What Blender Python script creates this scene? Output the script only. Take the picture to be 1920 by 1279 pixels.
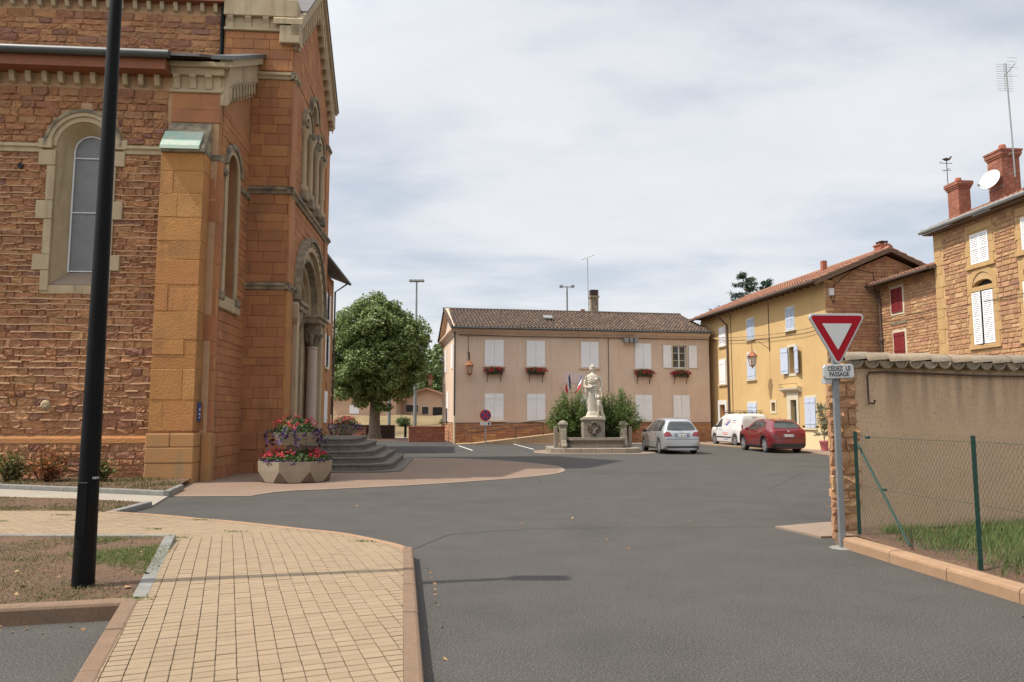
import bpy, bmesh, math, random
import numpy as np
from mathutils import Vector, Matrix, Euler
from mathutils.geometry import tessellate_polygon, delaunay_2d_cdt
from mathutils.bvhtree import BVHTree
R = math.radians
random.seed(7); rng = np.random.default_rng(11)
scene = bpy.context.scene
for o in list(bpy.data.objects): bpy.data.objects.remove(o)
C = scene.collection
# ---------------------------------------------------------------- camera
cam_d = bpy.data.cameras.new('camera'); cam = bpy.data.objects.new('camera', cam_d); C.objects.link(cam)
cam.location = (0, 0, 1.7); cam.rotation_euler = (R(90 + 5.75), 0, 0)
cam_d.sensor_width = 36; cam_d.lens = 26.08; cam_d.clip_start = .05; cam_d.clip_end = 6000
scene.camera = cam
# ---------------------------------------------------------------- sky, sun, exposure
SUN_AZ, SUN_EL = R(12.5), R(57)          # the way shadows fall, counted from +x; the height of the sun
to_sun = Vector((-math.cos(SUN_AZ) * math.cos(SUN_EL), -math.sin(SUN_AZ) * math.cos(SUN_EL), math.sin(SUN_EL)))
world = bpy.data.worlds.new('World'); scene.world = world; world.use_nodes = True
wt = world.node_tree; wt.nodes.clear()
def wn(t, **k):
    n = wt.nodes.new(t)
    for a, b in k.items(): setattr(n, a, b)
    return n
sky = wn('ShaderNodeTexSky', sky_type='NISHITA', sun_disc=False, sun_elevation=SUN_EL,
         sun_rotation=math.atan2(to_sun.x, to_sun.y), altitude=250, air_density=1.0, dust_density=1.6, ozone_density=1.0)
tc = wn('ShaderNodeTexCoord'); sep = wn('ShaderNodeSeparateXYZ'); wt.links.new(tc.outputs['Generated'], sep.inputs[0])
def wm(op, a, b=None):
    n = wn('ShaderNodeMath', operation=op)
    for i, v in enumerate((a, b)):
        if v is None: continue
        if isinstance(v, (int, float)): n.inputs[i].default_value = v
        else: wt.links.new(v, n.inputs[i])
    return n.outputs[0]
zz = wm('ADD', wm('MAXIMUM', sep.outputs[2], 0.0), 0.16)
cx = wm('DIVIDE', sep.outputs[0], zz); cy = wm('DIVIDE', sep.outputs[1], zz)
comb = wn('ShaderNodeCombineXYZ'); wt.links.new(cx, comb.inputs[0]); wt.links.new(cy, comb.inputs[1])
def wnoise(scale, det, rough, dist, off):
    mp = wn('ShaderNodeMapping'); mp.inputs['Location'].default_value = off; mp.inputs['Rotation'].default_value = (0, 0, .5)
    mp.inputs['Scale'].default_value = (1.0, 1.5, 1)
    wt.links.new(comb.outputs[0], mp.inputs['Vector'])
    n = wn('ShaderNodeTexNoise'); n.inputs['Scale'].default_value = scale; n.inputs['Detail'].default_value = det
    n.inputs['Roughness'].default_value = rough; n.inputs['Distortion'].default_value = dist
    wt.links.new(mp.outputs[0], n.inputs['Vector']); return n.outputs[0]
n1 = wnoise(.75, 8, .52, .5, (3.1, 1.2, 0)); n2 = wnoise(2.4, 6, .55, .3, (7.7, 2.2, 0))
cl = wm('ADD', wm('MULTIPLY', n1, .72), wm('MULTIPLY', n2, .28))
rmp = wn('ShaderNodeMapRange', interpolation_type='SMOOTHSTEP'); wt.links.new(cl, rmp.inputs[0])
rmp.inputs[1].default_value = .34; rmp.inputs[2].default_value = .58; rmp.inputs[3].default_value = .56; rmp.inputs[4].default_value = .985
mixc = wn('ShaderNodeMix', data_type='RGBA'); wt.links.new(rmp.outputs[0], mixc.inputs[0])
wt.links.new(sky.outputs[0], mixc.inputs[6])
# thin bright cloud; a little greyer where thick
cr = wn('ShaderNodeMix', data_type='RGBA'); wt.links.new(n2, cr.inputs[0])
cr.inputs[6].default_value = (6.2, 6.5, 6.95, 1); cr.inputs[7].default_value = (7.15, 7.3, 7.55, 1)
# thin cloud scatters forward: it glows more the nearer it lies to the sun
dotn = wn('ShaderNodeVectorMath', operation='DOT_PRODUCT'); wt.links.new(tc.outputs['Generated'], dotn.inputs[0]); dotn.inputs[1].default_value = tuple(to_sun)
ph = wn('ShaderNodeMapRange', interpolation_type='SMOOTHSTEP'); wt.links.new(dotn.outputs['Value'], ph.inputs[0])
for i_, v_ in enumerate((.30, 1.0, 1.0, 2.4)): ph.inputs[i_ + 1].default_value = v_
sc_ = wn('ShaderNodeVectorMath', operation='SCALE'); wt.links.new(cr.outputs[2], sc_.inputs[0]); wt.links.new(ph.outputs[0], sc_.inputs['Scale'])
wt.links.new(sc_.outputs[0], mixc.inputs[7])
bg = wn('ShaderNodeBackground'); bg.inputs['Strength'].default_value = .1
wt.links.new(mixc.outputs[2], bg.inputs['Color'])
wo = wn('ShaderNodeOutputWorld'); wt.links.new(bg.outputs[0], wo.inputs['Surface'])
sun_d = bpy.data.lights.new('sun', 'SUN'); sun = bpy.data.objects.new('sun', sun_d); C.objects.link(sun)
sun_d.energy = 4.0; sun_d.angle = R(.7); sun_d.color = (1.0, .93, .82)
sun.rotation_euler = (-to_sun).to_track_quat('-Z', 'Y').to_euler(); sun.location = (-30, -10, 60)
scene.view_settings.view_transform = 'Standard'; scene.view_settings.look = 'None'
scene.view_settings.exposure = 0.3; scene.view_settings.gamma = 1.0; scene.view_settings.use_curve_mapping = False
scene.cycles.max_bounces = 6; scene.cycles.diffuse_bounces = 3; scene.cycles.glossy_bounces = 3
scene.cycles.use_denoising = True
# ---------------------------------------------------------------- materials
def srgb(*c): return tuple(((v / 255) / 12.92 if v <= 10 else ((v / 255 + .055) / 1.055) ** 2.4) for v in c) + (1,)
MATS = {}
def mat(name, col, col2=None, scale=3.0, rough=.85, bump=0.0, bscale=60, island=0.0, tints=None, metal=0.0, contrast=1.0,
        speck=None, speck_scale=200, speck_amt=.5, leaf=0.0, coat=0.0, streak=None, streak_amt=0.0, streak_z=None, spec=.5, stretch=(1, 1, 1), stain=None):
    """procedural material: two colours mixed by noise, tint per separate piece, fine relief, optional specks or run-down stains"""
    m = bpy.data.materials.new(name); m.use_nodes = True; t = m.node_tree; t.nodes.clear(); L = t.links.new
    def N(ty, **k):
        n = t.nodes.new(ty)
        for a, b in k.items(): setattr(n, a, b)
        return n
    geo = N('ShaderNodeNewGeometry'); pos = geo.outputs['Position']
    if stretch != (1, 1, 1):
        mp = N('ShaderNodeMapping'); mp.inputs['Scale'].default_value = stretch; L(pos, mp.inputs['Vector']); npos = mp.outputs[0]
    else: npos = pos
    def noise(sc, det=6, ro=.6, vec=None):
        n = N('ShaderNodeTexNoise'); n.inputs['Scale'].default_value = sc; n.inputs['Detail'].default_value = det
        n.inputs['Roughness'].default_value = ro; L(vec or npos, n.inputs['Vector']); return n.outputs[0]
    def mix(f, a, b, blend='MIX'):
        n = N('ShaderNodeMix', data_type='RGBA', blend_type=blend)
        for i, v in ((0, f), (6, a), (7, b)):
            if isinstance(v, (int, float)): n.inputs[i].default_value = v
            elif isinstance(v, tuple): n.inputs[i].default_value = v
            else: L(v, n.inputs[i])
        return n.outputs[2]
    def math_(op, a, b, clamp=False):
        n = N('ShaderNodeMath', operation=op, use_clamp=clamp)
        for i, v in enumerate((a, b)):
            if isinstance(v, (int, float)): n.inputs[i].default_value = v
            else: L(v, n.inputs[i])
        return n.outputs[0]
    def rang(v, a, b, c=0., d=1.):
        n = N('ShaderNodeMapRange', clamp=True); L(v, n.inputs[0])
        for i, q in enumerate((a, b, c, d)): n.inputs[i + 1].default_value = q
        return n.outputs[0]
    col = tuple(col)[:3] + (1,)
    out = col; first = None
    if tints or island:
        oi = N('ShaderNodeObjectInfo')
        rnd = math_('FRACT', math_('ADD', oi.outputs['Random'], geo.outputs['Random Per Island']), 0)
    if tints:
        rp = N('ShaderNodeValToRGB'); rp.color_ramp.interpolation = 'LINEAR'
        e = rp.color_ramp.elements; k = len(tints)
        while len(e) < k: e.new(.5)
        for i, c_ in enumerate(tints): e[i].position = i / (k - 1); e[i].color = tuple(c_)[:3] + (1,)
        L(rnd, rp.inputs[0]); out = rp.outputs[0]
    if col2:
        n = rang(noise(scale), .5 - .2 / contrast, .5 + .2 / contrast)
        if tints: out = mix(math_('MULTIPLY', n, .45), out, tuple(col2)[:3] + (1,))
        else: out = mix(n, col, tuple(col2)[:3] + (1,))
    if island:
        w = N('ShaderNodeTexWhiteNoise', noise_dimensions='1D'); L(rnd, w.inputs['W'])
        v = rang(w.outputs['Value'], 0, 1, 1 - island, 1 + island)
        out = mix(1.0, out, N('ShaderNodeCombineColor').outputs[0], 'MULTIPLY')
        cc = t.nodes[-2] if False else None
        nm = out.node; cmb = nm.inputs[7].links[0].from_node
        for i in range(3): L(v, cmb.inputs[i])
    if speck:
        n = noise(speck_scale, 2, .5, pos); out = mix(rang(n, .5, .72, 0, speck_amt), out, tuple(speck)[:3] + (1,))
    if stain:      # blotches of wear with a shape of their own: colour, scale, amount
        n = noise(stain[1], 5, .62, pos); out = mix(rang(n, .52, .68, 0, stain[2]), out, tuple(stain[0])[:3] + (1,))
    if streak:
        mp = N('ShaderNodeMapping'); mp.inputs['Scale'].default_value = (2.2, 2.2, .22); L(pos, mp.inputs['Vector'])
        n = rang(noise(1.6, 5, .65, mp.outputs[0]), .52, .72, 0, streak_amt)
        if streak_z:      # run-off stains that start at the top of the wall and thin out downwards
            sp = N('ShaderNodeSeparateXYZ'); L(pos, sp.inputs[0]); n = math_('MULTIPLY', rang(noise(1.9, 4, .6, mp.outputs[0]), .44, .62, 0, streak_amt), rang(sp.outputs[2], *streak_z), True)
        out = mix(n, out, tuple(streak)[:3] + (1,))
    b = N('ShaderNodeBsdfPrincipled'); b.inputs['Roughness'].default_value = rough; b.inputs['Metallic'].default_value = metal
    b.inputs['Specular IOR Level'].default_value = spec
    if coat: b.inputs['Coat Weight'].default_value = coat; b.inputs['Coat Roughness'].default_value = .05
    if isinstance(out, tuple): b.inputs['Base Color'].default_value = out
    else: L(out, b.inputs['Base Color'])
    if bump:
        bn = N('ShaderNodeBump'); bn.inputs['Strength'].default_value = min(1, bump); bn.inputs['Distance'].default_value = 1.2 / bscale
        L(noise(bscale, 5, .65, pos), bn.inputs['Height']); L(bn.outputs[0], b.inputs['Normal'])
    sh = b.outputs[0]
    if leaf:
        tr = N('ShaderNodeBsdfTranslucent'); ms = N('ShaderNodeMixShader'); ms.inputs[0].default_value = leaf
        if isinstance(out, tuple): tr.inputs[0].default_value = out
        else: L(out, tr.inputs[0])
        L(sh, ms.inputs[1]); L(tr.outputs[0], ms.inputs[2]); sh = ms.outputs[0]
    o = N('ShaderNodeOutputMaterial'); L(sh, o.inputs['Surface']); MATS[name] = m; return m
def glass(name, col, rough=.03):
    m = mat(name, col, rough=rough, spec=.8); return m
# ---------------------------------------------------------------- mesh helpers
class MB:
    """collects shapes; build() links them as ONE mesh object"""
    def __init__(s, T=None): s.v = []; s.f = []; s.T = T
    def add(s, vs, fs):
        b = len(s.v); s.v += [tuple(p) for p in vs]; s.f += [tuple(i + b for i in f) for f in fs]; return s
    def box(s, x0, x1, y0, y1, z0, z1):
        if x0 > x1: x0, x1 = x1, x0
        if y0 > y1: y0, y1 = y1, y0
        if z0 > z1: z0, z1 = z1, z0
        return s.add([(x0, y0, z0), (x1, y0, z0), (x1, y1, z0), (x0, y1, z0), (x0, y0, z1), (x1, y0, z1), (x1, y1, z1), (x0, y1, z1)],
                     [(0, 3, 2, 1), (4, 5, 6, 7), (0, 1, 5, 4), (1, 2, 6, 5), (2, 3, 7, 6), (3, 0, 4, 7)])
    def hexa(s, p):  # eight points: bottom four anticlockwise, top four
        return s.add(p, [(0, 3, 2, 1), (4, 5, 6, 7), (0, 1, 5, 4), (1, 2, 6, 5), (2, 3, 7, 6), (3, 0, 4, 7)])
    def prism(s, poly, d0, d1, axis='y', holes=()):
        """2-D outline (with holes) extruded from d0 to d1; axis y: outline in x,z; axis z: in x,y; axis x: in y,z"""
        loops = [list(poly)] + [list(h) for h in holes]
        P = (lambda a, b, d: (a, d, b)) if axis == 'y' else ((lambda a, b, d: (a, b, d)) if axis == 'z' else (lambda a, b, d: (d, a, b)))
        flat = [q for l in loops for q in l]; n = len(flat)
        tris = tessellate_polygon([[Vector((a, b, 0)) for a, b in l] for l in loops])
        area = sum(loops[0][i - 1][0] * loops[0][i][1] - loops[0][i][0] * loops[0][i - 1][1] for i in range(len(loops[0])))
        vs = [P(a, b, d0) for a, b in flat] + [P(a, b, d1) for a, b in flat]
        fs = []
        for t in tris:
            fs.append(tuple(t)); fs.append(tuple(i + n for i in reversed(t)))
        k = 0
        for l in loops:
            m = len(l)
            for i in range(m):
                j = (i + 1) % m; fs.append((k + i, k + j, k + j + n, k + i + n))
            k += m
        return s.add(vs, fs)
    def tube(s, path, r, n=8, cap=True):
        path = [Vector(p) for p in path]; rs = r if isinstance(r, (list, tuple)) else [r] * len(path)
        rings = []; up = Vector((0, 0, 1))
        for i, p in enumerate(path):
            d = (path[min(i + 1, len(path) - 1)] - path[max(i - 1, 0)]).normalized()
            a = d.cross(up if abs(d.z) < .95 else Vector((1, 0, 0))).normalized(); b = a.cross(d)
            rings.append([p + (a * math.cos(2 * math.pi * k / n) + b * math.sin(2 * math.pi * k / n)) * rs[i] for k in range(n)])
        vs = [q for rg in rings for q in rg]; fs = []
        for i in range(len(path) - 1):
            for k in range(n):
                fs.append((i * n + k, i * n + (k + 1) % n, (i + 1) * n + (k + 1) % n, (i + 1) * n + k))
        if cap: fs += [tuple(reversed(range(n))), tuple(range((len(path) - 1) * n, len(path) * n))]
        return s.add(vs, fs)
    def lathe(s, prof, n=16, c=(0, 0, 0), rot=0, sx=1, sy=1):
        vs = []; fs = []
        for r, z in prof:
            for k in range(n):
                a = 2 * math.pi * k / n + rot; vs.append((c[0] + r * sx * math.cos(a), c[1] + r * sy * math.sin(a), c[2] + z))
        for i in range(len(prof) - 1):
            for k in range(n): fs.append((i * n + k, i * n + (k + 1) % n, (i + 1) * n + (k + 1) % n, (i + 1) * n + k))
        fs += [tuple(reversed(range(n))), tuple(range((len(prof) - 1) * n, len(prof) * n))]
        return s.add(vs, fs)
    def quad(s, *p): return s.add(p, [tuple(range(len(p)))])
    def arr(s, V, F):
        return s.add(V.tolist() if hasattr(V, 'tolist') else V, F.tolist() if hasattr(F, 'tolist') else F)
    def arch(s, cx, z0, ri, ro, d0, d1, a0=0., a1=math.pi, n=12):
        """half ring in the x,z plane"""
        vs = []; fs = []
        for i in range(n + 1):
            a = a0 + (a1 - a0) * i / n; c, q = math.cos(a), math.sin(a)
            vs += [(cx + ri * c, d0, z0 + ri * q), (cx + ro * c, d0, z0 + ro * q), (cx + ro * c, d1, z0 + ro * q), (cx + ri * c, d1, z0 + ri * q)]
        for i in range(n):
            a, b = i * 4, i * 4 + 4
            for k in range(4): fs.append((a + k, a + (k + 1) % 4, b + (k + 1) % 4, b + k))
        fs += [(3, 2, 1, 0), (n * 4, n * 4 + 1, n * 4 + 2, n * 4 + 3)]
        return s.add(vs, fs)
    def mesh(s, name, m=None, smooth=False, fix=True):
        vs = s.v
        me = bpy.data.meshes.new(name); me.from_pydata(vs, [], s.f)
        if s.T is not None: me.transform(s.T)
        if fix and len(s.f) < 60000:
            bm = bmesh.new(); bm.from_mesh(me); bmesh.ops.recalc_face_normals(bm, faces=bm.faces); bm.to_mesh(me); bm.free()
        if smooth:
            for p in me.polygons: p.use_smooth = True
            me.set_sharp_from_angle(angle=R(38))
        if m: me.materials.append(m)
        me.update(); return me
    def build(s, name, m, parent=None, smooth=False, bev=0, kind=None, loc=None, fix=True):
        o = bpy.data.objects.new(name, s.mesh(name, m, smooth, fix)); C.objects.link(o)
        if parent: o.parent = parent
        if loc: o.location = loc
        if bev:
            b = o.modifiers.new('b', 'BEVEL'); b.width = bev; b.segments = 1; b.limit_method = 'ANGLE'; b.angle_limit = R(40)
        if kind: o['kind'] = kind
        return o
def tag(o, label, cat=None, group=None, kind=None):
    o['label'] = label
    if cat: o['category'] = cat
    if group: o['group'] = group
    if kind: o['kind'] = kind
    return o
def empty(name, loc, rz=0, label=None, cat=None, group=None):
    o = bpy.data.objects.new(name, None); C.objects.link(o); o.location = loc if len(loc) == 3 else (loc[0], loc[1], 0)
    o.rotation_euler = (0, 0, rz); o.empty_display_size = .2
    if label: tag(o, label, cat, group)
    return o
def copy_tree(o, parent=None):
    c = o.copy(); C.objects.link(c); c.parent = parent
    for ch in list(o.children): copy_tree(ch, c)
    return c
def inst(name, me, parent, M4):
    o = bpy.data.objects.new(name, me); C.objects.link(o); o.parent = parent; o.matrix_basis = M4; return o
def text(name, body, size, m, parent, M4, ext=.002, align='CENTER'):
    cu = bpy.data.curves.new(name, 'FONT'); cu.body = body; cu.size = size; cu.extrude = ext; cu.offset = .0016; cu.align_x = align; cu.align_y = 'CENTER'
    cu.materials.append(m)
    tmp = bpy.data.objects.new(name, cu); C.objects.link(tmp)
    dg = bpy.context.evaluated_depsgraph_get(); me = bpy.data.meshes.new_from_object(tmp.evaluated_get(dg))
    bpy.data.objects.remove(tmp)
    return inst(name, me, parent, M4)
# ---------------------------------------------------------------- stone pieces
def stone_meshes(k, m, rough=.35, name='stone', nx=4, nz=3, edge=.07, rim=.12):
    out = []
    for q in range(k):
        r = np.random.default_rng(100 + q * 7 + int(rough * 100))
        vs = []; fs = []
        xs = [0, edge * .6, .5, 1 - edge * .6, 1] if nx == 4 else [0, edge * .6, .3, .5, .74, 1 - edge * .6, 1]
        zs = [0, edge * 1.6, 1 - edge * 1.6, 1] if nz == 3 else [0, edge, .5, 1 - edge, 1]
        for j, z in enumerate(zs):
            for i, x in enumerate(xs):
                onrim = i in (0, len(xs) - 1) or j in (0, len(zs) - 1)
                y = -(rim * r.uniform(.7, 1.3) if onrim else 1 - rough + rough * r.random())
                vs.append((x + (r.random() - .5) * (.05 if onrim else .1) * rough, y, z + (r.random() - .5) * .2 * rough))
        w = len(xs)
        for j in range(len(zs) - 1):
            for i in range(w - 1): fs.append((j * w + i, j * w + i + 1, (j + 1) * w + i + 1, (j + 1) * w + i))
        b = len(vs); vs += [(0, .02, 0), (1, .02, 0), (1, .02, 1), (0, .02, 1)]
        H_ = len(zs) - 1
        fs += [tuple([b, b + 1] + [i for i in range(w - 1, -1, -1)]), tuple([b + 1, b + 2] + [j * w + w - 1 for j in range(H_, -1, -1)]),
               tuple([b + 2, b + 3] + [H_ * w + i for i in range(w)]), tuple([b + 3, b] + [j * w for j in range(H_ + 1)])]
        out.append(MB().add(vs, fs).mesh(name, m, smooth=False))
    return out
def lay_stones(x0, x1, z0, z1, hmin, hmax, lmin, lmax, inside=None, gap=.014, seed=1, rows=None):
    """rows of pieces; returns x, z, length, height for each; inside(x0,x1,z0,z1) -> list of x spans kept"""
    r = random.Random(seed); z = z0; out = []
    while z < z1 - hmin * .5:
        h = r.uniform(hmin, hmax); h = min(h, z1 - z)
        if z1 - z - h < hmin * .6: h = z1 - z
        if rows is not None: rows.append(z)
        x = x0 - r.uniform(0, lmin)
        while x < x1:
            l = r.uniform(lmin, lmax); a, b = max(x, x0), min(x + l, x1)
            if b - a > .06:
                for s0, s1 in (inside(a, b, z, z + h) if inside else [(a, b)]):
                    if s1 - s0 > .06: out.append((s0 + gap / 2, z + gap / 2, s1 - s0 - gap, h - gap))
            x += l
        z += h
    return out
def place_stones(lst, meshes, parent, T, depth, limit, name='stone', m=None, seed=3, rank=None, stuffname='small_stones'):
    """the largest become objects of their own, the rest one joined part"""
    r = random.Random(seed)
    lst = sorted(lst, key=rank) if rank else sorted(lst, key=lambda s: -s[2] * s[3])
    rest = MB()
    for i, (x, z, l, h) in enumerate(lst):
        d = depth * r.uniform(.7, 1.25); me = meshes[r.randrange(len(meshes))]
        flip = r.random() < .5
        M4 = Matrix.Translation((x + (l if flip else 0), 0, z)) @ Matrix.Diagonal((-l if flip else l, d, h, 1))
        if i < limit: inst(name, me, parent, T @ M4)
        else:
            co = np.empty(len(me.vertices) * 3); me.vertices.foreach_get('co', co); co = co.reshape(-1, 3)
            co = co * np.array([-l if flip else l, d, h]) + np.array([x + (l if flip else 0), 0, z])
            rest.add(co.tolist(), [tuple(p.vertices) for p in me.polygons])
    if rest.v:
        rest.T = T; o = rest.build(stuffname, m or meshes[0].materials[0], parent); o['kind'] = 'stuff'
def spans_minus(a, b, cuts):
    sp = [(a, b)]
    for c0, c1 in cuts:
        n = []
        for s0, s1 in sp:
            if c1 <= s0 or c0 >= s1: n.append((s0, s1)); continue
            if c0 > s0: n.append((s0, c0))
            if c1 < s1: n.append((c1, s1))
        sp = n
    return sp
def rect_holes(hs):
    return lambda a, b, z0, z1: spans_minus(a, b, [(h[0], h[1]) for h in hs if not (z1 <= h[2] + .03 or z0 >= h[3] - .03)])
# ---------------------------------------------------------------- foliage
def leaf_mesh(P, Nn, size, aspect=.6, sizes=None, r=None, droop=.25):
    """P (n,3) leaf centres, Nn (n,3) facing; returns vertex and face arrays of bent leaves (two quads each)"""
    r = r or rng; n = len(P)
    a = r.normal(size=(n, 3)); a -= (a * Nn).sum(1, keepdims=True) * Nn; a /= np.linalg.norm(a, axis=1, keepdims=True) + 1e-9
    b = np.cross(Nn, a); s = (size * r.uniform(.65, 1.3, n))[:, None] if sizes is None else sizes[:, None]
    h = a * s * .5; w = b * s * .5 * aspect; dz = Nn * s * droop
    v = np.stack([P - h, P + w * .95 - h * .15 - dz * .4, P + h - dz * .3, P - w * .95 - h * .15 - dz * .4], 1).reshape(-1, 3)
    i = np.arange(n)[:, None] * 4
    f = np.concatenate([i + np.array([[0, 1, 2]]), i + np.array([[0, 2, 3]])], 1).reshape(-1, 3)
    return v, f
def np_obj(name, V, F, m, parent=None, kind=None):
    me = bpy.data.meshes.new(name); me.vertices.add(len(V)); me.vertices.foreach_set('co', np.ascontiguousarray(V, dtype=np.float32).ravel())
    k = F.shape[1]; me.loops.add(F.size); me.loops.foreach_set('vertex_index', np.ascontiguousarray(F, dtype=np.int32).ravel())
    me.polygons.add(len(F)); me.polygons.foreach_set('loop_start', np.arange(len(F), dtype=np.int32) * k)
    me.polygons.foreach_set('loop_total', np.full(len(F), k, dtype=np.int32)); me.update(calc_edges=True); me.validate()
    if m: me.materials.append(m)
    o = bpy.data.objects.new(name, me); C.objects.link(o)
    if parent: o.parent = parent
    if kind: o['kind'] = kind
    return o
def unit(v): return v / (np.linalg.norm(v, axis=-1, keepdims=True) + 1e-9)
def clump_leaves(centres, radii, per, size, r=None, up=.35, aspect=.6):
    """leaves on the outside of many small clumps"""
    r = r or rng; Ps = []; Ns = []
    for c, rad, n in zip(centres, radii, per):
        d = unit(r.normal(size=(n, 3))); rr = rad * r.uniform(.45, 1.05, (n, 1)) * np.array([1, 1, .8])
        Ps.append(np.array(c) + d * rr); nn = d * .6 + r.normal(size=(n, 3)) * .45; nn[:, 2] += up; Ns.append(unit(nn))
    return leaf_mesh(np.concatenate(Ps), np.concatenate(Ns), size, aspect, r=r)
# ================================================================ materials in use
asphalt = mat('asphalt', (0.0426, 0.039, 0.0355), (0.0639, 0.0592, 0.0533), scale=1.3, rough=.92, bump=.4, bscale=110, speck=(0.178, 0.166, 0.148), speck_scale=75, speck_amt=.8, spec=.3, contrast=.7, stain=((0.0296, 0.0272, 0.0249), .25, .35))
asphalt_b = mat('asphalt_newer', (0.0439, 0.0412, 0.039), (0.0561, 0.0524, 0.0492), scale=.8, rough=.92, bump=.5, bscale=130, speck=(0.128, 0.118, 0.107), speck_scale=120, speck_amt=.4, spec=.3)
m_line = mat('road_paint', (.72, .71, .68), (.45, .44, .42), scale=9, rough=.8, contrast=2)
m_forec = mat('forecourt_concrete', (0.197, 0.128, 0.0874), (0.225, 0.153, 0.109), scale=.9, rough=.9, bump=.3, bscale=90, speck=(0.137, 0.0874, 0.0624), speck_scale=70, speck_amt=.5)
m_forecb = mat('forecourt_border', (0.251, 0.188, 0.139), (0.222, 0.164, 0.121), scale=2, rough=.9, bump=.3, bscale=90)
m_paver = mat('paver', (.285, .208, .128), (.25, .18, .108), scale=7, rough=.88, bump=.5, bscale=120, island=.05, stain=((.20, .14, .085), .7, .3), tints=[(.295, .214, .131), (.275, .2, .124), (.305, .226, .143), (.29, .207, .128), (.28, .207, .134)], speck=(.17, .12, .075), speck_scale=90, speck_amt=.4)
m_joint = mat('paver_joint', (.18, .13, .08), (.14, .10, .06), scale=4, rough=.95)
m_kerbb = mat('brown_kerb', (0.223, 0.139, 0.0864), (0.173, 0.111, 0.0695), scale=7, rough=.92, bump=.5, bscale=110, speck=(0.0896, 0.0558, 0.039), speck_scale=70, speck_amt=.55)
m_kerbo = mat('orange_kerb', (0.36, 0.224, 0.129), (0.299, 0.183, 0.106), scale=5, rough=.92, bump=.5, bscale=110, speck=(0.177, 0.109, 0.0679), speck_scale=75, speck_amt=.45)
m_kerbg = mat('grey_kerb', (0.239, 0.228, 0.209), (0.173, 0.167, 0.151), scale=6, rough=.92, bump=.4, bscale=110)
m_path = mat('path_concrete', (0.33, 0.294, 0.24), (0.282, 0.246, 0.198), scale=1.5, rough=.92, bump=.3, bscale=80)
m_soil = mat('dry_soil', (.165, .088, .05), (.095, .056, .034), scale=3.2, rough=1, bump=1, bscale=22, speck=(.27, .18, .11), speck_scale=38, speck_amt=.6)
m_gcell = mat('far_ground', (.22, .19, .09), (.12, .12, .05), scale=.4, rough=1, bump=.6, bscale=10)
m_grass = mat('grass_blade', (.12, .16, .035), tints=[(.07, .095, .022), (.13, .115, .045), (.19, .14, .065), (.085, .10, .028), (.22, .16, .085)], rough=.8, leaf=.3)
m_grassg = mat('fresh_grass', (.12, .2, .03), tints=[(.06, .11, .018), (.11, .17, .03), (.085, .14, .024), (.16, .18, .055), (.20, .17, .08)], rough=.75, leaf=.35)
m_dry = mat('dry_leaf', (.4, .25, .1), tints=[(.30, .16, .07), (.20, .10, .045), (.38, .24, .12)], rough=.9)
# ================================================================ ground, road and pavements
MB().quad((-900, -60, -.06), (900, -60, -.06), (900, 2500, -.06), (-900, 2500, -.06)).build('ground', m_gcell, kind='structure')
def sheet(name, poly, z, m, kind='structure', under=.05):
    b = MB().prism(poly, z - under, z, 'z'); return b.build(name, m, kind=kind)
sheet('road', [(-45, -12), (45, -12), (45, 54), (-6.6, 54), (-6.6, 50.5), (-13, 51.8), (-22, 51.8), (-45, 51.8)], 0, asphalt)
sheet('asphalt_patch', [(-22, 51.7), (-13, 51.7), (-6.7, 50.4), (-3.6, 46), (-4.6, 39.5), (-3.4, 34.6), (-5.4, 32.4), (-14, 33.6), (-22, 35)], .004, asphalt_b)
def smooth_closed(pts, n=8):
    out = []
    k = len(pts)
    for i in range(k):
        p0, p1, p2, p3 = [np.array(pts[(i + j - 1) % k], float) for j in range(4)]
        for q in range(n):
            t = q / n; out.append(tuple(.5 * (2 * p1 + (p2 - p0) * t + (2 * p0 - 5 * p1 + 4 * p2 - p3) * t * t + (3 * p1 - p0 - 3 * p2 + p3) * t ** 3)))
    return out
curve = [(-4.9, 17.12), (-4.2, 17.43), (-2.36, 18.48), (-.43, 20.01), (.75, 21.23), (1.43, 22.41), (1.66, 23.6), (1.55, 25.1), (.94, 26.58), (-.4, 28.46), (-2.12, 29.87), (-4.3, 30.6), (-6.2, 30.9)]
def spline(pts, n=8):
    P = [np.array(p, float) for p in pts]; P = [2 * P[0] - P[1]] + P + [2 * P[-1] - P[-2]]; out = []
    for i in range(1, len(P) - 2):
        for q in range(n):
            t = q / n; p0, p1, p2, p3 = P[i - 1:i + 3]
            out.append(tuple(.5 * (2 * p1 + (p2 - p0) * t + (2 * p0 - 5 * p1 + 4 * p2 - p3) * t * t + (3 * p1 - p0 - 3 * p2 + p3) * t ** 3)))
    out.append(tuple(P[-2])); return out
sc = spline(curve)
forec = [(-8.2, 17.6), (-7.45, 16.3), (-7.25, 15.86), (-5.55, 15.96), (-5.3, 16.75)] + sc + [(-9, 31.2), (-9, 21)]
sheet('forecourt', forec, .006, m_forec)
# pale border strip round the forecourt
cc = [np.array(p) for p in [(-7.25, 15.86), (-5.55, 15.96), (-5.3, 16.75)] + sc]; b = MB(); ins = []
for i, p in enumerate(cc):
    d = cc[min(i + 1, len(cc) - 1)] - cc[max(i - 1, 0)]; d /= np.linalg.norm(d); ins.append(p + np.array([-d[1], d[0]]) * .17)
for i in range(len(cc) - 1):
    b.quad((*cc[i], .011), (*cc[i + 1], .011), (*ins[i + 1], .011), (*ins[i], .011))
b.build('forecourt_border', m_forecb, kind='structure')
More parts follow.
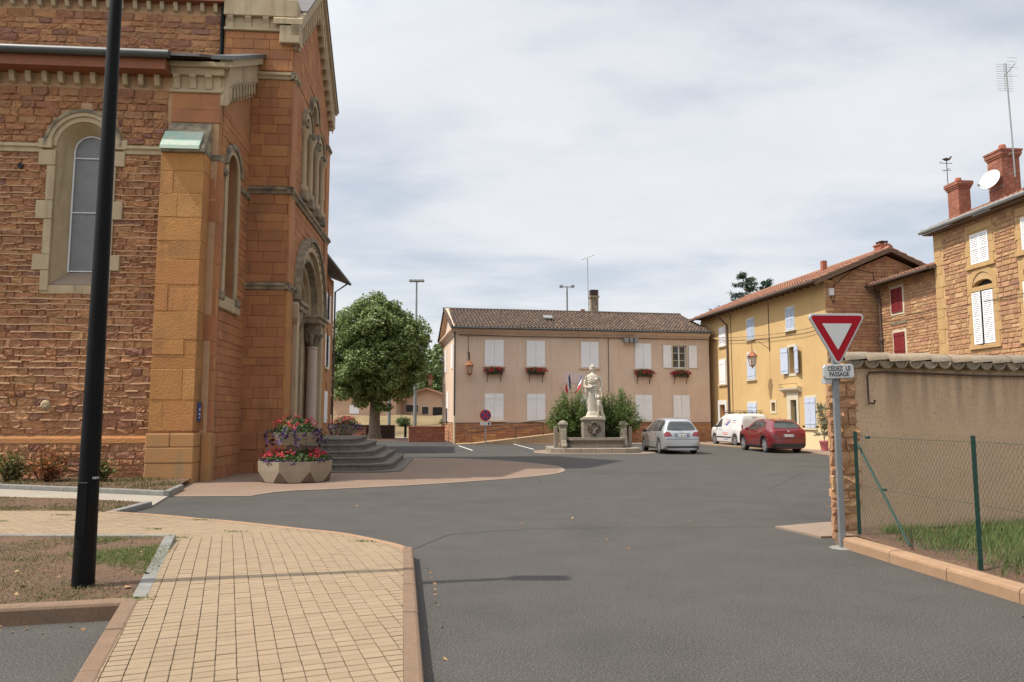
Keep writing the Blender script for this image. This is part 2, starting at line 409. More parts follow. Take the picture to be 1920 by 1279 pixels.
# pavement in front of the houses on the right
sheet('house_pavement', [(11.0, 45.5), (12.9, 38.3), (13.75, 35.3), (13.75, 31.5), (14.6, 20), (17.5, 20), (15.6, 54), (13.4, 54), (12.6, 48)], .03, m_forecb)
MB().prism([(10.9, 45.5), (12.8, 38.3), (13.65, 35.3), (13.65, 31.5), (14.5, 20), (14.62, 20), (13.77, 31.5), (13.77, 35.3), (12.92, 38.3), (11.02, 45.5)], -.02, .045, 'z').build('kerb', m_kerbo, kind='structure')
sheet('town_hall_pavement', [(4.6, 44.6), (11.6, 45.9), (12.9, 48.9), (-3.3, 46.2), (-3.4, 45.3)], .02, m_forecb)
# parking bay lines
for nm, a, c in (('parking_line', (-3.03, 42.5), (-1.93, 36.7)), ('parking_line', (.1, 44.9), (1.1, 37.9))):
    a = np.array(a); c = np.array(c); d = (c - a) / np.linalg.norm(c - a); n = np.array([-d[1], d[0]]) * .055
    MB().quad((*(a + n), .008), (*(a - n), .008), (*(c - n), .008), (*(c + n), .008)).build(nm, m_line, kind='structure')
b = MB()
for x, l in ((-1.5, .5), (-.7, .35), (.0, .6), (.85, .3)):
    b.quad((x, 37.35 + .08 * x, .008), (x + l, 37.35 + .08 * x, .008), (x + l, 37.55 + .08 * x, .008), (x, 37.55 + .08 * x, .008))
b.build('worn_road_marking', mat('worn_paint', (.22, .21, .17), (.12, .115, .1), scale=8, contrast=3), kind='structure')
# tar seams and small cracks in the road
m_tar = mat('tar_seam', (.045, .042, .039), (.062, .057, .052), scale=9, rough=.85)
def seam(pts, w, seed):
    r = random.Random(seed); P = []; b = MB()
    for (x0, y0), (x1, y1) in zip(pts[:-1], pts[1:]):
        n = max(2, int(math.hypot(x1 - x0, y1 - y0) / .25)); P += [(x0 + (x1 - x0) * i / n + r.uniform(-.02, .02), y0 + (y1 - y0) * i / n + r.uniform(-.03, .03)) for i in range(n)]
    for (x0, y0), (x1, y1) in zip(P[:-1], P[1:]):
        d = math.hypot(x1 - x0, y1 - y0) + 1e-6; nx_, ny_ = -(y1 - y0) / d * w, (x1 - x0) / d * w
        b.quad((x0 + nx_, y0 + ny_, .0045), (x0 - nx_, y0 - ny_, .0045), (x1 - nx_, y1 - ny_, .0045), (x1 + nx_, y1 + ny_, .0045))
    b.build('tar_seam', m_tar, kind='structure')
seam([(-1.3, 9.6), (-.9, 10.9), (.4, 11.5), (4.0, 11.6)], .007, 1); seam([(4.2, 11.0), (6.0, 17.5), (9.5, 24)], .009, 2); seam([(1.2, 14.8), (8.0, 15.4), (12, 16.2)], .006, 3); seam([(-4.6, 15.6), (-1, 14.2), (1.2, 14.8)], .006, 4)
# ---------------------------------------------------------------- the paved walk
ZP = .14
def zpav(x, y):      # the walk drops to the road along its far edge
    t = min(1, max(0, (y - 8.6) / 2.6)); t2 = min(1, max(0, (-5.2 - x) / 1.8)); t = t * (1 - t2)
    return ZP - .115 * t
top_edge = [(-1.29, 8.95), (-1.45, 9.3), (-1.68, 9.66), (-2.41, 10.6), (-3.1, 11.15), (-3.85, 11.62), (-4.8, 12.15), (-5.6, 12.42), (-6.7, 12.45)]
te = spline(top_edge, 5)
walk = [(-.15, 1.2), (-1.28, 8.9)] + te + [(-16, 12.5), (-16, 10.06), (-4.5, 9.95), (-3.23, 6.63), (-3.2, 6.5), (-1.22, 1.2)]
def pip(x, y, poly):
    ins_ = False; j = len(poly) - 1
    for i in range(len(poly)):
        xi, yi = poly[i]; xj, yj = poly[j]
        if (yi > y) != (yj > y) and x < (xj - xi) * (y - yi) / (yj - yi) + xi: ins_ = not ins_
        j = i
    return ins_
# bed under the pavers, following the drop
import itertools
pts2 = [Vector(p) for p in walk]; 
gridp = [Vector((x, y)) for x in np.arange(-15.5, 0, .4) for y in np.arange(1.5, 12.5, .4) if pip(x, y, walk)]
vv, ee, ff, _, _, _ = delaunay_2d_cdt(pts2 + gridp, [(i, (i + 1) % len(pts2)) for i in range(len(pts2))], [], 1, 1e-4)
b = MB(); b.add([(p.x, p.y, zpav(p.x, p.y) - .012) for p in vv], ff); walk_o = b.build('paved_walk', m_joint, kind='structure')
# pavers: two fields, stack bond
PD = R(20.8); ca, sa = math.cos(PD), math.sin(PD)
def clip_poly(sub, clip):   # convex subject against half planes only where needed
    return sub
PW, PL = .1285, .1045
def inset_ok(cs, poly): return all(pip(x, y, poly) for x, y in cs)
def paver_mesh(k):
    r = random.Random(k); g = .0028; gy = .005; e = .004; x0, x1, y0, y1 = g - PW / 2, PW / 2 - g, gy - PL / 2, PL / 2 - gy
    q = lambda: r.uniform(-.0016, .0016)
    vs = [(x0 + q(), y0 + q(), -.03), (x1 + q(), y0 + q(), -.03), (x1 + q(), y1 + q(), -.03), (x0 + q(), y1 + q(), -.03), (x0, y0, -.003), (x1, y0, -.003), (x1, y1, -.003), (x0, y1, -.003),
          (x0 + e, y0 + e, q() / 2), (x1 - e, y0 + e, q() / 2), (x1 - e, y1 - e, q() / 2), (x0 + e, y1 - e, q() / 2)]
    fs = [(8, 9, 10, 11)] + [(a + i, a + (i + 1) % 4, a + 4 + (i + 1) % 4, a + 4 + i) for a in (0, 4) for i in range(4)]
    return MB().add(vs, fs).mesh('paver', m_paver, fix=False)
PM = [paver_mesh(i) for i in range(10)]
PV = []
for me in PM:
    co = np.empty(len(me.vertices) * 3); me.vertices.foreach_get('co', co); PV.append((co.reshape(-1, 3), [tuple(p.vertices) for p in me.polygons]))
cand = []
main_poly = [p for p in walk if p[0] > -15 or True]
def field(rot, test, xr, yr, ox, oy):
    c_, s_ = math.cos(rot), math.sin(rot)
    for i in range(*xr):
        for j in range(*yr):
            jx = random.uniform(-.0015, .0015); lx, ly = i * PW + jx, j * PL
            x, y = ox + lx * c_ - ly * s_, oy + lx * s_ + ly * c_
            if not any(test(x + (a * PW * c_ - b_ * PL * s_) * .5, y + (a * PW * s_ + b_ * PL * c_) * .5) for a in (-1, 1) for b_ in (-1, 1)): continue
            cand.append((x, y, rot))
split = lambda x, y: (y - 9.95) < (x + 4.5) * 1.25 or y < 9.95      # main walk vs the strip that leaves to the left
field(PD, lambda x, y: pip(x, y, walk) and split(x, y), (-12, 60), (-12, 130), -2.2, 1.2)
field(PD + R(24), lambda x, y: pip(x, y, walk) and not split(x, y), (-120, 60), (-60, 90), -6, 10.4)
def tilt(x, y):
    e = .05; return ((zpav(x + e, y) - zpav(x - e, y)) / (2 * e), (zpav(x, y + e) - zpav(x, y - e)) / (2 * e))
walk_np = walk
cand.sort(key=lambda c: c[0] ** 2 + c[1] ** 2 if (c[1] > 4.35 and abs(c[0]) < .72 * c[1]) else 1e6 + c[1])
rest = MB()
def edge_cuts(x, y):
    out = []
    for (ax_, ay_), (bx_, by_) in zip(walk, walk[1:] + walk[:1]):
        dx, dy = bx_ - ax_, by_ - ay_; L2 = dx * dx + dy * dy
        if L2 < 1e-9: continue
        t = max(0, min(1, ((x - ax_) * dx + (y - ay_) * dy) / L2)); q = math.hypot(x - ax_ - t * dx, y - ay_ - t * dy)
        if q < .095: out.append((ax_, ay_, -dy, dx))          # the walk lies to the left of each edge
    return out
def half_clip(poly, cut):
    ax_, ay_, nx_, ny_ = cut; out = []
    for (p, q) in zip(poly, poly[1:] + poly[:1]):
        a, b_ = (p[0] - ax_) * nx_ + (p[1] - ay_) * ny_, (q[0] - ax_) * nx_ + (q[1] - ay_) * ny_
        if a >= 0: out.append(p)
        if (a >= 0) != (b_ >= 0): t = a / (a - b_); out.append((p[0] + (q[0] - p[0]) * t, p[1] + (q[1] - p[1]) * t))
    return out
n_ob = 0
for (x, y, rt) in cand:
    gx, gy = tilt(x, y); nrm = Vector((-gx, -gy, 1)).normalized(); dz = random.uniform(-.0016, .0016)
    cuts = edge_cuts(x, y)
    if cuts:
        c_, s_ = math.cos(rt), math.sin(rt); w, l = PW / 2 - .0034, PL / 2 - .0062
        pl4 = [(x + a * w * c_ - b_ * l * s_, y + a * w * s_ + b_ * l * c_) for a, b_ in ((-1, -1), (1, -1), (1, 1), (-1, 1))]
        for cu in cuts: pl4 = half_clip(pl4, cu) if len(pl4) > 2 else []
        if len(pl4) < 3: continue
        ar = abs(sum(pl4[i - 1][0] * pl4[i][1] - pl4[i][0] * pl4[i - 1][1] for i in range(len(pl4)))) / 2
        if ar < 4e-4: continue
        n = len(pl4); vs = [(u, v, zpav(u, v) - .03) for u, v in pl4] + [(u, v, zpav(u, v) + dz * .5) for u, v in pl4]
        fs = [tuple(range(n, 2 * n))] + [(i, (i + 1) % n, n + (i + 1) % n, n + i) for i in range(n)]
        if n_ob < 300 and ar > 4e-3: MB().add(vs, fs).build('paver', m_paver, walk_o, fix=False); n_ob += 1
        else: rest.add(vs, fs)
        continue
    ax = Vector((math.cos(rt), math.sin(rt), 0)); ax = (ax - nrm * ax.dot(nrm)).normalized(); ay = nrm.cross(ax)
    M4 = Matrix(((ax.x, ay.x, nrm.x, x), (ax.y, ay.y, nrm.y, y), (ax.z, ay.z, nrm.z, zpav(x, y) + dz), (0, 0, 0, 1)))
    q = random.randrange(10)
    if n_ob < 300: inst('paver', PM[q], walk_o, M4); n_ob += 1
    else:
        A = np.array(M4); rest.add((PV[q][0] @ A[:3, :3].T + A[:3, 3]).tolist(), PV[q][1])
o = rest.build('pavers_beyond', m_paver, walk_o, fix=False, kind='stuff')
# pale edge band along the far curve of the walk
b = MB()
for i in range(len(te) - 1):
    (x0, y0), (x1, y1) = te[i], te[i + 1]; d = np.array([x1 - x0, y1 - y0]); d /= np.linalg.norm(d); n = np.array([d[1], -d[0]]) * .11
    for (ax_, ay_) in ((0, 0),):
        p = [(x0, y0), (x1, y1), (x1 + n[0], y1 + n[1]), (x0 + n[0], y0 + n[1])]
        b.add([(u, v, -.02) for u, v in p] + [(p[0][0], p[0][1], zpav(*te[i]) + .003), (p[1][0], p[1][1], zpav(*te[i + 1]) + .003), (p[2][0], p[2][1], zpav(*te[i + 1]) + .002), (p[3][0], p[3][1], zpav(*te[i]) + .002)],
              [(4, 5, 6, 7), (0, 1, 5, 4), (1, 2, 6, 5), (2, 3, 7, 6), (3, 0, 4, 7)])
b.build('edge_kerb', m_kerbo, kind='structure')
# kerb stones on the right of the walk, each a piece
def kerb_run(name, pts, width, z0, z1, m, side=1, length=1.0, roundtop=.03, parent_kind='structure', joint=.008):
    """row of kerb stones along a line"""
    root = bpy.data.objects.new(name, None); C.objects.link(root); root['kind'] = parent_kind
    for (xa, ya), (xb, yb) in zip(pts[:-1], pts[1:]):
        L = math.hypot(xb - xa, yb - ya); n = max(1, round(L / length)); l = L / n; a = math.atan2(yb - ya, xb - xa)
        for i in range(n):
            mb = MB(); w = width * side; r_ = roundtop
            prof = [(0, z0), (0, z1 - r_), (r_ * .35 * side, z1 - r_ * .3), (r_ * side, z1), (w - .01 * side, z1 + .003), (w, z1 - .01), (w, z0)]
            mb.prism(prof, joint / 2, l - joint / 2, 'x')
            o = mb.build('kerb_stone', m, root); o.location = (xa + math.cos(a) * l * i, ya + math.sin(a) * l * i, random.uniform(-.003, .003)); o.rotation_euler = (0, 0, a + random.uniform(-.002, .002))
            w = MB()
    return root
kerb_run('walk_kerb', [(-.02, 1.2), (-1.18, 9.05)], .125, -.05, ZP + .004, m_kerbb, 1, .98)
kerb_run('flat_edging', [(-3.16, 6.62), (-4.43, 9.98)], .13, -.05, ZP + .004, m_kerbg, 1, 1.0, .008)
kerb_run('parking_kerb', [(-1.2, 1.2), (-3.17, 6.52)], .14, -.05, ZP + .006, m_kerbb, 1, 1.0)
kerb_run('parking_kerb', [(-3.2, 6.42), (-4.2, 6.19), (-9.5, 5.0)], .14, -.05, ZP + .006, m_kerbb, -1, 1.0)
kerb_run('grey_edging', [(-16, 10.05), (-4.45, 9.93)], .09, -.05, ZP + .012, m_kerbg, -1, 1.0, .01)
kerb_run('lawn_kerb', [(-6.68, 12.5), (-6.75, 14.15)], .12, -.05, .10, m_kerbg, 1, 1.0, .02)
kerb_run('path_kerb', [(-18, 19.0), (-11.8, 17.35), (-7.18, 15.75)], .1, -.05, .13, m_kerbg, 1, 1.0, .015)
kerb_run('path_kerb', [(-7.18, 15.75), (-7.55, 17.3)], .1, -.05, .13, m_kerbg, 1, 1.0, .015)
# parking bay asphalt at lower left is the road sheet; lawns and beds
def bumpy(name, poly, z, amp, m, res=.18, kind='structure', skirt=.1):
    P = [Vector(p) for p in poly]; xs = [p[0] for p in poly]; ys = [p[1] for p in poly]
    g = [Vector((x + random.uniform(-.4, .4) * res, y + random.uniform(-.4, .4) * res)) for x in np.arange(min(xs), max(xs), res) for y in np.arange(min(ys), max(ys), res) if pip(x, y, poly)]
    vv, ee, ff, ov, _, _ = delaunay_2d_cdt(P + g, [(i, (i + 1) % len(P)) for i in range(len(P))], [], 1, 1e-5)
    b = MB(); b.add([(p.x, p.y, z + amp * (math.sin(p.x * 2.1 + p.y) * .3 + math.sin(p.y * 3.3 - p.x * 1.3) * .3 + random.uniform(-.4, .4))) for p in vv], ff)
    return b.build(name, m, smooth=True, kind=kind)
lawnA = [(-4.50, 9.9), (-3.27, 6.62), (-3.3, 6.45), (-4.2, 6.24), (-9.5, 5.05), (-16, 5.1), (-16, 9.99)]
lawnB = [(-6.82, 12.55), (-6.88, 14.1), (-8.2, 14.45), (-16, 16.2), (-16, 12.55)]
bed = [(-7.28, 15.85), (-7.6, 17.3), (-8.05, 18.3), (-8.1, 19.6), (-20, 19.0), (-20, 19.6), (-18, 19.05), (-11.8, 17.45)]
bed = [(-7.28, 15.87), (-7.65, 17.3), (-8.1, 18.95), (-9.2, 18.95), (-9.2, 19.45), (-20, 18.7), (-18, 19.12)][:5] + [(-24, 18.4), (-18, 19.02)][:0] + [(-18, 19.3), (-17.9, 19.1), (-11.8, 17.45)]
bumpy('lawn', lawnA, ZP - .012, .035, m_soil, .14); bumpy('lawn', lawnB, .10, .03, m_soil, .22); bumpy('flower_bed_soil', bed, .12, .04, m_soil, .22)
sheet('path', [(-6.75, 14.2), (-7.18, 15.72), (-11.8, 17.3), (-18, 18.9), (-18, 16.6), (-8.2, 14.5), (-6.85, 14.17)], .03, m_path)
# grass
def blades(name, poly, n, h, z, m, patch=.5, seed=1, lean=.5, wid=.012, dens=None):
    r = np.random.default_rng(seed); xs = [p[0] for p in poly]; ys = [p[1] for p in poly]; out = []
    while len(out) < n:
        x, y = r.uniform(min(xs), max(xs)), r.uniform(min(ys), max(ys))
        if not pip(x, y, poly): continue
        q = math.sin(x * 3.1 + 1.7 * math.sin(y * 2.3)) * .5 + math.sin(y * 4.1 + 2 * math.sin(x * 1.7)) * .5
        if dens is not None: pr = dens(x, y)
        else: pr = 1.0
        if r.random() * 1.4 < patch + q * .55 and r.random() < pr: out.append((x, y))
    P = np.array(out); k = len(P); hh = h * r.uniform(.4, 1.25, k); a = r.uniform(0, 2 * np.pi, k); ln = r.uniform(0, lean, k) * hh
    d = np.stack([np.cos(a), np.sin(a)], 1); wv = np.stack([-np.sin(a), np.cos(a)], 1) * (wid * r.uniform(.6, 1.3, k))[:, None]
    z0 = np.full((k, 1), z - .01); B = np.concatenate([P, z0], 1)
    v = np.stack([B + np.c_[wv, np.zeros(k)], B - np.c_[wv, np.zeros(k)],
                  B + np.c_[d * (ln * .4)[:, None] - wv * .7, hh * .6], B + np.c_[d * (ln * .4)[:, None] + wv * .7, hh * .6],
                  B + np.c_[d * ln[:, None], hh]], 1).reshape(-1, 3)
    i = np.arange(k)[:, None] * 5
    f = np.concatenate([i + np.array([[0, 1, 2]]), i + np.array([[0, 2, 3]]), i + np.array([[3, 2, 4]])], 1).reshape(-1, 3)
    return np_obj(name, v, f, m, kind='stuff')
tag(blades('lawn_grass', lawnA, 26000, .032, ZP - .005, m_grass, .5, 2, 1.9, .0042, lambda x, y: 1 if x > -9 else .3), 'sparse dry grass on the bare lawn around the lamp post', 'grass')
tag(blades('lawn_grass', [(-4.35, 9.8), (-3.55, 7.6), (-3.9, 7.3), (-5.2, 8.8), (-5.4, 9.7)], 5200, .034, ZP - .008, m_grassg, .36, 5, 1.9, .004), 'fresh green grass clump in the lawn corner by the paved walk', 'grass')
tag(blades('lawn_grass', lawnB, 11000, .045, .10, m_grass, .5, 3, 1.5, .008, lambda x, y: 1.0 if y < 13.4 else .45), 'short grass strip between the paved walk and the church path', 'grass')
tag(blades('lawn_grass', bed, 4200, .07, .12, m_grass, .5, 4, 1.3, .01), 'thin grass growing in the bed below the church wall', 'grass')
# tufts in the joints of the walk
jt = [(-5.0, 12.2), (-5.3, 11.2), (-7.1, 11.9), (-6.6, 11.5), (-4.45, 10.15), (-8.2, 11.7), (-7.6, 11.2), (-9.0, 11.4), (-4.0, 10.9), (-3.22, 6.55), (-1.9, 9.75)]
V_, F_ = [], []
r9 = np.random.default_rng(9)
for x, y in jt:
    n = 45; P = np.c_[x + r9.normal(0, .09, n), y + r9.normal(0, .03, n), np.full(n, zpav(x, y) + .012)]
    v, f = leaf_mesh(P, unit(np.c_[r9.normal(0, .5, n), r9.normal(0, .5, n), np.ones(n)]), .04, .4); F_.append(f + sum(len(a) for a in V_)); V_.append(v)
o = np_obj('joint_weeds', np.concatenate(V_), np.concatenate(F_), m_grassg, kind='stuff'); tag(o, 'small green weeds growing in the joints of the yellow pavers', 'weeds')
# fallen leaves on lawn, gutter and road
r5 = np.random.default_rng(21)
spots = []
for _ in range(60): spots.append((r5.uniform(-8, -3.6), r5.uniform(6.6, 9.6), ZP + .012, .04))
for _ in range(14):
    y = r5.uniform(4.6, 8.8); spots.append((-.53 - .1503 * (y - 4.95) + .12 + abs(r5.normal(0, .03)), y, .012, .035))
for _ in range(30): spots.append((r5.uniform(-6, 5), r5.uniform(6, 22), .01, .035))
for _ in range(20): spots.append((r5.uniform(-4.4, -3.4), r5.uniform(5.95, 6.25), .012, .035))
spots += [(-3.62, 7.55, ZP + .02, .1), (-3.5, 6.95, ZP + .02, .09), (1.0, 12.6, .01, .06), (-2.95, 14.3, .012, .1)]
S = np.array(spots); nn = unit(np.c_[r5.normal(0, .35, len(S)), r5.normal(0, .35, len(S)), np.ones(len(S))])
v, f = leaf_mesh(S[:, :3], nn, 1, .75, sizes=S[:, 3] * r5.uniform(.8, 1.5, len(S)), r=r5)
tag(np_obj('fallen_leaves', v, f, m_dry, kind='stuff'), 'scattered dry brown leaves on lawn, gutter and road', 'leaves')
# ================================================================ the church
TINT_RUB = [(.45, .215, .095), (.37, .16, .085), (.52, .27, .12), (.31, .135, .09), (.53, .295, .14), (.40, .185, .08), (.47, .24, .115), (.27, .13, .10)]
m_rub = mat('rubble_stone', (.4, .19, .08), (.29, .125, .06), scale=6, rough=.95, bump=1, bscale=16, tints=TINT_RUB, island=.14, contrast=1.3)
m_mort = mat('church_mortar', (.50, .32, .185), (.40, .235, .125), scale=3, rough=.95, bump=.6, bscale=40)
m_ash = mat('ashlar', (.42, .2, .07), (.36, .15, .06), scale=2.0, rough=.9, bump=.5, bscale=40, stain=((.22, .10, .055), 1.1, .45), tints=[(.40, .18, .066), (.365, .15, .062), (.42, .20, .072), (.335, .13, .066), (.395, .17, .072), (.35, .14, .06)], island=.1, streak=(.15, .085, .05), streak_amt=.5)
m_ochre = mat('ochre_ashlar', (.48, .265, .075), (.36, .15, .045), scale=2.4, rough=.92, bump=.8, bscale=22, stain=((.25, .12, .05), 1.3, .5), tints=[(.46, .22, .064), (.43, .19, .058), (.48, .245, .078), (.45, .205, .066), (.42, .18, .062)], island=.08, streak=(.17, .10, .05), streak_amt=.55)
m_ashm = mat('ashlar_joint', (.37, .18, .075), (.31, .14, .065), scale=3, rough=.95)
m_lime = mat('limestone', (0.458, 0.361, 0.229), (0.387, 0.29, 0.176), scale=2.5, rough=.9, bump=.35, bscale=40, streak=(0.15, 0.123, 0.088), streak_amt=.5)
m_limed = mat('weathered_limestone', (0.331, 0.267, 0.175), (0.129, 0.11, 0.0828), scale=3.5, rough=.95, bump=.6, bscale=30, contrast=1.4)
m_pinkst = mat('pink_column_stone', (.50, .40, .33), (.45, .35, .28), scale=3, rough=.7, bump=.1, bscale=60)
m_copper = mat('verdigris_copper', (.27, .42, .34), (.42, .44, .36), scale=5, rough=.7, metal=.0, contrast=1.2)
m_black = mat('black_metal', (.0035, .0035, .0037), (.006, .006, .006), scale=2, rough=.5, spec=.12)
m_gutter = mat('dark_zinc', (.05, .055, .055), (.08, .085, .08), scale=3, rough=.5)
m_slate = mat('slate_roof', (.14, .12, .12), (.09, .08, .085), scale=4, rough=.7, bump=.3, bscale=20)
m_soff = mat('painted_soffit', (.26, .085, .035), (.20, .07, .03), scale=3, rough=.7)
m_leadgl = mat('protective_glass', (.17, .17, .165), (.115, .115, .115), scale=3.2, rough=.3, spec=.6, contrast=.8)
m_alu = mat('window_rail', (.62, .63, .65), rough=.5)
m_dark = mat('dark_interior', (.02, .018, .016), rough=.9)
m_wood = mat('door_wood', (.05, .024, .014), (.035, .017, .01), scale=6, rough=.6)
m_step = mat('step_stone', (0.16, 0.136, 0.108), (0.104, 0.0896, 0.0736), scale=3, rough=.92, bump=.6, bscale=35, speck=(0.288, 0.256, 0.2), speck_scale=25, speck_amt=.5)
ch = empty('church', (-9.22, 18.92), R(4.5), 'orange stone church with cream trim, arched windows and columned portal', 'church')
I4 = Matrix.Identity(4)
UA, UF, VN, VF = 1.3, 2.55, 3.42, 10.2       # aisle front plane, nave front plane, nave side plane, far corner
RUB = stone_meshes(12, m_rub, .85, nx=6, nz=4, edge=.1, rim=.25); ASH = stone_meshes(6, m_ash, .08, 'ashlar_block', edge=.02, rim=.66); OCH = stone_meshes(6, m_ochre, .12, 'quoin', edge=.015, rim=.7)
Tside = Matrix.Translation((0, .5, 0)); Tfr = Matrix.Translation((UF, 0, 0)) @ Matrix.Rotation(R(90), 4, 'Z'); Tai = Matrix.Translation((UA, 0, 0)) @ Matrix.Rotation(R(90), 4, 'Z')
Tns = Matrix.Translation((0, VN, 0)); Tcl = Matrix.Translation((0, VN + .12, 0))
# --- aisle side wall with the round-headed window
WC, WI, WO, WZ0, WZS = -2.2, .45, .76, 5.12, 8.86       # centre, glass half width, outer half width, sill, springing
def arched(c, hw, z0, zs, n=14): return [(c - hw, z0), (c + hw, z0)] + [(c + hw * math.cos(math.pi * i / n), zs + hw * math.sin(math.pi * i / n)) for i in range(n + 1)]
outer = [(-16, -.1), (UA - .02, -.1), (UA - .02, 11.2), (-16, 11.2)]
hole = arched(WC, WO - .08, WZ0, WZS)
MB(Tside).prism(outer, 0, .7, 'y', [hole]).build('aisle_wall', m_mort, ch)
def rub_in(a, b, z0, z1):
    cuts = []
    if z1 > 4.95 and z0 < WZS: cuts.append((WC - WO - .12, WC + WO + .12))
    elif z0 >= WZS - .05 and z0 < WZS + WO + .27:
        q = min(abs(z0 - WZS), abs(z1 - WZS)); rr = WO + .27
        if q < rr: h = math.sqrt(rr * rr - q * q); cuts.append((WC - h, WC + h))
    if z0 < 9.2 and z1 > 1.0: cuts.append((-.02, 1.2))
    if z0 >= 9.1: cuts.append((-.05, 1.35))
    return spans_minus(a, b, cuts)
rows_ = []; lst = lay_stones(-8.5, -.0, 1.22, 8.66, .13, .22, .2, .62, rub_in, .018, 4, rows_) + lay_stones(-8.5, .0, 8.95, 10.5, .12, .22, .2, .6, rub_in, .018, 5)
place_stones(lst, RUB, ch, Tside, .065, 300, 'rubble_stone', m_rub, rank=lambda s: (s[0] + s[2] < -5.3, -s[2] * s[3]), stuffname='smaller_rubble_stones')
# proud ribbons of pale mortar along the bed joints
b = MB(Tside); rr_ = random.Random(44)
for z in rows_[1:]:
    x = -8.5
    while x < -.02:
        l = min(rr_.uniform(.12, .45), -.02 - x)
        if rr_.random() < (.86 if z > 2.4 else .3):
            for s0, s1 in rub_in(x, x + l, z - .01, z + .01):
                h = rr_.uniform(.014, .028); d = rr_.uniform(.04, .075); t0, t1 = rr_.uniform(-.012, .012), rr_.uniform(-.012, .012)
                b.add([(s0, 0, z - h + t0), (s1, 0, z - h + t1), (s1, -d, z - h * .5 + t1), (s0, -d, z - h * .5 + t0), (s0, -d * .9, z + h + t0), (s1, -d * .9, z + h + t1), (s1, 0, z + h * 1.5 + t1), (s0, 0, z + h * 1.5 + t0)], [(0, 1, 2, 3), (3, 2, 5, 4), (4, 5, 6, 7), (0, 3, 4, 7), (1, 6, 5, 2)])
        x += l
b.build('mortar_ribbons', m_mort, ch, kind='stuff')
lst = lay_stones(-8.5, -.05, .1, .98, .12, .2, .2, .6, None, .02, 6)
place_stones(lst, RUB, ch, Matrix.Translation((0, .38, 0)), .06, 0, m=m_rub, stuffname='plinth_rubble')
MB().box(-16, 0, .38, .52, -.1, 1.0).build('plinth', m_mort, ch)
MB().prism([(.5, 1.2), (.36, 1.12), (.34, 1.0), (.5, 1.0)], -16, .02, 'x').build('plinth_band', m_ochre, ch)
# string course and eaves corbels
for nm, x0, x1 in (('string_course', -16, WC - WO - .27), ('string_course', WC + WO + .27, -.02)):
    MB().prism([(.51, 8.9), (.41, 8.9), (.39, 8.82), (.44, 8.78), (.44, 8.68), (.51, 8.66)], x0, x1, 'x').build(nm, m_lime, ch)
cb = MB().prism([(0, 0), (-.20, 0), (-.20, -.10), (-.13, -.27), (0, -.31)], -.065, .065, 'x').mesh('corbel', m_lime)
for i in range(24):
    x = -.35 - i * .415
    if x > -9: inst('corbel', cb, ch, Matrix.Translation((x, .5, 10.86)))
MB().box(-16, 0.0, -.02, .52, 10.87, 11.16).build('soffit', m_soff, ch)
MB().tube([(-16, -.12, 11.24), (.12, -.12, 11.24)], .11, 10).build('gutter', m_gutter, ch, True)
MB().prism([(-.1, 11.22), (-.1, 11.3), (VN + .1, 12.95), (VN + .1, 12.85)], -16, .9, 'x').build('aisle_roof', m_slate, ch)
# --- window surround, splay, glazing
b = MB(Tside); n = 16
def ringpts(hw, zs): return [(WC - hw, WZ0 if hw > .5 else 5.52)] + [(WC + hw * math.cos(math.pi * (1 - i / n)), zs + hw * math.sin(math.pi * (1 - i / n))) for i in range(n + 1)] + [(WC + hw, WZ0 if hw > .5 else 5.52)]
A, B_ = ringpts(WO - .07, WZS), ringpts(WI, WZS)
win = b
for i in range(len(A) - 1):
    b.quad((A[i][0], -.02, A[i][1]), (A[i + 1][0], -.02, A[i + 1][1]), (B_[i + 1][0], .42, B_[i + 1][1]), (B_[i][0], .42, B_[i][1]))
w_o = b.build('window', m_lime, ch)
MB(Tside).quad((WC - WO + .07, -.02, WZ0), (WC + WO - .07, -.02, WZ0), (WC + WI, .42, 5.52), (WC - WI, .42, 5.52)).build('sloping_sill', m_forecb, w_o)
MB(Tside).prism(arched(WC, WI, 5.5, WZS), .43, .45, 'y').build('pane', m_leadgl, w_o)
b = MB(Tside); t = .028
b.box(WC - WI, WC - WI + t * 1.4, .39, .425, 5.52, WZS).box(WC + WI - t * 1.4, WC + WI, .39, .425, 5.52, WZS).arch(WC, WZS, WI - t * 1.4, WI, .39, .425, n=14)
for z in (5.54, 7.15, 8.66): b.box(WC - WI, WC + WI, .392, .424, z, z + t)
b.build('window_frame', m_alu, w_o)
for s, zz_ in ((-1, None), (1, None)):      # long and short jamb blocks
    z = WZ0 - .18; k = 0
    for h in (.55, .42, .95, .5, .95, .42):
        if z + h > WZS + .15: break
        wd = .34 if k % 2 else .12
        x0 = WC + s * (WO - .09); x1 = WC + s * (WO + wd)
        MB(Tside).box(min(x0, x1), max(x0, x1), -.095 - .008 * (k % 2), .05, z + .004, z + h - .004).build('jamb_block', m_lime, ch, bev=.012); z += h; k += 1
MB(Tside).box(WC - WO - .1, WC + WO + .1, -.06, .05, WZ0 - .26, WZ0 - .02).build('window_sill', m_lime, ch, bev=.02)
MB(Tside).arch(WC, WZS, WO - .075, WO + .06, -.045, .06, n=18).build('arch_moulding', m_lime, ch, True)
MB(Tside).arch(WC, WZS, WO + .06, WO + .17, -.09, .06, n=18).build('arch_moulding', m_lime, ch, True)
MB(Tside).arch(WC, WZS, WO + .17, WO + .25, -.12, .06, n=18).build('hood_mould', m_limed, ch, True)
for s in (-1, 1): MB(Tside).box(WC + s * (WO + .02), WC + s * (WO + .38), -.11, .04, WZS - .08, WZS + .18).build('hood_stop', m_lime, ch, bev=.02)
MB(Tside @ Matrix.Translation((-3.75, -.07, 8.28)) @ Matrix.Rotation(R(90), 4, 'X')).lathe([(.075, 0), (.075, .03)], 12).build('vent_hole', m_dark, ch)
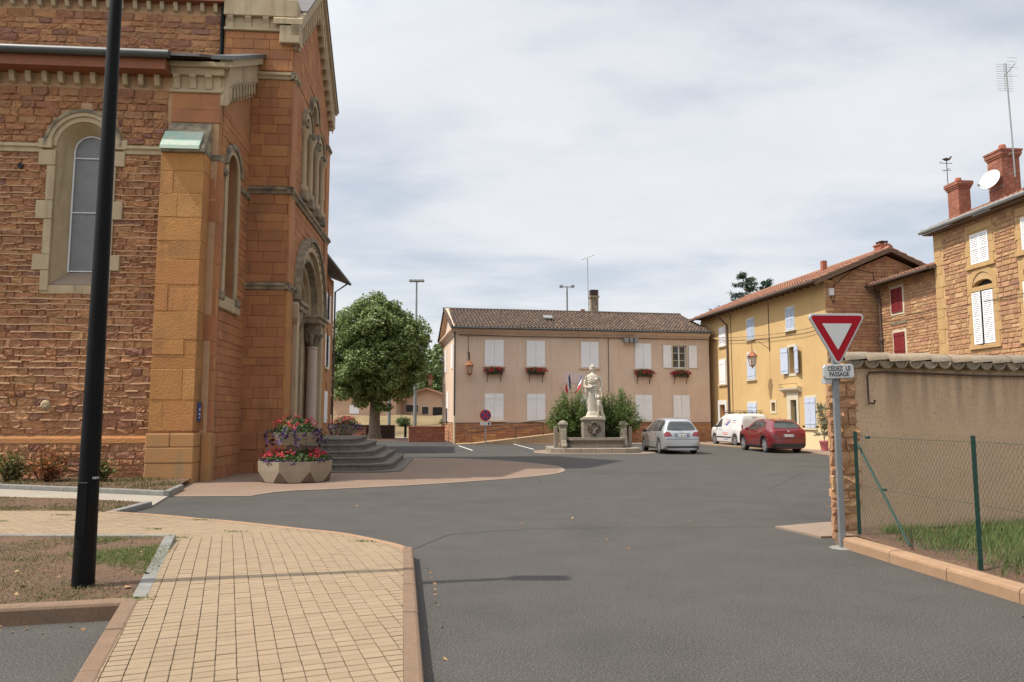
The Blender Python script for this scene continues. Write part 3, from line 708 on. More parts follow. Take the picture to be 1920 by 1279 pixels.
MB(Tside @ Matrix.Translation((-2.75, -.06, 1.98)) @ Matrix.Rotation(R(90), 4, 'X')).lathe([(.1, -.04), (.13, .0), (.07, .05)], 9).build('anchor_stone', m_lime, ch)
# --- corner buttresses
BW, BD = 1.1, .62
MB().box(.02, BW - .02, .02, BD + .5, -.1, 8.6).box(BW - .3, UA + .06, .52, .72, -.1, 8.55).build('corner_buttress', m_ashm, ch)
def facing(Tm, x0, x1, zs, meshes, name, depth=.03, seed=1, two=True):
    r = random.Random(seed); l = []
    for z0, z1 in zip(zs[:-1], zs[1:]):
        if two and r.random() < .6: c = x0 + (x1 - x0) * r.choice((.3, .42, .6, .72)); l += [(x0, z0, c - x0, z1 - z0), (c, z0, x1 - c, z1 - z0)]
        else: l.append((x0, z0, x1 - x0, z1 - z0))
    g = .005
    for x, z, w, h in l:
        me = meshes[r.randrange(len(meshes))]; inst(name, me, ch, Tm @ Matrix.Translation((x + g / 2, 0, z + g / 2)) @ Matrix.Diagonal((w - g, depth * r.uniform(.8, 1.2), h - g, 1)))
def courses(z0, z1, hmin, hmax, seed):
    r = random.Random(seed); z = [z0]
    while z[-1] < z1 - hmin: z.append(min(z1, z[-1] + r.uniform(hmin, hmax)))
    z[-1] = z1; return z
Tb0 = Matrix.Translation((0, .02, 0)); Tb1 = Matrix.Translation((BW - .02, 0, 0)) @ Matrix.Rotation(R(90), 4, 'Z'); Tb2 = Matrix.Translation((0, .52, 0)); Tb3 = Matrix.Translation((UA + .06, 0, 0)) @ Matrix.Rotation(R(90), 4, 'Z')
cz = courses(1.3, 8.6, .34, .82, 2)
facing(Tb0, .0, BW, cz, OCH, 'quoin', .035, 1); facing(Tb1, .0, .6, cz, OCH, 'quoin', .03, 2, False)
facing(Tb2, BW + .005, UA + .08, cz, ASH, 'quoin', .02, 3, False); facing(Tb3, .51, .72, cz, ASH, 'quoin', .03, 4, False)
MB().box(-.04, BW + .05, -.04, .6, -.1, .5).box(-.04, BW + .05, -.045, .6, .508, .9).box(-.04, .55, -.042, .6, .908, 1.25).box(.558, BW + .05, -.038, .6, .908, 1.25).box(BW + .06, UA + .11, .46, .76, -.1, 1.25).build('buttress_base', mat('stained_base', (.42, .205, .075), (.36, .20, .085), scale=2.2, rough=.92, bump=.5, bscale=30, streak=(.15, .19, .12), streak_amt=.5), ch, bev=.02)
MB().prism([(-.1, 8.6), (-.1, 8.72), (.5, 9.62), (.62, 9.62), (.62, 8.6)], .0, BW + .02, 'x').build('buttress_cap', m_limed, ch, bev=.02)
MB().prism([(-.16, 8.66), (-.14, 8.76), (.18, 9.25), (.2, 9.2), (-.1, 8.74), (-.1, 8.66)], .0, BW - .1, 'x').build('copper_flashing', m_copper, ch)
MB().box(BW - .12, UA + .1, .48, .76, 8.55, 8.75).build('buttress_cap', m_limed, ch, bev=.03)
tag(MB().box(1.11, 1.135, .25, .45, 1.55, 2.05).build('access_sign', mat('blue_sign', (.02, .06, .2), rough=.4), ch), 'small blue access sign with white marks')
sg = bpy.data.objects['access_sign']; w8 = mat('white_mark', (.75, .75, .75), rough=.5)
MB(Matrix.Translation((1.137, .35, 1.86)) @ Matrix.Rotation(R(90), 4, 'Y')).lathe([(.04, 0), (.04, .003)], 12).build('wheelchair_mark', w8, sg)
MB().box(1.136, 1.139, .29, .41, 1.72, 1.76).box(1.136, 1.139, .29, .41, 1.64, 1.66).build('lettering_bar', w8, sg)
# upper corner of the aisle: red blocks, bracket cornice
facing(Tside, .02, UA + .03, courses(9.62, 10.45, .28, .42, 5), ASH, 'ashlar_block', .03, 6)
MB().box(-.05, UA + .06, .42, 1.0, 10.45, 10.55).box(-.05, UA + .1, .36, 1.0, 10.92, 11.12).box(-.05, UA + .16, .26, 1.0, 11.12, 11.26).build('corner_cornice', m_lime, ch, bev=.015)
MB().box(0, UA, .46, .9, 10.55, 10.92).build('cornice_back', m_lime, ch)
for x in (.08, .5, .92): MB().prism([(.46, 10.55), (.40, 10.55), (.40, 10.7), (.36, 10.8), (.30, 10.84), (.30, 10.92), (.46, 10.92)], x, x + .16, 'x').build('bracket', m_lime, ch)
# --- aisle front wall with its tall window
AC, AI = 1.78, .47
aout = [(.55, -.1), (VN + .05, -.1), (VN + .05, 12.9), (.55, 11.2)]
MB(Tai).prism(aout, 0, .55, 'y', [arched(AC, AI, 5.0, 8.7)]).build('aisle_front_wall', m_ashm, ch)
def ai_in(a, b, z0, z1):
    cuts = []
    if z1 > 4.7 and z0 < 8.75: cuts.append((AC - .73, AC + .73))
    elif z0 >= 8.7 and z0 < 9.4: cuts.append((AC - .65, AC + .65))
    if z0 > 10.1: cuts.append((0, 5))
    return spans_minus(a, b, cuts)
lst = lay_stones(.72, VN, 1.25, 10.4, .17, .26, .3, .75, ai_in, .008, 8)
place_stones(lst, ASH, ch, Tai, .025, 130, 'ashlar_block', m_ash)
lst = lay_stones(.6, VN, 0, 1.2, .25, .33, .4, .8, None, .008, 9); place_stones(lst, ASH, ch, Tai @ Matrix.Translation((0, -.02, 0)), .04, 20, 'ashlar_block', m_ash)
b = MB(Tai)
b.prism(arched(AC, AI + .24, 4.85, 8.7), -.05, .02, 'y', [arched(AC, AI, 5.02, 8.7)]); b.build('aisle_window_surround', m_lime, ch)
MB(Tai).arch(AC, 8.7, AI + .16, AI + .3, -.1, .02, n=14).build('hood_mould', m_limed, ch, True)
MB(Tai).prism(arched(AC, AI, 5.0, 8.7), .4, .42, 'y').build('pane', m_leadgl, ch)
MB(Tai).box(AC - .95, AC + .95, -.1, .02, 4.62, 4.85).build('window_sill', m_lime, ch, bev=.03)
for s in (-1, 1): MB(Tai).box(AC + s * .55, AC + s * .95, -.12, .02, 4.85, 5.1).build('carved_stop', m_limed, ch, bev=.04)
for x0, x1 in ((.72, AC - .7), (AC + .7, VN)): MB(Tai).prism([(0.01, 8.3), (-.1, 8.36), (-.12, 8.46), (.01, 8.52)], x0, x1, 'x').build('string_course', m_limed, ch)
# sloping arcaded cornice over the aisle front
def slope_z(v): return 10.62 + (v - .5) * .52
b = MB(Tai); N_ = 9
b.prism([(.5, slope_z(.5)), (VN, slope_z(VN)), (VN, slope_z(VN) + .62), (.5, slope_z(.5) + .62)], -.2, .0, 'y')
b.prism([(.3, slope_z(.3) + .62), (VN, slope_z(VN) + .62), (VN, slope_z(VN) + .84), (.3, slope_z(.3) + .84)], -.34, .0, 'y')
b.build('raking_cornice', m_lime, ch)
MB(Tai).prism([(.2, slope_z(.2) + .84), (VN, slope_z(VN) + .84), (VN, slope_z(VN) + .95), (.2, slope_z(.2) + .95)], -.42, .2, 'y').build('roof_edge', m_gutter, ch)
MB(Tai).prism([(.46, slope_z(.5) - .5), (.72, slope_z(.72) - .4), (.72, slope_z(.72) + .02), (.46, slope_z(.46) + .02)], -.2, .0, 'y').build('cornice_end', m_lime, ch)
for i in range(N_):
    v = .78 + i * .285
    b = MB(Tai); z = slope_z(v)
    b.box(v - .05, v + .05, -.2, .0, z - .34, z + .04).add(*(lambda m_: (m_.v, m_.f))(MB().prism([(v - .05, z - .34), (v + .05, z - .34), (v + .03, z - .46), (v - .03, z - .46)], -.13, 0, 'y')))
    if i < N_ - 1:
        z2 = slope_z(v + .14); pts = [(v + .05, z2 + .1)] + [(v + .1425 - .0925 * math.cos(math.pi * k / 6), z2 - .10 + .1 * math.sin(math.pi * k / 6) - .0 + .03) for k in range(7)] + [(v + .235, z2 + .1)]
        b.prism(pts, -.2, -.0, 'y')
    b.build('arcade_corbel', m_lime, ch)
# --- nave: side face, clerestory, front
MB(Tns).box(.4, UF - .0, .0, .8, -.1, 14.2).build('nave_corner', m_ashm, ch)
def ns_in(a, b, z0, z1):
    return spans_minus(a, b, [(-5, UA + .01)] if z1 < 12.3 else [])
lst = []
for z0, z1 in ((1.25, 5.55), (5.78, 8.55), (8.8, 12.25), (12.55, 13.8)):
    lst += lay_stones(.45, UF, z0, z1, .24, .38, .42, .85, ns_in, .008, int(z0 * 10))
place_stones(lst, ASH, ch, Tns, .025, 150, 'ashlar_block', m_ash)
lst = lay_stones(UA, UF + .06, 0, 1.2, .3, .4, .5, 1.0, None, .008, 12); place_stones(lst, ASH, ch, Tns @ Matrix.Translation((0, -.06, 0)), .04, 20, 'ashlar_block', m_ash)
MB().box(UA, UF + .1, VN - .06, VN + .3, 1.18, 1.26).build('plinth_band', m_ash, ch)
for z, d, mm in ((5.55, .12, m_limed), (8.55, .16, m_limed), (12.25, .14, m_lime)):
    pr = [(0.02, 0), (-.06, 0), (-d * .6, .08), (-d, .12), (-d, .2), (0.02, .23)]
    MB(Tns).prism([(y, z + q) for y, q in pr], UA - (.5 if z > 12 else 0), UF + d, 'x').build('string_course', mm, ch)
    # round the corner along the front, broken by the portal arch at the lowest level
    for v0, v1 in (((VN - d, 4.35), (9.25, VF + d)) if z < 6 else ((VN - d, 4.0), (9.6, VF + d)) if z > 12 else ((VN - d, VF + d),)):
        MB(Tfr).prism([(y, z + q - .003) for y, q in pr], v0, v1, 'x').build('string_course', m_limed, ch)
MB(Tns).box(.4, UF + .12, -.1, .4, 13.82, 13.92).box(.4, UF + .12, -.16, .4, 14.28, 14.85).box(.42, UF, -.02, .4, 13.92, 14.28).build('nave_cornice', m_lime, ch, bev=.015)
for x in (.5, 1.05, 1.6, 2.15): MB(Tns).prism([(0, 13.92), (-.05, 13.92), (-.05, 14.08), (-.14, 14.22), (-.14, 14.28), (0, 14.28)], x, x + .18, 'x').build('bracket', m_lime, ch)
MB(Tcl).box(-16, .45, 0, .5, 11.5, 14.7).build('clerestory_wall', m_mort, ch)
lst = lay_stones(-8.5, .28, 12.4, 14.35, .13, .24, .25, .85, None, .02, 17); place_stones(lst, RUB, ch, Tcl, .06, 60, 'rubble_stone', m_rub, stuffname='smaller_rubble_stones', rank=lambda s: (s[0] < -4.8, -s[2] * s[3]))
for i in range(20): inst('corbel', cb, ch, Matrix.Translation((.1 - i * .41, VN + .12, 14.68)) @ Matrix.Scale(.9, 4))
MB(Tcl).box(-16, .4, -.3, .2, 14.69, 14.95).build('soffit', m_soff, ch)
MB(Tcl).tube([(.34, -.14, 14.9), (.34, -.14, 12.7)], .065, 8).build('downpipe', m_black, ch, True)
MB(Tns).box(.55, 1.38, -.5, .02, 12.66, 12.78).build('lead_flashing', m_gutter, ch)
# front wall with portal and window openings
VC = (VN + VF) / 2
front = [(VN, -.1), (VF, -.1), (VF, 13.7), (VC, 16.75), (VN, 13.7)]
PR, PZ = 2.05, 5.4                                  # outer radius of the portal arch, springing height
lan = [(VC - 1.15, .42, 9.2, 11.5), (VC, .46, 9.2, 12.4), (VC + 1.15, .42, 9.2, 11.5)]
MB(Tfr).prism(front, 0, .9, 'y', [arched(VC, PR, 1.0, PZ)] + [arched(c, w, a, s) for c, w, a, s in lan]).build('nave_front_wall', m_ashm, ch)
MB(Tfr).box(VF - .8, VF, .9, 14, -.1, 13.7).box(VN, VF, .9, 1.0, -.1, 13).build('nave_far_wall', m_ashm, ch)
def nf_in(a, b, z0, z1):
    cuts = []
    if z0 < PZ: cuts.append((VC - PR - .25, VC + PR + .25))
    elif z0 < PZ + PR + .35:
        q = z0 - PZ; rr = PR + .42
        if q < rr: h = math.sqrt(rr * rr - q * q); cuts.append((VC - h, VC + h))
    if z1 > 8.9 and z0 < 11.95: cuts.append((VC - 1.75, VC + 1.75))
    elif z0 >= 11.9 and z0 < 13.1: cuts.append((VC - .75, VC + .75))
    if z1 > 13.7: h = (VF - VC) * max(0, (16.5 - z1) / (16.75 - 13.7)) - .3; cuts += [(0, VC - h), (VC + h, 20)]
    return spans_minus(a, b, cuts)
lst = []
for z0, z1 in ((1.25, 5.5), (5.8, 8.5), (8.82, 12.2), (12.52, 16.2)): lst += lay_stones(VN, VF, z0, z1, .22, .32, .45, .9, nf_in, .008, int(z0 * 31))
place_stones(lst, ASH, ch, Tfr, .022, 90, 'ashlar_block', m_ash, rank=lambda s: s[0])
for v0, v1 in ((VN - .03, VN + .62), (VF - .62, VF + .04)):       # corner pilasters, slightly proud
    for z0, z1 in ((-.1, 5.54), (5.79, 8.54), (8.79, 12.24)): MB(Tfr).box(v0, v1, -.07, .02, z0, z1).build('pilaster', m_ochre if z0 < 5 else m_ash, ch, bev=.02)
MB(Tfr).box(VN - .06, VC - PR - .2, -.1, .02, -.1, 1.22).box(VC + PR + .2, VF + .06, -.1, .02, -.1, 1.22).build('front_plinth', m_ash, ch)
# portal: stepped orders, columns, tympanum, doors
for i, (r0, r1, d0, d1, mm) in enumerate(((PR, PR + .34, -.16, .05, m_lime), (PR + .34, PR + .46, -.26, .05, m_limed), (PR - .26, PR, .0, .35, m_lime), (PR - .34, PR - .26, -.05, .3, m_limed), (PR - .55, PR - .34, .2, .5, m_lime), (PR - .8, PR - .55, .38, .68, m_lime), (PR - .86, PR - .8, .3, .6, m_lime))):
    MB(Tfr).arch(VC, PZ, r0, r1, d0, d1, n=22).build('portal_arch', mm, ch, True)
bl = MB().box(-.07, .07, -.05, .0, -.06, .06).mesh('dentil', m_limed)
for i in range(17):
    a = math.pi * (i + .5) / 17; inst('dentil', bl, ch, Tfr @ Matrix.Translation((VC + (PR + .22) * math.cos(a), -.15, PZ + (PR + .22) * math.sin(a))) @ Matrix.Rotation(-a + math.pi / 2, 4, 'Y'))
MB(Tfr).prism(arched(VC, PR - .8, 4.1, PZ), .62, .7, 'y').build('tympanum', m_lime, ch)
MB(Tfr).box(VC - PR + .8, VC + PR - .8, .74, .8, 1.0, 4.2).build('portal_door', m_wood, ch)
for s in (-1, 1):
    f = lambda a, c: (min(VC + s * a, VC + s * c), max(VC + s * a, VC + s * c))
    MB(Tfr).box(*f(PR - .02, PR + .3), -.16, .05, 1.0, PZ - .32).build('portal_jamb', m_lime, ch, bev=.015)
    MB(Tfr).box(*f(PR - .84, PR - .02), .4, .8, 1.0, PZ - .32).build('portal_jamb', m_lime, ch, bev=.015)
    MB(Tfr).box(*f(PR - .9, PR + .36), -.24, .7, PZ - .32, PZ - .14).box(*f(PR - .92, PR + .42), -.3, .7, PZ - .14, PZ).build('impost', m_limed, ch, bev=.03)
    cprof = [(.27, 0), (.27, .12), (.24, .16), (.25, .22), (.2, .28), (.19, .4), (.185, 2.2), (.175, 3.15), (.2, 3.18), (.2, 3.24), (.17, 3.26)]
    MB(Tfr).lathe(cprof, 18, (VC + s * (PR - .28), .12, 1.0)).build('portal_column', m_pinkst, ch, True)
    cap = MB(Tfr); cap.lathe([(.17, 3.26), (.2, 3.4), (.22, 3.5), (.3, 3.75), (.33, 3.92), (.33, 4.08)], 12, (VC + s * (PR - .28), .12, 1.0))
    for k in range(8):
        a = k * math.pi / 4; cap.tube([(VC + s * (PR - .28) + .2 * math.cos(a), .12 + .2 * math.sin(a), 4.35), (VC + s * (PR - .28) + .28 * math.cos(a), .12 + .28 * math.sin(a), 4.62), (VC + s * (PR - .28) + .36 * math.cos(a), .12 + .36 * math.sin(a), 4.72), (VC + s * (PR - .28) + .35 * math.cos(a), .12 + .35 * math.sin(a), 4.62)], [.05, .06, .05, .03], 6)
    cap.build('capital', m_limed, ch, True)
    MB(Tfr).prism([(VC + s * (PR + .5), PZ - .1), (VC + s * (PR + .62), PZ - .15), (VC + s * (PR + .55), PZ - .6), (VC + s * (PR + .42), PZ - .75), (VC + s * (PR + .38), PZ - .1)], -.22, .02, 'y').build('carved_stop', m_lime, ch, bev=.03)
# three-light window above
for c, w, a, s in lan:
    MB(Tfr).prism(arched(c, w, a, s), .5, .54, 'y').build('pane', m_leadgl, ch)
    MB(Tfr).arch(c, s, w - .02, w + .2, -.1, .06, n=14).build('lancet_arch', m_lime, ch, True)
    MB(Tfr).arch(c, s, w + .2, w + .28, -.16, .06, n=14).build('hood_mould', m_limed, ch, True)
for x, top in ((VC - .575, 11.5), (VC + .575, 11.5), (VC - 1.66, 11.5), (VC + 1.66, 11.5)):
    MB(Tfr).box(x - .14, x + .14, .05, .4, 9.1, top).build('mullion', m_lime, ch)
    MB(Tfr).lathe([(.17, 0), (.17, .14), (.11, .2), (.105, 1.8), (.12, 1.84), (.2, 2.08), (.22, 2.2)], 14, (x, -.06, 9.2)).build('window_column', m_lime, ch, True)
    MB(Tfr).box(x - .2, x + .2, -.26, .1, 11.32, 11.52).build('capital', m_limed, ch, bev=.03)
    MB(Tfr).box(x - .18, x + .18, -.25, .1, 8.85, 9.2).build('column_base', m_limed, ch, bev=.03)
# gable rakes with arcading
import itertools as it_
sl = (16.85 - 13.7) / (VF - VC + .1)
for s in (-1, 1):
    def gz(d): return 16.85 - sl * d
    D = VF - VC + .02; P = lambda d, dz: (VC + s * d, gz(d) + dz)
    MB(Tfr).prism([P(0, .05), P(D + .18, .05), P(D + .18, .42), P(0, .42)], -.2, .05, 'y').build('gable_cornice', m_lime, ch)
    MB(Tfr).prism([P(0, .42), P(D + .2, .42), P(D + .2, .6), P(0, .6)], -.3, .6, 'y').build('gable_cornice', m_lime, ch)
    MB(Tfr).prism([P(-.1, .605), P(D + (.28 if s > 0 else -.35), .605), P(D + (.28 if s > 0 else -.35), .68), P(-.1, .68)], -.34, 2.0, 'y').build('nave_roof', m_slate, ch)
    MB(Tfr).prism([(VC, 17.75), (VC + s * (D + .15), 14.97), (VC + s * (D + .15), 15.05), (VC, 17.85)], 2.0, 18, 'y').build('nave_roof', m_slate, ch)
    MB(Tfr).prism([P(0, -.5), P(D - .02, -.5), P(D - .02, .05), P(0, .05)], -.12, .01, 'y').build('arcade_panel', m_lime, ch)
    for i in range(11):
        d = .2 + i * .31; x, z = P(d, -.5)
        b = MB(Tfr); b.box(x - .06, x + .06, -.2, 0, z - .12, z + .55).build('arcade_corbel', m_lime, ch)
        if s == -1 or True: MB(Tfr).prism([(x + s * .155 + .085 * math.cos(math.pi * k / 6), z - .06 - sl * .155 + .1 * math.sin(math.pi * k / 6) + .3) for k in range(7)] + [(x + s * .155 - .085, z - .02 - sl * .155), (x + s * .155 + .085, z - .02 - sl * .155)], -.135, -.115, 'y').build('arcade_niche', m_rub, ch)
    MB(Tfr).box(*sorted((VC + s * (D - .25), VC + s * (D + .18))), -.22, .4, 13.4, 13.98).build('kneeler', m_lime, ch, bev=.02)
# --- front steps, each step a piece
st = empty('church_steps', (-9.22, 18.92), R(4.5), 'worn grey stone steps climbing to the church portal', 'steps')
hs = [.05, .24, .42, .60, .79, .97]
for i, h in enumerate(hs):
    e = .32 * i; v0, v1, u1 = 3.1 + e, 10.5 - e, 6.15 - e; c = .45
    poly = [(UF + .02, v0), (u1 - c, v0), (u1, v0 + c), (u1, v1 - c), (u1 - c, v1), (UF + .02, v1)]
    mb = MB(); z0 = -.02 if i == 0 else hs[i - 1]
    if h - z0 > .1:
        pin = [(UF + .04, v0 + .03), (u1 - c - .01, v0 + .03), (u1 - .03, v0 + c + .01), (u1 - .03, v1 - c - .01), (u1 - c - .01, v1 - .03), (UF + .04, v1 - .03)]
        mb.prism(pin, z0 - .01, h - .06, 'z')
    mb.prism(poly, h - .065 if h > .1 else z0, h, 'z'); mb.build('step', m_step, st, bev=.012)
# ================================================================ shared pieces for houses
m_white = mat('white_shutter', (0.83, 0.825, 0.82), (0.77, 0.765, 0.76), scale=4, rough=.6, bump=.1, bscale=60)
m_bluew = mat('pale_blue_shutter', (.50, .55, .66), (.45, .50, .60), scale=4, rough=.6)
m_redsh = mat('red_shutter', (.22, .02, .025), (.17, .016, .02), scale=6, rough=.6)
m_winfr = mat('white_window_frame', (.68, .67, .64), rough=.55)
m_winfr2 = mat('cream_window_surround', (0.594, 0.522, 0.378), (0.54, 0.468, 0.333), scale=3, rough=.8)
m_pane = mat('window_pane', (.025, .03, .035), (.05, .055, .06), scale=1.5, rough=.06, spec=.8)
m_iron = mat('wrought_iron', (.05, .03, .022), (.08, .045, .03), scale=8, rough=.7)
m_coplant = mat('copper_lantern', (0.34, 0.129, 0.0476), (0.286, 0.102, 0.0408), scale=6, rough=.45, metal=.35)
m_lampgl = mat('lantern_glass', (.55, .50, .42), rough=.15, spec=.6)
m_geranium = mat('geranium_petal', (.6, .04, .06), tints=[(.50, .012, .03), (.56, .03, .06), (.40, .01, .025), (.60, .07, .10)], rough=.7, leaf=.12)
m_petunia = mat('purple_petal', (.09, .02, .2), tints=[(.055, .012, .10), (.03, .008, .055), (.08, .02, .14)], rough=.7, leaf=.1)
m_gleaf = mat('plant_leaf', (0.0525, 0.09, 0.0188), tints=[(0.0375, 0.075, 0.015), (0.0675, 0.112, 0.0225), (0.09, 0.128, 0.03), (0.045, 0.0825, 0.0188)], rough=.6, leaf=.3)
m_tile = mat('roof_tile', (0.137, 0.0824, 0.0549), (0.0686, 0.0515, 0.0412), scale=2.5, rough=.95, bump=.5, bscale=30, tints=[(0.137, 0.0858, 0.0583), (0.106, 0.0686, 0.0515), (0.161, 0.0994, 0.0686), (0.0889, 0.0652, 0.0515), (0.127, 0.0755, 0.0515), (0.186, 0.123, 0.0858)], island=.2)
m_tileb = mat('tile_channel', (.075, .052, .042), rough=1)
m_tiler = mat('red_roof_tile', (.30, .13, .075), (.2, .1, .065), scale=2.5, rough=.95, bump=.5, bscale=30, tints=[(.32, .14, .08), (.26, .115, .075), (.36, .18, .11), (.24, .11, .075)], island=.16)
m_brick = mat('red_brick', (.36, .12, .07), (.28, .09, .05), scale=9, rough=.9, bump=.4, bscale=50)
m_zinc = mat('zinc', (.30, .31, .31), (.22, .23, .23), scale=3, rough=.5, metal=.3)
m_brownpipe = mat('brown_pipe', (.10, .065, .05), (.075, .05, .04), scale=2, rough=.55)
m_cable = mat('black_cable', (.02, .02, .02), rough=.7)
def shutter_mb(w, h, th=.035, planks=4, battens=True, louvre=False):
    """shutter leaf: lower left at origin, front at y=-th"""
    b = MB(); pw = w / planks
    if louvre:
        e = .06; b.box(0, e, -th, 0, 0, h).box(w - e, w, -th, 0, 0, h).box(e, w - e, -th + .002, 0, 0, e).box(e, w - e, -th + .002, 0, h - e, h).box(e, w - e, -th + .002, 0, h * .48, h * .48 + e)
        n = int(h / .075)
        for i in range(n):
            z = e + (h - 2 * e) * i / n
            b.add([(e, -th + .004, z), (w - e, -th + .004, z), (w - e, -.004, z + .05), (e, -.004, z + .05), (e, -th + .012, z - .008), (w - e, -th + .012, z - .008)], [(0, 1, 2, 3), (4, 5, 1, 0)])
        b.box(e, w - e, -.003, -.001, e, h - e)
        return b
    for i in range(planks): b.box(i * pw + .003, (i + 1) * pw - .003, -th, 0, 0, h)
    b.box(.003, w - .003, -th + .008, -.002, .01, h - .01)
    if battens:
        for z in (.12 * h, .82 * h): b.box(.02, w - .02, -th - .018, -th + .001, z, z + .09)
        for z in (.12 * h + .03, .82 * h + .03): b.box(-.03, .05, -th - .024, -th - .016, z, z + .03)
    return b
def shutter(parent, x, z, w, h, m, y=-.02, ang=0, hinge=0, label=None, **k):
    o = shutter_mb(w, h, **k).build('shutter', m, parent)
    if hinge: o.data.transform(Matrix.Translation((-w, 0, 0)))
    o.location = (x + (w if hinge else 0), y, z); o.rotation_euler = (0, 0, ang)
    if label: o['label'] = label
    return o
def closed_window(parent, x0, x1, z0, z1, m, y=-.02, mf=None, fr=.09, sill=True, **k):
    """closed pair of shutters in a plain surround"""
    MB().prism([(x0 - fr, z0 - fr * .3), (x1 + fr, z0 - fr * .3), (x1 + fr, z1 + fr), (x0 - fr, z1 + fr)], y + .03, y - .0, 'y').build('window_surround', mf or m_winfr2, parent)
    w = (x1 - x0 - .012) / 2
    shutter(parent, x0, z0, w, h=z1 - z0, m=m, y=y - .004, **k); shutter(parent, x0 + w + .012, z0, w, h=z1 - z0, m=m, y=y - .004, **k)
    if sill: MB().box(x0 - fr - .05, x1 + fr + .05, y - .1, y + .03, z0 - .1, z0 - fr * .3 - .002).build('window_sill', mf or m_winfr2, parent, bev=.01)
def glazed(parent, x0, x1, z0, z1, y, m=m_winfr, bars=(1, 3), fr=.06):
    MB().box(x0, x1, y + .03, y + .04, z0, z1).build('pane', m_pane, parent)
    b = MB().prism([(x0, z0), (x1, z0), (x1, z1), (x0, z1)], y - .03, y + .028, 'y', [[(x0 + fr, z0 + fr), (x1 - fr, z0 + fr), (x1 - fr, z1 - fr), (x0 + fr, z1 - fr)]])
    for i in range(bars[0]): c = x0 + (x1 - x0) * (i + 1) / (bars[0] + 1); b.box(c - .045, c + .045, y - .027, y + .026, z0 + fr, z1 - fr)
    for j in range(bars[1] - 1): c = z0 + (z1 - z0) * (j + 1) / bars[1]; b.box(x0 + fr, x1 - fr, y - .02, y + .024, c - .014, c + .014)
    b.build('window_frame', m, parent)
def tile_rows(x0, x1, ye, ze, yr, zr, pitch=.24, row=.42, r=.085, seed=1, taper=.8):
    """half-round cover tiles in rows from eave (ye,ze) to ridge (yr,zr); each tile its own piece of one mesh"""
    rr = random.Random(seed); L = math.hypot(yr - ye, zr - ze); dy, dz = (yr - ye) / L, (zr - ze) / L; ny, nz = -dz, dy
    if nz < 0: ny, nz = -ny, -nz
    n = max(1, int(L / row)); rw = L / n; cols = max(1, int((x1 - x0) / pitch)); pt = (x1 - x0) / cols; b = MB(); K = 5
    for c in range(cols):
        for k in range(n):
            xc = x0 + pt * (c + .5) + rr.uniform(-.012, .012); off = rr.uniform(-.012, .012)
            s0, s1 = k * rw - .03 + off, (k + 1) * rw + .02
            h0 = .028 + rr.uniform(0, .014); h1 = .004; vs = []
            for s, rad, hh in ((s0, r, h0), (s1, r * taper, h1)):
                for i in range(K + 1):
                    a = math.pi * i / K; o = hh + rad * .85 * math.sin(a); vs.append((xc - rad * math.cos(a) * 1.05, ye + dy * s + ny * o, ze + dz * s + nz * o))
            fs = [(i, i + 1, K + 2 + i, K + 1 + i) for i in range(K)] + [tuple(range(K, -1, -1))]
            b.add(vs, fs)
    return b
def foliage_obj(name, V, F, m, parent=None): return np_obj(name, V, F, m, parent)
def flower_bunch(parent, centre, ext, nleaf, nflow, lsize=.07, fsize=.055, seed=1, mflow=None, fname='blossoms', lname='leaves', zb=0.3):
    """leafy mound with blossoms on its outside, in the frame of its parent"""
    r = np.random.default_rng(seed); c = np.array(centre); e = np.array(ext)
    d = unit(r.normal(size=(nleaf, 3))); P = c + d * e * r.uniform(.4, 1, (nleaf, 1)); v, f = leaf_mesh(P, unit(d * .5 + r.normal(size=d.shape) * .5 + [0, -.2, .5]), lsize, .8, r=r)
    a = np_obj(lname, v, f, m_gleaf, parent)
    k = max(3, nflow // 7); hd = unit(r.normal(size=(k, 3))); hd[:, 2] = abs(hd[:, 2]) * .9 - zb; hc = c + hd * e * r.uniform(.9, 1.12, (k, 1))
    idx = r.integers(0, k, nflow); P = hc[idx] + r.normal(size=(nflow, 3)) * fsize * .55
    v, f = leaf_mesh(P, unit(hd[idx] * .7 + r.normal(size=(nflow, 3)) * .5), fsize, .9, r=r)
    return np_obj(fname, v, f, mflow or m_geranium, parent)
# ================================================================ town hall
m_thw = mat('town_hall_render', (.69, .52, .395), (.63, .465, .345), scale=.8, rough=.92, bump=.5, bscale=70, streak=(.50, .355, .25), streak_amt=.5, stain=((.56, .415, .31), .45, .5))
m_thside = m_thw
m_thst = mat('town_hall_plinth_stone', (0.425, 0.223, 0.101), (0.324, 0.152, 0.0759), scale=5, rough=.95, bump=.8, bscale=25, tints=[(0.466, 0.243, 0.101), (0.405, 0.172, 0.0911), (0.506, 0.293, 0.132), (0.364, 0.152, 0.101), (0.445, 0.223, 0.101)], island=.14)
m_thmort = mat('plinth_mortar', (.42, .29, .17), (.34, .22, .13), scale=4, rough=.95)
th = empty('town_hall', (-3.49, 45.73), R(10.4), 'long two-storey beige town hall with closed white shutters and tiled roof', 'building')
TW, TD_, TE = 16.75, 8.9, 7.05
wins = {}
w5 = (14.22, 15.17, 4.8, 6.28)
MB().prism([(0, 1.27), (TW, 1.27), (TW, TE), (0, TE)], 0, .4, 'y', [[(w5[0], w5[2]), (w5[1], w5[2]), (w5[1], w5[3]), (w5[0], w5[3])]]).build('front_wall', m_thw, th)
MB().prism([(.4, 1.27), (TD_, 1.27), (TD_, TE), (TD_ / 2 + .2, TE + 1.75), (.4, TE + .06)], 0.0, .38, 'x').build('gable_wall', m_thw, th)
MB().box(.4, TW - .01, TD_ - .3, TD_ - .01, 0, TE).prism([(.4, 0), (TD_, 0), (TD_, TE), (TD_ / 2 + .2, TE + 1.75), (.4, TE)], TW - .3, TW - .012, 'x').build('back_walls', m_thw, th)
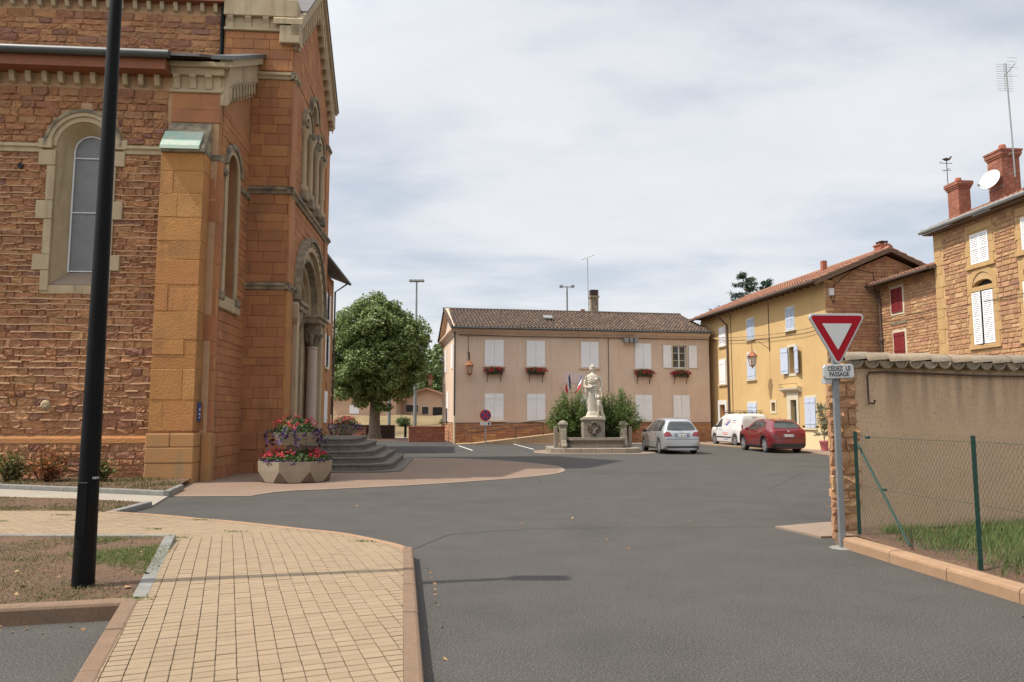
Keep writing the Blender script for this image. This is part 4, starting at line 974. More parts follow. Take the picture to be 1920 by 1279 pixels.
MB().box(-.03, TW, -.03, .42, -.1, 1.24).box(-.03, .4, .42, TD_ + .03, -.1, 1.24).build('plinth', m_thmort, th)
MB().box(-.05, TW, -.05, .3, 1.24, 1.272).box(-.05, .3, .3, TD_ + .03, 1.24, 1.272).build('plinth_band', m_iron, th)
STH = stone_meshes(8, m_thst, .4)
lst = lay_stones(-.03, TW, .02, 1.22, .11, .19, .2, .6, None, .018, 31); place_stones(lst, STH, th, Matrix.Translation((0, -.03, 0)), .035, 230, 'plinth_stone', m_thst, rank=lambda s: (s[0] > 8, -s[2] * s[3]), stuffname='smaller_plinth_stones')
lst = lay_stones(-TD_, .0, .02, 1.22, .14, .26, .3, .8, None, .018, 32); place_stones(lst, STH, th, Matrix.Translation((-.03, 0, 0)) @ Matrix.Rotation(R(-90), 4, 'Z'), .035, 60, 'plinth_stone', m_thst)
# cornice with dentils, pediment
MB().prism([(0, TE - .32), (-.06, TE - .30), (-.08, TE - .2), (-.16, TE - .14), (-.3, TE - .02), (-.3, TE + .08), (0, TE + .08)], -.3, TW, 'x').build('cornice', m_thw, th)
MB().prism([(0, TE - .32), (-.06, TE - .30), (-.08, TE - .2), (-.16, TE - .14), (-.3, TE - .02), (-.3, TE + .08), (0, TE + .08)], 0, TD_ + .2, 'x').build('gable_cornice', m_thw, th).data.transform(Matrix.Rotation(R(90), 4, 'Z') @ Matrix.Scale(-1, 4, (0, 1, 0)))
dn = MB().box(0, .06, -.13, -.05, TE - .215, TE - .15); dm = dn.mesh('dentil', m_thw); b = MB()
for i in range(int(TW / .13)): b.box(.02 + i * .13, .085 + i * .13, -.145, -.05, TE - .225, TE - .145)
b.build('dentils', m_thw, th, kind='stuff')
for s in (0, 1):
    y0, y1 = (-.3, TD_ / 2 + .2) if s == 0 else (TD_ + .3, TD_ / 2 + .2); z0, z1 = TE + .02, TE + 1.78
    MB().prism([(y0, z0), (y1, z1), (y1, z1 + .2), (y0, z0 + .14)], -.28, .02, 'x').build('raking_cornice', m_thw, th)
RY, RZ = TD_ / 2 + .2, TE + 1.84
MB().prism([(-.42, TE + .05), (RY, RZ - .02), (TD_ + .4, TE + .05), (TD_ + .4, TE + .1), (RY, RZ + .05), (-.42, TE + .1)], -.38, TW + .05, 'x').build('roof_deck', m_tileb, th)
tile_rows(-.38, TW + .05, -.46, TE + .1, RY, RZ + .05, .235, .4, seed=3).build('roof_tiles', m_tile, th, smooth=True, kind='stuff', fix=False)
MB().tube([(-.4, RY, RZ + .06), (TW + .05, RY, RZ + .08)], .12, 10).build('ridge', m_tile, th, True)
MB().tube([(-.35, -.5, TE + .06), (TW, -.5, TE + .06)], .065, 8).build('gutter', m_gutter, th, True)
MB().tube([(-.06, -.09, TE + .0), (-.06, -.09, 1.7)], .055, 8).build('downpipe', m_gutter, th, True)
MB().tube([(-.06, -.09, 1.7), (-.06, -.09, 0)], .06, 8).build('downpipe', m_winfr2, th, True)
for i, (a, c_, z0, z1, bt) in enumerate([(1.82, 3.01, 4.79, 6.42, 0), (4.48, 5.66, 4.79, 6.42, 0), (8.02, 9.17, 4.76, 6.40, 0), (11.63, 12.72, 4.73, 6.37, 0), (1.83, 3.01, 1.42, 3.07, 1), (4.5, 5.66, 1.40, 3.06, 1), (7.95, 9.1, .6, 3.0, 1), (11.6, 12.73, 1.39, 3.03, 1), (14.18, 15.3, 1.38, 3.02, 1)]):
    closed_window(th, a, c_, z0, z1, m_white, mf=m_thw, fr=.07, planks=5, battens=bool(bt))
glazed(th, *w5, .16, bars=(1, 3))
MB().prism([(w5[0] - .1, w5[2] - .06), (w5[1] + .1, w5[2] - .06), (w5[1] + .1, w5[3] + .1), (w5[0] - .1, w5[3] + .1)], -.02, .02, 'y', [[(w5[0], w5[2]), (w5[1], w5[2]), (w5[1], w5[3]), (w5[0], w5[3])]]).build('window_surround', m_winfr2, th)
shutter(th, w5[0] - .12 - .56, w5[2], .56, w5[3] - w5[2], m_white, y=-.03, planks=4, label='white shutter folded open beside the glazed window'); shutter(th, w5[1] + .14, w5[2], .56, w5[3] - w5[2], m_white, y=-.03, planks=4, label='white shutter folded open beside the glazed window')
# gable side windows and door
Tg = Matrix.Rotation(R(-90), 4, 'Z')
for a, z0, z1 in ((-2.6, 4.7, 6.3), (-6.9, 4.7, 6.3), (-5.2, 1.3, 3.3)):
    MB(Tg).box(a, a + 1.1, -.04, .0, z0, z1).build('shutter', m_white, th)
MB(Tg).box(-5.0, -4.55, -.12, .0, 1.2, 2.2).build('letter_box', m_brownpipe, th)
# chimney, vent, skylight, spotlights, cable
c_ = MB().box(10.1, 10.62, RY - .1, RY + .42, RZ - .3, RZ + 1.15).box(10.04, 10.68, RY - .16, RY + .48, RZ + 1.15, RZ + 1.3)
o = c_.build('chimney', m_limed, th)
b = MB()
for z in (1.38, 1.52, 1.66): b.box(10.08, 10.64, RY - .12, RY + .44, RZ + z, RZ + z + .05)
b.box(10.12, 10.6, RY - .08, RY + .4, RZ + 1.3, RZ + 1.72).build('chimney_cowl', m_iron, o)
MB().box(9.35, 9.62, RY - .1, RY + .12, RZ - .1, RZ + .3).build('vent_tile', m_tiler, th)
MB().prism([(1.6, TE + 1.02), (1.6, TE + 1.08), (2.1, TE + 1.3), (2.1, TE + 1.24)], 6.0, 6.6, 'x').build('skylight', m_zinc, th)
for x, w_ in ((10.95, .28), (11.28, .2), (11.6, .26)):
    MB().prism([(-.12, 6.42), (-.42, 6.38), (-.42, 6.68), (-.12, 6.7)], x - w_ / 2, x + w_ / 2, 'x').build('floodlight', m_zinc, th)
MB().tube([(.2, -.11, TE - .36), (4, -.1, TE - .40), (9.8, -.1, TE - .38), (TW - .1, -.12, TE - .37)], .022, 5).tube([(9.83, -.07, TE - .38), (9.83, -.05, 3.2)], .02, 5).tube([(.78, -.04, TE - .38), (.78, -.04, 5.5)], .014, 5).build('cable', m_cable, th)
MB().box(6.9, 8.35, -.03, 0, 3.75, 4.4).build('name_plaque', mat('pink_plaque', (.62, .50, .45), rough=.7), th)
# notice panel at the door, ramp and handrail
MB().box(6.6, 6.95, -.1, -.04, 1.1, 2.3).build('notice_board', m_winfr, th)
MB().prism([(0, 0), (7.0, 0), (7.0, .72), (1.0, .06), (0, .03)], -1.55, -.06, 'y').build('ramp', m_thmort, th)
hr = empty('ramp_handrail', (-3.49, 45.73), R(10.4), 'brown tubular handrail along the town hall ramp', 'handrail')
MB().tube([(7.0, -1.5, 1.62), (.75, -1.5, .95), (.6, -1.5, .88), (.55, -1.5, .76), (.65, -1.5, .68), (.8, -1.5, .68), (7.0, -1.5, 1.35)], .03, 8).build('rail', m_brownpipe, hr, True)
for x in (.85, 3.5, 5.2, 6.95): MB().tube([(x, -1.5, .02), (x, -1.5, .72 + .1 * x)], .018, 6).build('post', m_brownpipe, hr, True)
# flower boxes on iron brackets
for i, (x, z, lb) in enumerate(((2.41, 4.25, 'red geranium window box on iron brackets, leftmost on the town hall'), (5.07, 4.25, 'red geranium window box on iron brackets, second from left on the town hall'), (12.17, 4.2, 'red geranium window box under the shuttered window left of the glazed one'), (14.7, 4.2, 'red geranium window box under the only glazed town hall window'))):
    fb = empty('window_box', (0, 0, 0), 0, lb, 'window box', 'flower boxes on the town hall front'); fb.matrix_world = Matrix.Translation((-3.49, 45.73, 0)) @ Matrix.Rotation(R(10.4), 4, 'Z') @ Matrix.Translation((x, -.12, z))
    MB().box(-.52, .52, -.2, .0, .0, .17).build('box', m_iron, fb, bev=.02)
    for s in (-1, 1): MB().tube([(s * .42, .1, -.45), (s * .42, .06, -.2), (s * .42, -.16, -.03)], .022, 6).box(s * .42 - .02, s * .42 + .02, -.2, .1, -.045, -.01).build('bracket', m_iron, fb)
    flower_bunch(fb, (0, -.13, .26), (.68, .24, .24), 520, 420, .09, .065, 40 + i)
# lantern on scroll bracket
def lantern(name, loc, rz, label, out=.55, drop=.28, mirror=1, glassm=None):
    e = empty(name, loc, rz, label, 'lantern', 'wall lanterns')
    # bracket fixed at y=0, reaching out to y=-out; lantern hangs from its end
    MB().box(-.03, .03, -.02, .0, -.45, .3).tube([(0, 0, .18), (0, -out * .8, .2), (0, -out, .12), (0, -out, 0)], .018, 6).tube([(0, 0, -.3), (0, -out * .35, -.12), (0, -out * .7, .18)], .014, 6).build('bracket', m_iron, e, True)
    y = -out
    MB().tube([(0, y, 0), (0, y, -drop)], .02, 6).build('hanger', m_iron, e, True)
    z = -drop
    MB().lathe([(.04, .02), (.06, 0), (.1, -.06), (.12, -.1), (.27, -.26), (.3, -.3), (.28, -.32)], 6, (0, y, z)).build('lamp_roof', m_coplant, e)
    MB().lathe([(.235, -.33), (.15, -.78)], 4, (0, y, z), R(45)).build('glass', glassm or m_lampgl, e)
    b = MB()
    for k in range(4):
        a = R(45 + 90 * k); b.tube([(.25 * math.cos(a), y + .25 * math.sin(a), z - .32), (.16 * math.cos(a), y + .16 * math.sin(a), z - .8)], .016, 5)
    b.lathe([(.17, -.8), (.15, -.84), (.04, -.9), (.03, -.98)], 8, (0, y, z)).build('lamp_frame', m_coplant, e)
    return e
def th_pt(x, y, z): return tuple(Matrix.Translation((-3.49, 45.73, 0)) @ Matrix.Rotation(R(10.4), 4, 'Z') @ Vector((x, y, z)))
m_glowgl = mat('clear_lantern_glass', (.42, .30, .21), rough=.2, spec=.6)
lantern('wall_lantern', th_pt(.82, -.01, 5.35), R(10.4), 'copper wall lantern on the front of the town hall near its left corner', .45, .28, glassm=m_glowgl)
lantern('wall_lantern', th_pt(-.0, 8.4, 4.9), R(10.4 - 90), 'copper lantern standing out from the town hall gable beside the big tree', .95, .2, glassm=m_glowgl)
# flags
fl = [mat('flag_blue', (.02, .035, .16), rough=.8), mat('flag_white', (.72, .72, .72), rough=.8), mat('flag_red', (.55, .02, .03), rough=.8)]
for i, (x, tl, lb) in enumerate(((7.38, -.26, 'left one of two blue white red flags on the town hall front'), (7.5, .3, 'right one of two blue white red flags on the town hall front'))):
    e = empty('flag', th_pt(x, -.05, 3.1), R(10.4), lb, 'flag', 'flags on the town hall')
    top = Vector((tl * 1.2 + (0 if i else -.0), -.75, 1.25)); MB().tube([(0, 0, 0), tuple(top)], .015, 6).build('pole', m_winfr, e)
    ux = Vector((-.34 if i == 0 else -.42, .1, -.95)).normalized()     # hangs limp along the pole's lower side
    for k in range(3):
        b = MB(); n = 6
        for j in range(n):
            t0, t1 = j / n, (j + 1) / n; q = []
            for (tt, kk) in ((t0, k), (t1, k), (t1, k + 1), (t0, k + 1)):
                p = top * (1 - .72 * tt) + Vector((0, 0, -1)) * (.32 * kk * (1 - .55 * tt) * .95) + Vector((-.1 * kk * (1 if i == 0 else .4), .03 * math.sin(9 * tt + kk * 2), 0)); q.append(tuple(p))
            b.add(q, [(0, 1, 2, 3)])
        b.build('stripe', fl[k], e)
# no-parking sign with plate in front
ns = empty('no_parking_sign', (-1.55, 43.6), 0, 'round blue and red no-stopping sign with small plate on grey post', 'sign')
MB().box(-.035, .035, 0, .05, 0, 2.0).build('post', m_zinc, ns)
Ts = Matrix.Translation((0, -.02, 1.72)) @ Matrix.Rotation(R(90), 4, 'X')
MB(Ts).lathe([(.335, 0), (.335, .02)], 28).build('rim', mat('sign_red', (.36, .006, .018), rough=.4), ns)
MB(Ts).lathe([(.255, .021), (.255, .024)], 28).build('disc', mat('sign_blue', (.015, .03, .14), rough=.4), ns)
for a in (45, -45): MB(Ts @ Matrix.Rotation(R(a), 4, 'Z')).box(-.265, .265, -.042, .042, .025, .027 + .001 * (a > 0)).build('bar', MATS['sign_red'], ns)
MB().box(-.3, .3, -.03, -.01, 1.16, 1.32).build('plate', m_winfr, ns)
MB().box(.13, .25, -.034, -.031, 1.18, 1.3).build('wheelchair_square', MATS['sign_blue'], ns)
b = MB()
for k in range(6): b.box(-.25 + k * .055, -.213 + k * .055, -.034, -.031, 1.21, 1.27)
b.build('lettering_bar', mat('plate_grey', (.28, .29, .31), rough=.6), ns)
# antenna
an = empty('roof_antenna', th_pt(9.95, RY + .1, RZ), R(10.4), 'tall thin television antenna beside the town hall chimney', 'antenna')
MB().tube([(0, 0, -.1), (-.05, 0, 4.0)], .025, 6).build('mast', m_zinc, an)
MB().tube([(-.45, 0, 3.9), (.5, 0, 4.28)], .018, 5).tube([(-.42, -.18, 3.91), (-.42, .18, 3.91)], .012, 4).tube([(-.2, -.15, 4.0), (-.2, .15, 4.0)], .012, 4).tube([(.2, -.12, 4.16), (.2, .12, 4.16)], .012, 4).build('yagi', m_zinc, an)
# geranium pot against the plinth, half hidden by the silver car
gp = empty('geranium_pot', th_pt(10.9, -.8, .02), R(10.4), 'potted red geranium at the town hall wall left of the silver car', 'potted plant')
MB().lathe([(.18, 0), (.27, .5), (.29, .52), (.29, .58)], 14).build('pot', m_brick, gp, True); flower_bunch(gp, (0, 0, .85), (.5, .4, .38), 420, 260, .1, .08, 77)
# ================================================================ houses on the right
m_yel = mat('yellow_render', (0.568, 0.383, 0.172), (0.525, 0.344, 0.15), scale=.7, rough=.92, bump=.4, bscale=80, streak=(0.447, 0.284, 0.125), streak_amt=.4, stain=((0.499, 0.323, 0.142), .5, .5))
m_creamp = mat('cream_plinth', (0.713, 0.575, 0.345), (0.655, 0.517, 0.31), scale=1.4, rough=.9)
T_ST = [(.48, .285, .135), (.40, .21, .12), (.52, .33, .165), (.35, .175, .12), (.49, .29, .14), (.44, .235, .145), (.55, .37, .185)]
m_hst = mat('house_stone', (.44, .23, .1), (.33, .155, .08), scale=5, rough=.95, bump=.8, bscale=22, tints=T_ST, island=.13)
m_hmort = mat('house_mortar', (0.529, 0.354, 0.18), (0.444, 0.281, 0.137), scale=3, rough=.95, bump=.4, bscale=50)
m_hmortr = mat('gable_mortar', (0.462, 0.281, 0.16), (0.374, 0.209, 0.116), scale=3, rough=.95, bump=.4, bscale=50)
m_ocq = mat('ochre_dressing', (0.495, 0.324, 0.144), (0.432, 0.261, 0.108), scale=2.2, rough=.9, bump=.5, bscale=30, stain=((0.378, 0.225, 0.108), 1.2, .4))
m_eavew = mat('eave_timber', (.16, .10, .06), (.12, .075, .045), scale=5, rough=.8)
HS = stone_meshes(8, m_hst, .45)
AR = R(-85.5)
T90 = Matrix.Rotation(R(90), 4, 'Z')
# ---------------------------------------------------------------- yellow house
AY = R(-81.5)
yh = empty('yellow_house', (15.3, 35.9), AY, 'yellow rendered house with pale shutters, stone gable and wide eaves', 'house')
YL, YE, YR, YD = 15.2, 8.32, 9.75, 3.4
holes = {'m3': (-3.53, -2.94, 3.92, 5.32), 'd1': (-12.41, -11.61, .03, 2.40), 'd2': (-3.53, -2.93, .05, 2.52), 'tiny': (-5.62, -5.21, 1.95, 2.43)}
MB().prism([(-YL, -.1), (0, -.1), (0, YE), (-YL, YE)], 0, .45, 'y', [[(a, c), (b_, c), (b_, d), (a, d)] for a, b_, c, d in holes.values()]).build('front_wall', m_yel, yh)
MB(T90).prism([(.45, -.1), (2 * YD, -.1), (2 * YD, YE), (YD, YR - .12), (.45, YE + .1)], 0, .4, 'y').build('gable_wall', m_hmortr, yh)
def gab_in(a, b, z0, z1):
    if z1 > YE: h = (YR - .15 - z1) / (YR - YE) * YD; return spans_minus(a, b, [(-9, YD - h), (YD + h, 20)])
    return [(a, b)]
place_stones(lay_stones(.02, 2 * YD - .1, 2.2, YR, .12, .2, .2, .6, gab_in, .02, 51), HS, yh, T90, .04, 60, 'wall_stone', m_hst, rank=lambda s: (s[0] > 3.2 or s[1] < 5, -s[2] * s[3]), stuffname='smaller_wall_stones')
MB().box(-YL, -.41, 2 * YD - .3, 2 * YD, 0, YE).box(-YL, -YL + .3, .45, 2 * YD - .3, 0, YE).build('back_walls', m_yel, yh)
OV = .72; ez = YE - OV * (YR - YE) / YD * .6
for s in (0, 1):
    y0 = -OV if s == 0 else 2 * YD + .4; z0 = YE + .16 - (YR - YE) / YD * (OV if s == 0 else .4)
    MB().prism([(y0, z0), (YD, YR + .16), (YD, YR + .22), (y0, z0 + .06)], -YL - .2, .38, 'x').build('roof_deck', m_eavew, yh)
    tile_rows(-YL - .2, .4, y0 - .04, z0 + .07, YD, YR + .23, .25, .42, seed=5 + s).build('roof_tiles', m_tiler, yh, smooth=True, kind='stuff', fix=False)
z0 = YE + .16 - (YR - YE) / YD * OV
for i in range(int(YL / .62)): MB().box(-.2 - i * .62, -.12 - i * .62, -OV + .05, .05, z0 - .02, z0 + .1).build('rafter', m_eavew, yh)
MB().tube([(-YL, -OV - .07, z0 + .02), (.4, -OV - .07, z0 + .02)], .075, 8).build('gutter', m_brownpipe, yh, True)
for s, y0 in ((0, -OV), (1, 2 * YD + .4)): MB().prism([(y0, YE - .02 - (YR - YE) / YD * abs(OV if s == 0 else .4)), (YD, YR + .02), (YD, YR + .16), (y0, YE + .15 - (YR - YE) / YD * (OV if s == 0 else .4))], .34, .4, 'x').build('barge_board', m_eavew, yh)
MB().tube([(-YL, YD, YR + .24), (.4, YD, YR + .24)], .12, 8).build('ridge', m_tiler, yh, True)
MB().tube([(-10.92, -OV - .05, z0), (-10.92, -OV + .1, z0 - .25), (-10.92, -.09, z0 - .75), (-10.92, -.09, 0)], .06, 8).build('downpipe', m_brownpipe, yh, True)
MB().tube([(-10.47, -.03, 8.0), (-10.47, -.03, .5)], .015, 5).tube([(-5.62, -.03, 8.0), (-5.62, -.03, 5.9)], .018, 5).build('cable', m_cable, yh)
for a, b_, z0_, z1_, lv in ((-12.18, -11.29, 6.18, 7.35, 1), (-8.26, -7.38, 6.2, 7.4, 1), (-3.70, -2.88, 6.25, 7.42, 1), (-12.29, -11.37, 3.72, 5.28, 0), (-8.34, -7.38, 3.84, 5.38, 0), (-8.46, -7.38, .95, 2.45, 0)):
    closed_window(yh, a, b_, z0_, z1_, m_bluew if not (a < -11) else m_white, mf=m_winfr2, fr=.1, planks=3, battens=not lv, louvre=bool(lv))
closed_window(yh, -2.12, -1.16, 1.09, 2.62, m_bluew, mf=m_winfr2, fr=.1, planks=4)
a, b_, c_, d_ = holes['m3']
MB().prism([(a - .16, c_ - .14), (b_ + .16, c_ - .14), (b_ + .16, d_ + .14), (a - .16, d_ + .14)], -.03, .02, 'y', [[(a, c_), (b_, c_), (b_, d_), (a, d_)]]).build('window_surround', m_winfr2, yh)
MB().box(a, b_, .25, .28, c_, d_).build('pane', m_pane, yh)
shutter(yh, b_ + .04, c_, .62, d_ - c_, m_bluew, y=-.06, ang=R(-14), planks=3, label='pale blue shutter standing half open, right of the window'); shutter(yh, a - .04 - .62, c_, .62, d_ - c_, m_bluew, y=-.06, ang=R(8), hinge=1, planks=3, label='pale blue shutter standing half open, left of the window')
a, b_, c_, d_ = holes['d1']
MB().prism([(a - .28, c_), (a, c_), (a, d_), (b_, d_), (b_, c_), (b_ + .28, c_), (b_ + .28, d_ + .28), (a - .28, d_ + .28)], -.05, .02, 'y').build('door_surround', m_winfr, yh, bev=.01)
o = MB().box(a, b_, .2, .26, c_, d_).build('door', mat('rust_door', (.36, .095, .04), (.30, .08, .035), scale=4, rough=.6), yh); MB().box(a + .1, b_ - .1, .185, .199, .3, 1.0).box(a + .1, b_ - .1, .185, .199, 1.15, 2.2).build('door_panel', MATS['rust_door'], o, bev=.01)
a, b_, c_, d_ = holes['d2']
MB().prism([(a - .36, c_), (a, c_), (a, d_), (b_, d_), (b_, c_), (b_ + .2, c_), (b_ + .2, d_ + .4), (a - .36, d_ + .4)], -.06, .02, 'y').build('door_surround', m_winfr2, yh, bev=.01)
MB().prism([(-.02, d_ + .4), (-.08, d_ + .42), (-.26, d_ + .55), (-.28, d_ + .66), (.0, d_ + .68)], a - .75, b_ + .5, 'x').build('door_cornice', m_winfr2, yh)
b = MB()
for x in (a - .75, b_ + .5): b.tube([(x, -.05, d_ + .69), (x, -.26, d_ + .69)], .01, 4); b.tube([(x, -.26, d_ + .69), (x, -.26, d_ + .85)], .01, 4)
b.tube([(a - .75, -.26, d_ + .85), (b_ + .5, -.26, d_ + .85)], .01, 4).tube([(a - .75, -.05, d_ + .85), (a - .75, -.26, d_ + .85)], .01, 4).build('cornice_rail', m_iron, yh)
o = MB().box(a, b_, .16, .2, c_, d_).build('door', mat('grey_green_door', (.17, .24, .23), (.14, .20, .19), scale=3, rough=.5), yh)
MB().box(a + .05, b_ - .1, .14, .159, 1.2, 2.35).build('door_glass', m_pane, o); MB().tube([(b_ - .12, .14, 1.05), (b_ - .12, .11, 1.05), (b_ - .22, .11, 1.05)], .012, 5).build('handle', m_zinc, o)
a, b_, c_, d_ = holes['tiny']
MB().prism([(a - .13, c_ - .13), (b_ + .13, c_ - .13), (b_ + .13, d_ + .13), (a - .13, d_ + .13)], -.03, .02, 'y', [[(a, c_), (b_, c_), (b_, d_), (a, d_)]]).build('window_surround', m_winfr2, yh)
MB().box(a, b_, .2, .23, c_, d_).build('pane', m_pane, yh)
MB().box(-2.75, .03, -.035, .01, -.1, 1.07).build('plinth', m_creamp, yh)
MB().box(-2.42, -2.25, -.06, 0, 1.12, 1.2).box(-1.2, -1.0, -.06, 0, 1.12, 1.2).build('shutter_stay', m_iron, yh)
MB().box(-4.2, -3.95, YD - 1.0, YD - .75, YR - .4, YR + .45).build('flue', m_brick, yh)
o = MB().box(-.55, .0, YD - .25, YD + .25, YR, YR + .45).box(-.6, -.02, YD - .3, YD + .3, YR + .45, YR + .52).build('chimney', m_brick, yh)
MB().box(-.5, -.05, YD - .2, YD + .2, YR + .62, YR + .67).box(-.48, -.42, YD - .18, YD - .12, YR + .52, YR + .62).box(-.14, -.08, YD + .12, YD + .18, YR + .52, YR + .62).build('chimney_hood', m_iron, o)
MB(T90).box(.18, .42, -.16, 0, 7.55, 7.9).build('meter_box', m_winfr, yh)
MB(T90).tube([(.3, -.05, 7.55), (.4, -.05, 7.2), (.5, -.05, 7.3), (.5, -.05, 8.1), (1.6, -.06, 8.9), (2.6, -.06, 8.75), (2.7, -.06, 7.6)], .018, 5).build('cable', m_cable, yh)
lantern('wall_lantern', tuple(Matrix.Translation((15.3, 35.9, 0)) @ Matrix.Rotation(AY, 4, 'Z') @ Vector((-5.62, -.02, 5.75))), AY, 'large copper lantern on a scrolled arm of the yellow house', 1.05, .45)
# ---------------------------------------------------------------- stone house with red shutters
mh = empty('stone_house', (18.11, 36.12), AR, 'narrow stone house with dark red shutters between the yellow and the tall house', 'house')
MB().box(.01, 4.7, 0, .45, -.1, 8.05).build('front_wall', m_hmort, mh); MB().box(.01, 4.7, 5, 5.3, 0, 8.05).build('back_wall', m_hmort, mh)
hls = rect_holes([(.9, 1.95, 6.45, 7.85), (.95, 2.0, 4.5, 5.7)])
place_stones(lay_stones(.12, 4.7, 2.2, 8.0, .1, .18, .18, .5, hls, .022, 61), HS, mh, I4, .04, 90, 'wall_stone', m_hst, rank=lambda s: (s[1] < 4.3, -s[2] * s[3]), stuffname='smaller_wall_stones')
for z0_, z1_, a, b_ in ((6.56, 7.7, 1.0, 1.85), (4.59, 5.6, 1.06, 1.9)):
    MB().prism([(a - .12, z0_ - .12), (b_ + .12, z0_ - .12), (b_ + .12, z1_ + .14), (a - .12, z1_ + .14)], -.03, .02, 'y').build('window_surround', m_winfr2, mh)
    w = (b_ - a - .01) / 2
    for k in range(2): shutter(mh, a + k * (w + .01), z0_, w, z1_ - z0_, m_redsh, y=-.035, planks=2, battens=z1_ < 6, louvre=z1_ > 6)
MB().prism([(-.55, 7.98), (5.3, 9.9), (5.3, 9.97), (-.55, 8.05)], -.35, 4.75, 'x').build('roof_deck', m_eavew, mh)
tile_rows(-.35, 4.75, -.6, 8.07, 5.3, 10.0, .25, .42, seed=9).build('roof_tiles', m_tiler, mh, smooth=True, kind='stuff', fix=False)
MB().tube([(-.35, -.62, 8.02), (4.7, -.62, 8.02)], .07, 8).build('gutter', m_brownpipe, mh, True)
MB().tube([(.12, -.6, 7.98), (.12, -.5, 7.8), (.12, -.1, 7.5), (.12, -.1, 0)], .055, 8).lathe([(.09, 5.28), (.11, 5.32), (.11, 5.44), (.09, 5.48)], 8, (.12, -.1, 0)).build('downpipe', m_brownpipe, mh, True)
MB().box(.85, 2.1, -.05, 0, 6.0, 6.12).build('lintel', m_limed, mh)
# ---------------------------------------------------------------- tall stone house
bh = empty('tall_stone_house', (18.25, 31.5), AR, 'tall stone house with white louvred shutters and two brick chimneys', 'house')
BE = 9.55
lowin = (2.2, 3.3, 4.5, 6.5)
archp = [(2.2, 6.78)] + [(2.75 + .55 * math.cos(math.pi - math.pi * k / 8), 6.78 + .26 * math.sin(math.pi * k / 8)) for k in range(9)] + [(3.3, 6.78)]
MB().prism([(0, -.1), (10, -.1), (10, BE), (0, BE)], 0, .45, 'y', [archp[1:-1]]).build('front_wall', m_hmort, bh)
MB().box(0, .4, .45, 7.5, -.1, BE).box(.4, 10, 7.1, 7.5, -.1, BE).build('end_walls', m_hmort, bh)
MB().prism(archp[1:-1], .2, .22, 'y').build('arch_infill', m_dark, bh)
hls = rect_holes([(0, .55, 0, 12), (1.95, 3.55, 7.4, 9.2), (1.9, 3.6, 4.2, 7.15), (4.65, 6.3, 7.4, 9.2), (4.65, 6.3, 4.2, 7.15)])
place_stones(lay_stones(.4, 8.0, 2.2, BE - .1, .12, .22, .2, .6, hls, .024, 71), HS, bh, I4, .045, 220, 'wall_stone', m_hst, rank=lambda s: (s[0] > 5.4 or s[1] < 4, -s[2] * s[3]), stuffname='smaller_wall_stones')
z = 2.0; k = 0
while z < BE - .3:
    h = random.uniform(.35, .6); w = .42 if k % 2 else .62; MB().box(-.02, w, -.03, .03, z + .004, min(z + h, BE - .05) - .004).build('quoin', m_ocq, bh, bev=.012); z += h; k += 1
def dressed(x0, x1, z0_, z1_, w=.22):
    for s in (0, 1):
        z = z0_ - .02; k = 0
        while z < z1_ + .02:
            h = min(random.uniform(.3, .5), z1_ + .1 - z); e = w + (.14 if k % 2 else 0); a = (x0 - e, x0) if s == 0 else (x1, x1 + e)
            MB().box(*a, -.03, .03, z + .003, z + h - .003).build('jamb_block', m_ocq, bh, bev=.01); z += h; k += 1
    MB().box(x0 - w - .1, x1 + w + .1, -.1, .03, z0_ - .2, z0_ - .03).build('window_sill', m_ocq, bh, bev=.015)
for x0 in (2.27, 4.95):
    dressed(x0, x0 + .98, 7.7, 8.88); MB().box(x0 - .25, x0 + 1.23, -.035, .03, 8.99, 9.3).build('lintel', m_ocq, bh, bev=.01)
    MB().box(x0, x0 + .98, -.01, .02, 7.7, 8.9).build('window_recess', m_dark, bh)
    for q in range(2): shutter(bh, x0 + q * .495, 7.7, .485, 1.19, m_white, y=-.02, louvre=True)
    dressed(x0 - .05, x0 + 1.05, 4.5, 6.5)
    MB().prism([(x0 - .05 - .24, 6.6), (x0 + 1.29, 6.6), (x0 + 1.29, 6.78), (x0 + 1.03, 6.78), (x0 - .03, 6.78), (x0 - .29, 6.78)], -.035, .03, 'y').build('lintel', m_ocq, bh)
    MB().arch(x0 + .5, 6.78, .56, .8, -.035, .03, n=10).build('relieving_arch', m_ocq, bh).scale = (1, 1, 1)
    MB().box(x0 - .05, x0 + 1.05, -.012, .02, 4.5, 6.6).build('window_recess', m_dark, bh)
    shutter(bh, x0 - .07, 4.5, .56, 2.05, m_white, y=-.03, ang=R(-9), louvre=True, label='white louvred shutter leaf standing ajar'); shutter(bh, x0 + .5, 4.5, .56, 2.05, m_white, y=-.03, louvre=True)
MB().prism([(-.42, BE - .05), (3.8, 11.3), (3.8, 11.38), (-.42, BE + .04)], -.18, 10.2, 'x').build('roof_deck', m_eavew, bh)
MB().prism([(7.9, BE - .05), (3.8, 11.3), (3.8, 11.38), (7.9, BE + .04)], -.32, 10.2, 'x').build('roof_deck', m_eavew, bh)
tile_rows(-.18, 10.2, -.45, BE + .05, 3.8, 11.4, .25, .42, seed=12).build('roof_tiles', m_tiler, bh, smooth=True, kind='stuff', fix=False)
MB().tube([(-.2, -.5, BE + .04), (10.2, -.5, BE + .04)], .085, 8).build('gutter', m_zinc, bh, True)
